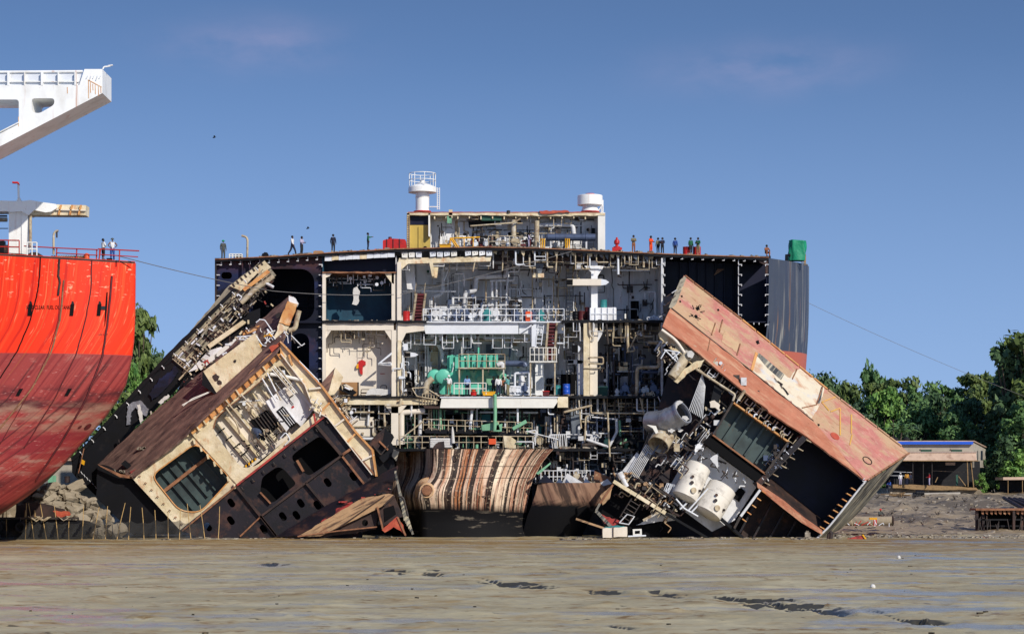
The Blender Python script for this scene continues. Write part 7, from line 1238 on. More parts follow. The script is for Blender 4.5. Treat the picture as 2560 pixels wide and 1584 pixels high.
NX = 420
for Y in yl:
    r, a_ = [], []
    for k in range(NX + 1):
        x = (-900 + 4360 * k / NX - CX) * Y / F; z, d = groundz(x, Y); r.append(Vector((x, Y, z))); a_.append(max(0, 1 - d / 1.1))
    rows.append(r); rowa.append(a_)
NY = len(rows)
for Y in [204 + i * 1.15 for i in range(130)] + [360, 380, 420, 500, 700, 1200, 3000]:
    r, a_ = [], []
    for k in range(NX + 1):
        x = (-900 + 4360 * k / NX - CX) * Y / F; z, d = groundz(x, Y); r.append(Vector((x, Y, z))); a_.append(0)
    rows.append(r); rowa.append(a_)
gm = MB().grid(rows)
def mud_mat():
    m = bpy.data.materials.new('mud'); m.use_nodes = True; t = m.node_tree; bs = t.nodes['Principled BSDF']; l = t.links.new
    g = nd(t, 'ShaderNodeNewGeometry'); sp = nd(t, 'ShaderNodeSeparateXYZ'); l(g.outputs['Position'], sp.inputs[0])
    def noi(s, d=6, loc=0):
        a = nd(t, 'ShaderNodeMapping'); a.inputs['Scale'].default_value = s; a.inputs['Location'].default_value = (loc, loc, 0); l(g.outputs['Position'], a.inputs[0]); n = nd(t, 'ShaderNodeTexNoise', i_Scale=1.0, i_Detail=float(d), i_Roughness=.62); l(a.outputs[0], n.inputs[0]); return n.outputs[0]
    def mr(src, a, b, c=0, d=1):
        f = nd(t, 'ShaderNodeMapRange'); l(src, f.inputs[0]); f.inputs[1].default_value = a; f.inputs[2].default_value = b; f.inputs[3].default_value = c; f.inputs[4].default_value = d; return f.outputs[0]
    def mul(a, b, op='MULTIPLY'):
        f = nd(t, 'ShaderNodeMath', operation=op); l(a, f.inputs[0])
        if isinstance(b, float): f.inputs[1].default_value = b
        else: l(b, f.inputs[1])
        return f.outputs[0]
    cur = None
    def mix(f, c, first=None):
        nonlocal cur
        x = nd(t, 'ShaderNodeMix', data_type='RGBA'); l(f, x.inputs[0])
        if cur is None: x.inputs[6].default_value = (*s2l(first), 1)
        else: l(cur, x.inputs[6])
        x.inputs[7].default_value = (*s2l(c), 1); cur = x.outputs[2]
    mix(mr(noi((.12, .16, .2), 8), .4, .62), (158, 146, 112), (184, 172, 136))
    och = mul(mr(noi((.2, .26, 1), 9, 4), .46, .6), mr(noi((.7, .9, 1), 8, 9), .4, .62))
    mix(mul(och, .9), (150, 122, 72))
    mix(mul(mul(mr(noi((.3, .5, 1), 9, 14), .54, .6), mr(noi((1.6, 2.2, 1), 7, 19), .46, .58)), .9), (122, 90, 40))
    band = mul(mr(sp.outputs[1], 134, 168), mr(sp.outputs[1], 197, 186)); mix(mul(mul(band, mr(noi((.05, .3, 1), 9, 2), .42, .54)), .95), (130, 98, 40))
    mix(mr(sp.outputs[2], .06, .14, 0, .85), (124, 98, 50))
    mix(mul(mr(noi((1.2, 1.4, 1), 8, 7), .62, .68), .8), (70, 60, 38))
    wet_sheen = mul(mr(noi((.1, .2, 1), 9, 33), .52, .6), mr(sp.outputs[2], .07, .03)); mix(mul(wet_sheen, .6), (146, 150, 152))  # wet patches, their blue-grey tint painting in sky sheen
    bk = mr(sp.outputs[1], 203, 210); mix(mul(bk, .95), (150, 134, 108)); mix(mul(mul(bk, mr(noi((.1, .12, .3), 9, 3), .46, .56)), .75), (84, 74, 60)); mix(mul(bk, mr(noi((.9, .9, 1), 9, 13), .56, .62)), (54, 48, 42)); mix(mul(bk, mr(noi((1.2, 1.2, 1.2), 6, 1), .58, .68)), (184, 170, 148))
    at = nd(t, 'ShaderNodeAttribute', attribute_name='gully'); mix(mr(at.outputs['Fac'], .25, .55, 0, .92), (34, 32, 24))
    l(cur, bs.inputs['Base Color'])
    ro = nd(t, 'ShaderNodeMix', data_type='FLOAT'); l(mul(wet_sheen, mr(sp.outputs[1], 204, 200)), ro.inputs[0]); ro.inputs[2].default_value = .62; ro.inputs[3].default_value = .24; l(ro.outputs[0], bs.inputs['Roughness']); bs.inputs['Specular IOR Level'].default_value = .45
    b = nd(t, 'ShaderNodeBump'); b.inputs['Strength'].default_value = .5; b.inputs['Distance'].default_value = .06; l(noi((3, 3, 3), 6, 2), b.inputs['Height']); l(b.outputs[0], bs.inputs['Normal']); M['mud'] = m
mud_mat()
go = gm.build('mud_flat', 'mud', org=(0, 0, 0)); tag(go, kind='structure')
at = go.data.attributes.new('gully', 'FLOAT', 'POINT'); at.data.foreach_set('value', [v for r in rowa for v in r])
cl_ = MB()
for k in range(45):
    Y = F * CH / (r6.uniform(1380, 1600) - HZ); x = (r6.uniform(-100, 2660) - CX) * Y / F; s_ = r6.uniform(.015, .05); cl_.wbox((x, Y, gz0(x, Y) + s_ * .3), (s_ * r6.uniform(.8, 2.4), s_, s_ * .6), Matrix.Rotation(r6.uniform(0, 6), 3, 'Z'))
tag(cl_.build('mud_clods', 'mud_dark'), kind='stuff')
# ================================================================ left bank: rubble, work boat, poles and net
gz = lambda x, y: groundz(x, y)[0]
def rock(px, py, Y, s, lb, grp):
    mb = MB(); c = p(px, py, Y); m_ = Matrix.Rotation(r6.uniform(0, 6), 3, 'Z') @ Matrix.Rotation(r6.uniform(-.9, .9), 3, 'X') @ Matrix.Rotation(r6.uniform(-.6, .6), 3, 'Y')
    bm = bmesh.new(); bmesh.ops.create_icosphere(bm, subdivisions=2, radius=1)
    for v in bm.verts:
        q = v.co.copy(); q = Vector((max(-.72, min(.72, q.x)), max(-.7, min(.7, q.y)), max(-.5, min(.5, q.z)))); q *= 1 + .22 * noise.noise(q * 1.7 + c)
        v.co = c + m_ @ Vector((q.x * s * 1.5, q.y * s, q.z * s * .75))
    bm.verts.index_update(); mb.v = [v.co.copy() for v in bm.verts]
    for f in bm.faces: mb.face([v.index for v in f.verts])
    bm.free(); return tag(mb.build('rubble_slab', 'rock'), lb, 'rubble', grp)
spots = []
for j in range(10):
    for i in range(11):
        px = 92 + i * 20 + r6.uniform(-8, 8) + j * 2; py = 1206 + j * 13.5 + r6.uniform(-6, 6)
        if py < 1222 - (px - 90) * .12 or px > 160 + (py - 1178): continue
        spots.append((px, py, 197.4 - j * .9))
for px, py, Y in spots: rock(px, py, Y, r6.uniform(.3, .75), 'grey broken concrete slab in the rubble bank between red hull and black wreck', 'concrete slabs heaped on the left bank')
bb = MB()
for k in range(40):
    px = r6.uniform(60, 300); bb.wbox(p(px, 1334 + r6.uniform(-16, 6), 190 + r6.uniform(-1, 4)), (r6.uniform(.1, .5), .3, r6.uniform(.05, .2)), Matrix.Rotation(r6.uniform(0, 3), 3, 'Y'))
bb.grid([[p(40 + i * 14, y0 + 4 * math.sin(i * 1.7 + y0) + max(0, (i * 14 - 120)) * k_, Y_) for i in range(20)] for y0, k_, Y_ in ((1214, 1.0, 198.6), (1250, .7, 196), (1290, .3, 192.5), (1350, 0, 189))], sm=False)
tag(bb.build('rubble_gravel', 'rock'), kind='stuff')
st_ = thing('site_shed', 'pale small shed on the left bank behind the rubble', 'shed', p(155, 1212, 236)); B(st_, 'wall', 'concrete', 130, 1150, 190, 1214, 236, 3); B(st_, 'door', 'pale_green', 120, 1188, 140, 1214, 235.8, .15); B(st_, 'roof', 'tin', 122, 1144, 196, 1151, 235.4, 4)
kg = drum(168, 1206, 234, 'dark_rust', 'brown rusty keg standing before the pale shed', .7, .3, name='keg', cat='keg')
wl = MB().prism(rag([(-60, 1228), (60, 1222), (150, 1196), (260, 1205), (300, 1260), (200, 1330), (-60, 1336)], 16, 3, 6), 240, 4).build('earth_bank', 'mud'); tag(wl, kind='structure')
bt = thing('work_boat', 'dark low work boat with tyre fenders under the red hull', 'boat', p(60, 1346, 187))
G(bt, 'hull', 'black_steel', rpoly([(-160, 1296), (190, 1300), (232, 1312), (224, 1334), (180, 1342), (-160, 1342)], 9), 187.5, 4); G(bt, 'deck_house', 'dark_rust', rag([(40, 1262), (96, 1258), (150, 1272), (156, 1298), (36, 1298)], 10, 2, 3), 189, 2)
G(bt, 'scrap_plate', 'red_fin', rag([(132, 1276), (172, 1278), (176, 1286), (146, 1294)], 6, 2, 4), 188, .3); B(bt, 'gunwale', 'pipe_dark', -160, 1292, 196, 1297, 187.2, .3)
for x in (6, 62, 88): T(bt, 'post', 'wood', [(x, 1296), (x + r6.uniform(-3, 3), 1274)], 187.3, 2)
for k in range(7): x = r6.uniform(20, 180); T(bt, 'rope', 'pipe_cream', [(x, 1290), (x + 14, 1298 + r6.uniform(0, 5)), (x + 30, 1291)], 187.1, 1)
for x in (-8, 50):
    c = p(x, 1316, 186.9); ty = thing('tyre_fender', 'worn tyre hung on the dark boat, %s' % ('cut by the left picture edge' if x < 0 else 'right one of the two'), 'tyre', c - Vector((0, 0, .5))); rows2 = []
    for i in range(25):
        a = i / 24 * 2 * math.pi; rows2.append([c + Vector((math.cos(a) * (.36 + .13 * math.cos(b_)), .16 * math.sin(b_), math.sin(a) * (.36 + .13 * math.cos(b_)))) for b_ in [j / 10 * 2 * math.pi for j in range(11)]])
    MB().grid(rows2).build('tread', 'tyre_worn' if 'tyre_worn' in M else 'rubber', ty); MB().tube([c + Vector((0, .1, .36)), c + Vector((0, .3, .8))], .02).build('rope', 'cable', ty)
ORD = 'first second third fourth fifth sixth seventh eighth ninth tenth eleventh twelfth thirteenth fourteenth fifteenth sixteenth seventeenth eighteenth nineteenth twentieth'.split()
tops = []
for k, (x0, y0, x1) in enumerate(((16, 1270, 17), (66, 1256, 63), (71, 1256, 86), (100, 1254, 117), (136, 1264, 146), (173, 1290, 172), (209, 1265, 204), (248, 1266, 231), (269, 1264, 263), (313, 1256, 291), (327, 1266, 321), (355, 1268, 360), (387, 1274, 390), (420, 1277, 421), (451, 1271, 448), (468, 1258, 478), (500, 1262, 513), (549, 1265, 545))):
    b = 1348 + r6.uniform(-1.5, 1.5); po = MB().tube([(x1, b + 6), ((x0 + x1) / 2 + r6.uniform(-1, 1), (y0 + b) / 2), (x0, y0)], [.04, .034, .026], 187.5, n=8).build('bamboo_pole', 'bamboo'); tag(po, 'bamboo pole standing alone in mud just right of the net' if x0 == 549 else '%s bamboo pole from the left picture edge, holding the dark net' % ORD[k], 'pole', None if x0 == 549 else 'bamboo poles along the net')
    if x0 < 540: tops.append((x0 + (x1 - x0) * (1300 - y0) / (b - y0), 1300 + r6.uniform(-5, 5), x1))
rows2 = []
tops = sorted([(-80, 1300, -80)] + tops)
tp_ = []
for a, b in zip(tops, tops[1:]):
    for k in range(5): t = k / 5; tp_.append((a[0] + (b[0] - a[0]) * t, a[1] + (b[1] - a[1]) * t + 6 * math.sin(t * math.pi), a[2] + (b[2] - a[2]) * t))
tp_.append(tops[-1])
for j in range(6): t = j / 5; rows2.append([p(a + (c - a) * t, b + (1347 - b) * t, 187.5 + .12 * math.sin(i * 1.3 + j) - .05) for i, (a, b, c) in enumerate(tp_)])
ne = MB().grid(rows2).build('fishing_net', 'net'); tag(ne, 'dark mesh net strung between bamboo poles at the water edge', 'net')
# ================================================================ right bank: shed, debris, trees
def gp(px, Y, dz=0): x = (px - CX) * Y / F; return Vector((x, Y, gz(x, Y) + dz))
SY = 300
qb = MB().prism(rag([(2225, 1219), (2450, 1223), (2470, 1250), (2300, 1248), (2225, 1243)], 14, 2, 8), SY - 1.8, 12).build('quay_bank', 'mud'); tag(qb, kind='structure')
sh_ = thing('yard_shed', 'long grey yard shed with bright blue roof edge and tin awning', 'shed', p(2330, 1222, SY))
B(sh_, 'wall', 'concrete', 2190, 1106, 2434, 1151, SY + 4, .3); G(sh_, 'wall', 'concrete', [(2434, 1106, SY + 4), (2464, 1122, SY + 14), (2464, 1168, SY + 14), (2434, 1168, SY + 4)], SY, Vector((-.15, .1, 0)))
B(sh_, 'roof_edge', 'blue_roof', 2190, 1103, 2433, 1110, SY + 3.4, .5); MB().prism([p(2186, 1103, SY + 3.5), p(2436, 1103, SY + 3.5), p(2466, 1118, SY + 14), p(2230, 1116, SY + 14)], d=Vector((0, 0, .12))).build('roof', 'tin', sh_)
for x in (2303, 2379): f_ = B(sh_, 'window', 'shed_door', x, 1123, x + 26, 1131, SY + 3.9, .1); B(f_, 'sill', 'concrete', x - 2, 1121, x + 28, 1123, SY + 3.8, .2)
for x in (2440, 2452): B(sh_, 'window', 'glass_dark', x, 1126, x + 5, 1150, SY + 7, .1)
MB().grid([[p(2255 + 185 * k / 60, 1132, SY - .2) + Vector((0, 0, .05 * (k % 2))) for k in range(61)], [p(2258 + 184 * k / 60, 1151, SY - 1) + Vector((0, 0, .05 * (k % 2))) for k in range(61)]]).build('awning', 'tin', sh_)
B(sh_, 'awning_edge', 'wood', 2255, 1150, 2446, 1152, SY - 1.1, .15); MB().prism([p(2250, 1131, SY - .3), p(2442, 1131, SY - .3), p(2442, 1128, SY + 4), p(2250, 1128, SY + 4)], d=Vector((0, 0, -.05))).build('awning_roof', 'tin', sh_)
B(sh_, 'wall', 'shed_dark', 2215, 1152, 2450, 1214, SY + 4.4, .3); B(sh_, 'wall', 'shed_dark', 2235, 1165, 2262, 1212, SY + 2, .2)  # near-black sheets paint the shade of the open space under the awning
for x in (2282, 2330, 2308): T(sh_, 'post', 'pipe_dark', [(x, 1152), (x, 1212)], SY - .5, 1.6)
for a, b in (((2418, 1152), (2420, 1216)), ((2427, 1152), (2434, 1218)), ((2396, 1190), (2414, 1214)), ((2338, 1205), (2344, 1192))): T(sh_, 'post', 'wood', [a, b], SY - .8, 2)
B(sh_, 'door', 'shed_door', 2390, 1186, 2395, 1212, SY - .2, .1); B(sh_, 'sign_board', 'tin', 2364, 1155, 2388, 1162, SY + 1, .1); T(sh_, 'railing', 'pipe_grey', [(2225, 1178), (2280, 1180)], SY - .6, .8); T(sh_, 'railing', 'pipe_grey', [(2225, 1188), (2280, 1189)], SY - .6, .8); T(sh_, 'railing', 'pipe_dark', [(2330, 1176), (2424, 1180)], SY, .7)
lg = MB().prism(rag([(2232, 1210), (2330, 1212), (2440, 1218), (2446, 1224), (2330, 1224), (2232, 1219)], 20, 1, 3), SY - 2.5, 1).build('quay_beam', 'wood'); tag(lg, 'long pale timber beam lying along the shed front', 'timber')
l2 = MB().tube([p(2190, 1240, 292), p(2400, 1236, 292)], .35, n=10).build('log', 'concrete'); tag(l2, 'long pale log on the mud below the shed', 'log')
for k in range(10):
    x = r6.uniform(2195, 2250); T_ = MB().tube([p(x, 1238 + r6.uniform(-4, 5), 288), p(x + r6.uniform(20, 50), 1236 + r6.uniform(-6, 8), 287)], r6.uniform(.06, .14), n=6).build('driftwood', 'wood'); tag(T_, 'thin weathered branch in the driftwood heap below the shed', 'branch', 'driftwood below the shed')
for x, y, lb in ((2292, 1238, 'black drum lying behind two others on the right mud bank'), (2300, 1232, 'upper black drum on the right mud bank'), (2286, 1247, 'nearest black drum lying on its side on the right mud bank')):
    q = p(x, y, 284); dr_ = thing('fallen_drum', lb, 'drum', q, None); MB().lathe(q - Vector((.5, 0, 0)), q + Vector((.5, 0, 0)), [(0, .2), (0, .36), (.33, .36), (.35, .38), (.37, .36), (.66, .36), (.68, .38), (.7, .36), (1.0, .36), (1.0, 0)], 16).build('body', 'black_steel', dr_); MB().lathe(q - Vector((.46, 0, 0)), q, [(0, .35), (.01, 0)], 16).build('lid', 'flat_black', dr_)
for x, lb in ((2238, 'left black water tank on the shed roof'), (2266, 'right black water tank on the shed roof')):
    wt = thing('water_tank', lb, 'water tank', p(x, 1104, SY + 6)); MB().lathe(p(x, 1105, SY + 6), p(x, 1080, SY + 6), [(0, .42), (.2, .46), (.25, .42), (.45, .46), (.5, .42), (.62, .3), (.7, .15), (.72, 0)], 16).build('body', 'rubber', wt); MB().lathe(p(x, 1105, SY + 6) + Vector((0, 0, .7)), p(x, 1080, SY + 6) + Vector((0, 0, 2)), [(0, .14), (.06, .14), (.06, 0)], 12).build('lid', 'black_steel', wt)
an = thing('aerial_mast', 'thin rusty aerial mast rising beside the palm', 'mast', p(2233, 1100, SY + 8)); T(an, 'pole', 'dark_rust', [(2233, 1105), (2233, 1049)], SY + 8, 1.6)
for y in (1050, 1062, 1076, 1090): T(an, 'cross_arm', 'dark_rust', [(2229, y), (2238, y)], SY + 8, .8)
bx_ = thing('rusty_barge_block', 'black open rusty barge block lying at the right picture edge', 'scrap block', p(2500, 1332, 216))
B(bx_, 'wall', 'flat_black', 2446, 1272, 2700, 1330, 219, .3); B(bx_, 'top_edge', 'rust_edge', 2440, 1270, 2700, 1275, 216, 3)
for x in (2440, 2456, 2532, 2552, 2600, 2660): B(bx_, 'post', 'dark_rust', x, 1272, x + 6, 1331, 216.1 + (x % 3) * .3, .4)
for k in range(11): G(bx_, 'torn_plate', 'rust_edge', rag([(2452 + k * 11, 1274), (2460 + k * 11, 1274), (2459 + k * 11, 1286), (2454 + k * 11, 1283)], 4, 1.2, k), 216.3, .15)
for y in (1296, 1312, 1326): B(bx_, 'floor_rail', 'black_steel', 2442, y, 2700, y + 4, 216.5 + (y % 5) * .2, .5)
for k in range(12): x = r6.uniform(2445, 2560); T(bx_, 'torn_pipe', 'pipe_dark', [(x, 1330), (x + r6.uniform(-8, 8), 1300 + r6.uniform(-14, 10))], 216.2, 1.4)
for k in range(4): b_ = MB().tube([p(2510 + k * 13, 1244 + k * 1, 258), p(2560 + k * 26, 1272, 236)], .22, n=8).build('girder_beam', 'dark_rust'); tag(b_, 'rusty girder sloping down the bank to the barge block', 'girder', 'girders above the barge block')
pp_ = thing('pipe_section', 'long pale pipe lying on the mud right of the pink wreck', 'pipe', p(2170, 1312, 215)); MB().lathe(p(2105, 1302, 214), p(2232, 1301, 214), [(0, .36), (0, .44), (4.8, .44), (4.8, .36)], 18).build('barrel', 'rock', pp_); MB().lathe(p(2230, 1301, 213.9), p(2240, 1301, 213.9), [(0, .44), (.06, .5), (.12, .44)], 18).build('collar', 'dark_rust', pp_)
fr_ = thing('metal_trestle', 'tangled white and red trestle lying before the pale pipe', 'trestle', p(2180, 1316, 212))
for k in range(14): x = r6.uniform(2110, 2230); T(fr_, 'bar', r6.choice(['girder_white', 'girder_white', 'red_paint', 'pipe_cream']), [(x, 1314 + r6.uniform(-4, 2)), (x + r6.uniform(-24, 24), 1300 + r6.uniform(-4, 8))], 212, 1.1)
B(fr_, 'seat', 'yellow_paint', 2174, 1293, 2193, 1298, 212, .4); B(fr_, 'panel', 'red_paint', 2184, 1298, 2192, 1313, 212, .1)
rd = thing('half_buried_plate', 'pink and yellow plate half buried in mud at the waterline', 'plate', p(2140, 1346, 190)); G(rd, 'plate', 'faded_red', [(2115, 1346), (2158, 1336), (2166, 1347), (2120, 1349)], 190, .1); G(rd, 'edge', 'yellow_paint', [(2155, 1336), (2159, 1335), (2167, 1347), (2163, 1347)], 189.9, .12)
wh = thing('white_cabin_scrap', 'pale rust streaked box half sunk in mud in front of the stern', 'scrap box', p(1535, 1342, 190))
G(wh, 'box', 'room_white', rag([(1507, 1320), (1568, 1316), (1568, 1341), (1507, 1343)], 9, 1.2, 2), 190.5, 1.4); B(wh, 'panel_seam', 'dark_rust', 1532, 1318, 1534, 1342, 190.4, .1); G(wh, 'roof_rag', 'teal_paint', rag([(1510, 1318), (1540, 1312), (1560, 1314), (1566, 1318)], 6, 1.4, 2), 190.6, .8)
wf = thing('white_window_frame', 'small white square frame lying right of the pale sunken box', 'frame', p(1593, 1340, 190)); G(wf, 'frame', 'white_paint', [(1582, 1322), (1604, 1321), (1605, 1338), (1583, 1339)], 190.3, .4, holes=[[(1587, 1326), (1600, 1325), (1600, 1333), (1587, 1334)]]); T(wf, 'bar', 'girder_white', [(1570, 1340), (1615, 1338)], 190, 2)
lo = MB().rect(2013, 1330, 2026, 1342, 189, .5).rect(2015, 1326, 2022, 1330, 189.1, .3).build('engine_lump', 'scrap'); tag(lo, 'small grey machine lump on mud under the pink wreck', 'scrap lump')
l3 = MB().tube([p(2076, 1348, 189), p(2078, 1332, 189), p(2074, 1328, 189)], .18).tube([p(2070, 1346, 189), p(2072, 1332, 189)], .12).build('mooring_post', 'dark_rust'); tag(l3, 'short brown post at the foot of the pink wreck', 'post')
lit = MB()
for k in range(420):
    px = r6.uniform(2085, 2600); Y = r6.choice([r6.uniform(192, 200), r6.uniform(206, 285)]); q = gp(px, Y); s = r6.uniform(.04, .2); lit.wbox(q, (s * r6.uniform(.6, 2), s, s * .5), Matrix.Rotation(r6.uniform(0, 6), 3, 'Z') @ Matrix.Rotation(r6.uniform(-.6, .6), 3, 'Y'))
for k in range(200):
    px = r6.uniform(1400, 2100) if k < 120 else r6.uniform(300, 1000); q = gp(px, r6.uniform(186, 196)); s = r6.uniform(.04, .16); lit.wbox(q, (s * 1.5, s, s * .5), Matrix.Rotation(r6.uniform(0, 6), 3, 'Z'))
tag(lit.build('shore_litter', 'scrap'), kind='stuff')
mbk = MB()
for k in range(34):
    px = r6.uniform(2090, 2460); Y = r6.uniform(225, 285); q = gp(px, Y); 
    for _ in range(6): mbk.tube([q, q + Vector((r6.uniform(-.5, .5), r6.uniform(-.3, .3), r6.uniform(.15, .6)))], .03, n=4)
tag(mbk.build('dry_twigs', 'pipe_dark'), kind='stuff')
for x, y, lb in ((2247, 1394, 'small pale float lying on the open mud at right'), (2182, 1468, 'tiny pale stone on the mud near the right gully')): q = p(x, y, F * CH / (y - HZ)); s_ = MB().lathe(q, q + Vector((0, 0, 1)), [(-.08, 0), (-.03, .1), (.05, .12), (.13, .08), (.16, 0)], 10).build('float', 'cloth_white'); tag(s_, lb, 'float')
hut = thing('dark_stall', 'dark low stall with tin roof at the right picture edge under trees', 'stall', p(2540, 1240, 300)); B(hut, 'wall', 'shed_dark', 2500, 1196, 2680, 1245, 304, .3); G(hut, 'roof', 'tin', [(2508, 1192), (2680, 1190), (2680, 1197), (2508, 1199)], 300, 5)
for x in (2520, 2556): T(hut, 'post', 'wood', [(x, 1198), (x, 1246)], 300.2, 1.4)
# trees
def crown(sd, n, rx, rz, leaf, kind, trunk_h):
    """foliage as many small leaf clumps spread through an uneven crown; trunk with limbs"""
    rr = random.Random(sd); mb = MB(); tr = MB(); cl = []
    nb = {'round': 64, 'tall': 60, 'flat': 34, 'bush': 40}[kind]
    for i in range(nb):
        a = rr.uniform(0, 6.283); 
        if kind == 'flat': h = rr.uniform(.72, 1); d = rr.uniform(.15, 1)
        elif kind == 'tall': h = rr.uniform(.12, 1); d = rr.uniform(.1, 1) * (.95 - .55 * h) * (1 + .4 * math.sin(h * 15))
        elif kind == 'bush': h = rr.uniform(.02, .9); d = rr.uniform(.1, .95) * math.sqrt(max(.1, 1 - h * h))
        else: h = rr.uniform(.15, 1); d = rr.uniform(.2, .95) * math.sqrt(max(.08, 1 - (h - .45) ** 2 * 3))
        cl.append((Vector((math.cos(a) * d * rx, math.sin(a) * d * rx, trunk_h + h * rz)), rr.choice((.1, .16, .2, .26, .34)) * rr.uniform(.8, 1.2) * rx * (.8 if kind == 'tall' else 1)))
    per = n // nb
    for c, r in cl:
        fl = .45 if kind == 'flat' else .75
        tr.tube([Vector((0, 0, trunk_h * .6)), Vector((c.x * .4, c.y * .4, trunk_h * .6 + (c.z - trunk_h * .6) * .55)), c], [.16 * rx / 4 + .05, .1 * rx / 4 + .03, .03], n=5)
        for _ in range(per):
            u = Vector((rr.gauss(0, 1), rr.gauss(0, 1), rr.gauss(0, 1))).normalized(); q = c + Vector((u.x * r, u.y * r, u.z * r * fl)) * (rr.random() ** .4) * rr.uniform(.8, 1.15)
            ax = Vector((rr.gauss(0, 1), rr.gauss(0, 1), rr.gauss(0, .5))).normalized(); bx = ax.cross(u); bx = bx.normalized() if bx.length > .01 else ax.orthogonal().normalized(); s = leaf * rr.uniform(.6, 1.5); b = len(mb.v)
            mb.v += [q - ax * s, q + bx * s * .55 - ax * s * .1, q + ax * s, q - bx * s * .55 + ax * s * .1]; mb.f.append((b, b + 1, b + 2, b + 3)); mb.sm.append(False)
    tr.tube([Vector((0, 0, -.6)), Vector((.1, 0, trunk_h * .5)), Vector((0, .05, trunk_h)), Vector((.1, 0, trunk_h + rz * .6))], [.09 * rx + .05, .07 * rx + .04, .06 * rx + .03, .05], n=8)
    return mb, tr
TREES = {}
def tree(kind, sd, px, base, top, wpx, Y, lm, lb, grp, zb=None, n=3600, leaf=.3):
    """a tree whose crown top shows at row `top` and whose crown is wpx wide"""
    x = (px - CX) * Y / F; z0 = gz(x, Y) if zb is None else zb; H_ = p(px, top, Y).z - z0; W_ = wpx * Y / F; key = (kind, sd)
    if key not in TREES:
        rt = thing(kind + '_tree' if kind not in ('bush',) else 'bush', lb, 'tree' if kind != 'bush' else 'bush', (0, 0, 0), grp)
        th = {'round': .22, 'tall': .18, 'flat': .3, 'bush': .02}[kind]; rx, rz = 4.0, 8.0 * (1 - th); mb, tr = crown(sd, n, rx, rz, leaf, kind, 8.0 * th); mb.build('crown', lm, rt); tr.build('trunk', 'bark', rt); TREES[key] = (rt, lm); o = rt
    else:
        src = TREES[key][0]; o = src.copy(); COL.objects.link(o); o['label'] = lb; o['group'] = grp
        for c in src.children:
            d = c.copy(); COL.objects.link(d); d.parent = o
            if c.name.startswith('crown') and lm != TREES[key][1]:
                d.data = c.data.copy(); d.data.materials[0] = M[lm]
    o.location = (x, Y, z0); o.scale = (W_ / 8.2, W_ / 8.2, H_ / 8.3); o.rotation_euler = (0, 0, r6.uniform(0, 6)); return o
GR = 'trees along the right bank'; GL = 'trees on the left slope'
LBL = {'round': 'rounded green tree in the belt of trees behind the yard shed', 'tall': 'tall loose crowned tree rising at the right picture edge', 'flat': 'flat topped spreading tree rising above the belt behind the yard shed', 'bush': 'low leafy bush filling the foot of the tree belt by the yard shed'}
TX = [2060, 2128, 2185, 2215, 2216, 2290, 2350, 2340, 2420, 2470, 2450, 2535, 2530, 2600, 2560, 2160, 2040, 2010, 2390, 2660]
for i, (kind, sd, px, top, wpx, Y, lm) in enumerate((
    ('round', 1, 2060, 935, 130, 352, 'leaf_dark'), ('round', 2, 2128, 958, 110, 345, 'leaf_olive'), ('tall', 3, 2185, 920, 120, 362, 'leaf_mid'), ('flat', 4, 2215, 948, 150, 356, 'leaf_olive'), ('round', 2, 2216, 975, 140, 338, 'leaf_bright'), ('round', 1, 2290, 1000, 130, 335, 'leaf_mid'),
    ('flat', 4, 2350, 962, 150, 350, 'leaf_mid'), ('round', 5, 2340, 985, 150, 342, 'leaf_dark'), ('round', 2, 2420, 1000, 140, 332, 'leaf_dark'), ('flat', 4, 2470, 925, 190, 345, 'leaf_olive'), ('round', 5, 2450, 970, 150, 338, 'leaf_olive'), ('tall', 8, 2535, 850, 220, 322, 'leaf_dark'), ('round', 1, 2530, 940, 180, 325, 'leaf_dark'), ('tall', 6, 2600, 835, 260, 318, 'leaf_olive'), ('round', 5, 2560, 1010, 170, 316, 'leaf_mid'), ('round', 1, 2160, 1000, 150, 340, 'leaf_dark'), ('round', 5, 2040, 960, 120, 345, 'leaf_mid'), ('round', 2, 2010, 930, 110, 360, 'leaf_dark'), ('round', 5, 2390, 1030, 130, 328, 'leaf_mid'), ('round', 1, 2660, 900, 200, 330, 'leaf_dark'))):
    lb = LBL[kind]
    if i == 2: lb = 'slender pale green tree rising highest above the middle of the right belt'
    if i == 11: lb = 'tall dark tree just inside the right picture edge'
    if i == 13: lb = 'tallest loose crowned tree cut by the right picture edge'
    if lb == LBL[kind]: lb = '%s %s tree from the left in the belt behind the yard shed' % (ORD[sorted(TX).index(px)], dict(round='rounded', tall='loose crowned', flat='flat topped')[kind])
    tree(kind, sd, px, 0, top, wpx, Y, lm, lb, GR, n=5200, leaf=.27)
for i, (px, top, wpx, Y, lm) in enumerate(((2120, 1030, 140, 330, 'leaf_dark'), (2200, 1050, 130, 326, 'leaf_mid'), (2280, 1050, 130, 325, 'leaf_dark'), (2360, 1060, 130, 325, 'leaf_mid'), (2440, 1060, 120, 324, 'leaf_dark'), (2500, 1080, 110, 312, 'leaf_dark'), (2535, 1115, 110, 308, 'leaf_bright'), (2590, 1090, 150, 312, 'leaf_dark'), (2455, 1178, 40, 303, 'leaf_bright'), (2040, 1020, 140, 335, 'leaf_mid'), (2470, 1110, 90, 318, 'leaf_dark'))): tree('bush', 7, px, 0, top, wpx, Y, lm, '%s bush from the left at the foot of the right tree belt' % ORD[sorted([2120, 2200, 2280, 2360, 2440, 2500, 2535, 2590, 2455, 2040, 2470]).index(px)] if i not in (6, 8) else ('pale leafy bush at the right picture edge above the dark stall', 'small bright shrub beside the right end of the yard shed')[i == 8], 'bushes under the right trees', n=4200, leaf=.3)
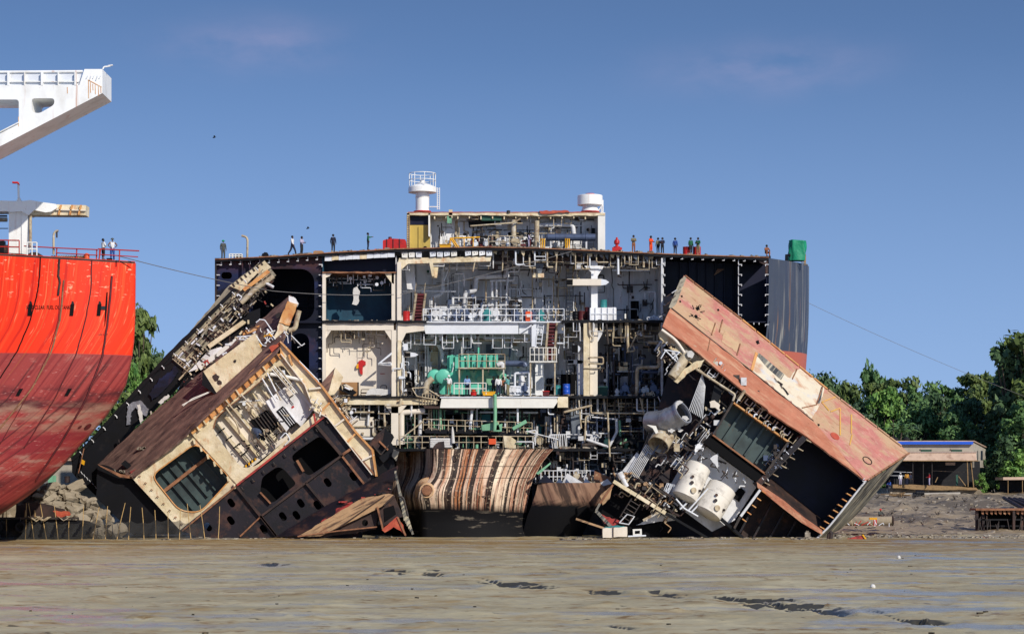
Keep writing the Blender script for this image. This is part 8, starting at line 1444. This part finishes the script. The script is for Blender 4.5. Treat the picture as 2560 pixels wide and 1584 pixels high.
for i, (kind, sd, px, top, wpx, Y, lm, lb) in enumerate((('tall', 6, 350, 768, 190, 330, 'leaf_olive', 'tall loose tree rising highest between the red hull and leaning slab'), ('round', 1, 380, 880, 120, 335, 'leaf_dark', 'rounded dark tree right of the tallest tree on the left slope'), ('round', 5, 330, 900, 110, 322, 'leaf_bright', 'bright green rounded tree below the tallest on the left slope'), ('flat', 4, 345, 985, 190, 315, 'leaf_olive', 'flat spreading olive tree low on the left slope'), ('round', 2, 290, 1010, 150, 310, 'leaf_olive', 'olive tree hard against the red hull edge'), ('bush', 7, 260, 1060, 160, 300, 'leaf_bright', 'bright bush under the red hull on the left slope'), ('bush', 7, 340, 1040, 160, 298, 'leaf_mid', 'green bush showing through the gap in the leaning slab'), ('bush', 7, 190, 1090, 130, 296, 'leaf_mid', 'low bush above the pale shed on the left bank'), ('round', 5, 420, 940, 120, 330, 'leaf_mid', 'mid green tree behind the leaning slab on the left slope'), ('round', 2, 440, 1000, 120, 318, 'leaf_dark', 'dark tree low behind the leaning slab'), ('round', 1, 180, 1000, 130, 320, 'leaf_dark', 'dark tree hidden mostly behind the red hull'))):
    tree(kind, sd, px, 0, top, wpx, Y, lm, lb, GL, n=5200, leaf=.27)
pm = thing('palm_tree', 'small palm with drooping fronds beside the aerial mast', 'palm', p(2252, 1120, SY + 9)); T(pm, 'trunk', 'bark', [(2253, 1135), (2252, 1098), (2254, 1080)], SY + 9, 3)
for k in range(13):
    a = k * .483; c = p(2254, 1080, SY + 9); mb = MB(); d_ = Vector((math.cos(a), math.sin(a) * .8, 0)); ln = r6.uniform(2, 3); up_ = r6.uniform(.6, 1.8)
    pt = [c + d_ * ln * t + Vector((0, 0, up_ * math.sin(t * 2.2) - .6 * t * t)) for t in [i / 8 for i in range(9)]]; sd_ = d_.cross(Vector((0, 0, 1)))
    for i in range(1, 9):
        for s in (-1, 1):
            b = len(mb.v); tip = pt[i] + sd_ * s * .7 * math.sin(i / 8 * 2.9 + .1) + Vector((0, 0, -.3)) + d_ * .25; mb.v += [pt[i - 1], pt[i], tip]; mb.face((b, b + 1, b + 2))
    mb.build('frond', 'leaf_mid', pm)
# cables
def cable(lb, pts, r=.03): c = MB().tube([p(*q) for q in pts], r, n=5).build('steel_cable', 'cable'); return tag(c, lb, 'cable')
def sag(a, b, n=14, s=4): return [(a[0] + (b[0] - a[0]) * t, a[1] + (b[1] - a[1]) * t + s * 4 * t * (1 - t), a[2] + (b[2] - a[2]) * t) for t in [k / n for k in range(n + 1)]]
cable('thin cable slung from the red ship deck past the dark bulkhead', sag((298, 640, 171), (680, 727, 199), 16, 4) + sag((680, 727, 199), (985, 736, 199.5), 14, 5)[1:], .032)
cable('long thin cable sagging from the dark hull down to the right picture edge', sag((2021, 757, 208), (2700, 1042, 240), 26, 10), .018); cable('thin rope slung across the upper engine room', sag((1000, 736, 199.6), (1430, 628, 199.6), 12, 4), .028)
for x, y, s, lb in ((535, 344, 1, 'tiny dark bird in the open sky at left'), (769, 571, .8, 'tiny dark bird above the walking men')):
    c = p(x, y, 230); bd = thing('bird', lb, 'bird', c); MB().lathe(c + Vector((-.16, 0, -.03)), c + Vector((.2, 0, .05)), [(0, 0), (.05, .04), (.18, .06), (.3, .04), (.4, 0)], 8).build('body', 'c_dark', bd)
    for g in (-1, 1): MB().prism([c + Vector((-.04, .03 * g, .02)), c + Vector((.08, .03 * g, .02)), c + Vector((.16 * s, .34 * g, .16)), c + Vector((.0, .36 * g, .12))], d=Vector((0, 0, .012))).build('wing', 'c_dark', bd)
# ================================================================ people
GD = 'workers on the main deck'
D = lambda x: dk(x) - .5
person('man in white shirt and black shorts on the red ship, hand on hip', 258, 650, 170.6, 1.62, 'c_white', 'c_dark', 'cross', 130, shorts=True)
person('man in white vest and jeans with hands on hips on the red ship', 281, 651, 170.6, 1.68, 'c_white', 'c_blue', 'hips', 200, long='vest', hat='c_grey')
person('man in green helmet and dark overalls at the left deck end', 558, D(558) + 2, 200.5, 1.72, 'c_grey', 'c_grey', 'stand', 20, hat='helmet_green', group=GD)
person('man in white shirt and navy trousers striding on deck', 731, D(731) + 1, 200.7, 1.76, 'c_white', 'c_navy', 'walk', 70, group=GD)
person('man in lavender shirt with hand to face beside the striding man', 754, D(754), 200.7, 1.6, 'c_lav', 'c_dark', 'work', 60, group=GD)
person('dark blue clothed man standing alone left of the red tank', 833, D(833), 200.8, 1.6, 'c_navy', 'c_dark', 'stand', 170, group=GD)
person('man in dark green shirt leaning over a rope left of the red tank', 920, D(920), 200.8, 1.55, 'c_green', 'c_navy', 'reach', 100, group=GD)
person('brown clothed man standing right of the red hydrant', 1584, D(1584), 200.8, 1.5, 'c_khaki', 'c_brown', 'cross', 10, group=GD)
person('man in bright orange coat and trousers on deck', 1627, D(1627) + 1, 200.6, 1.55, 'c_orange', 'c_orange', 'work', 40, group=GD)
person('small man in khaki right behind the orange coated man', 1645, D(1645), 201.2, 1.36, 'c_khaki', 'c_dark', 'stand', 200, group=GD)
person('man in navy and dark trousers right of the orange coated man', 1656, D(1656), 200.8, 1.4, 'c_navy', 'c_dark', 'cross', 340, group=GD)
person('man in bright blue shirt with back turned on deck', 1688, D(1688), 200.8, 1.42, 'c_blue', 'c_navy', 'stand', 160, group=GD)
person('man in dark green overalls between the two red drums', 1727, D(1727), 200.8, 1.5, 'c_green', 'c_dark', 'stand', 30, group=GD)
person('man in green with khaki trousers beside the right red drum', 1745, D(1745), 200.5, 1.52, 'c_green', 'c_khaki', 'cross', 330, group=GD)
person('bare backed brown man sitting alone on the right deck edge', 1916, D(1916), 200.6, 1.5, 'c_brown', 'c_brown', 'sit', 20, group=GD)
person('man in pale clothes bending over between lagged pipes in the deckhouse', 1322, 626, 202.7, 1.6, 'c_lav', 'c_lav', 'work', 90)
GE = 'men in the lower engine room'
person('man in white with white cap beside the green engine', 1122, 985, 200.8, 1.7, 'c_white', 'c_khaki', 'reach', 190, hat='c_white', group=GE)
person('man in blue shirt with back turned at the engine room edge', 1168, 988, 200.4, 1.78, 'c_sky', 'c_navy', 'stand', 175, group=GE)
person('dark clothed man left of the man in white shirt by the engine', 1234, 988, 200.9, 1.7, 'c_navy', 'c_dark', 'cross', 150, group=GE)
person('man in white shirt and navy trousers before the engine', 1246, 989, 200.3, 1.8, 'c_white', 'c_navy', 'stand', 185, group=GE)
person('man in brown right of the white shirted man by the engine', 1258, 989, 200.5, 1.66, 'c_brown', 'c_dark', 'cross', 200, group=GE)
person('man in teal shirt and khaki trousers by the engine', 1270, 989, 200.3, 1.76, 'c_teal', 'c_khaki', 'work', 240, group=GE)
GS = 'people under the shed awning'
person('man in yellow shirt standing under the shed awning', 2267, 1212, 297, 1.72, 'c_yellow', 'c_navy', 'stand', 160, group=GS)
person('person in white with white cap left of the yellow shirt', 2251, 1212, 297.4, 1.6, 'c_white', 'c_lav', 'stand', 10, hat='c_white', group=GS)
person('dark clothed person in the shadow right of the yellow shirt', 2276, 1212, 299, 1.65, 'c_navy', 'c_dark', 'stand', 30, group=GS)
person('man in crimson shirt and pale trousers carrying a load under the awning', 2323, 1213, 297, 1.7, 'c_red', 'c_lav', 'work', 280, group=GS)
person('seated person in blue at the shed end beside the pink wreck', 2225, 1222, 296, 1.7, 'c_blue', 'c_navy', 'sit', 300)
person('person with red cap sitting on the mud behind the pale pipe', 2200, 1302, 219, 1.7, 'c_grey', 'c_dark', 'sit', 20, hat='red_paint')
finish_people()
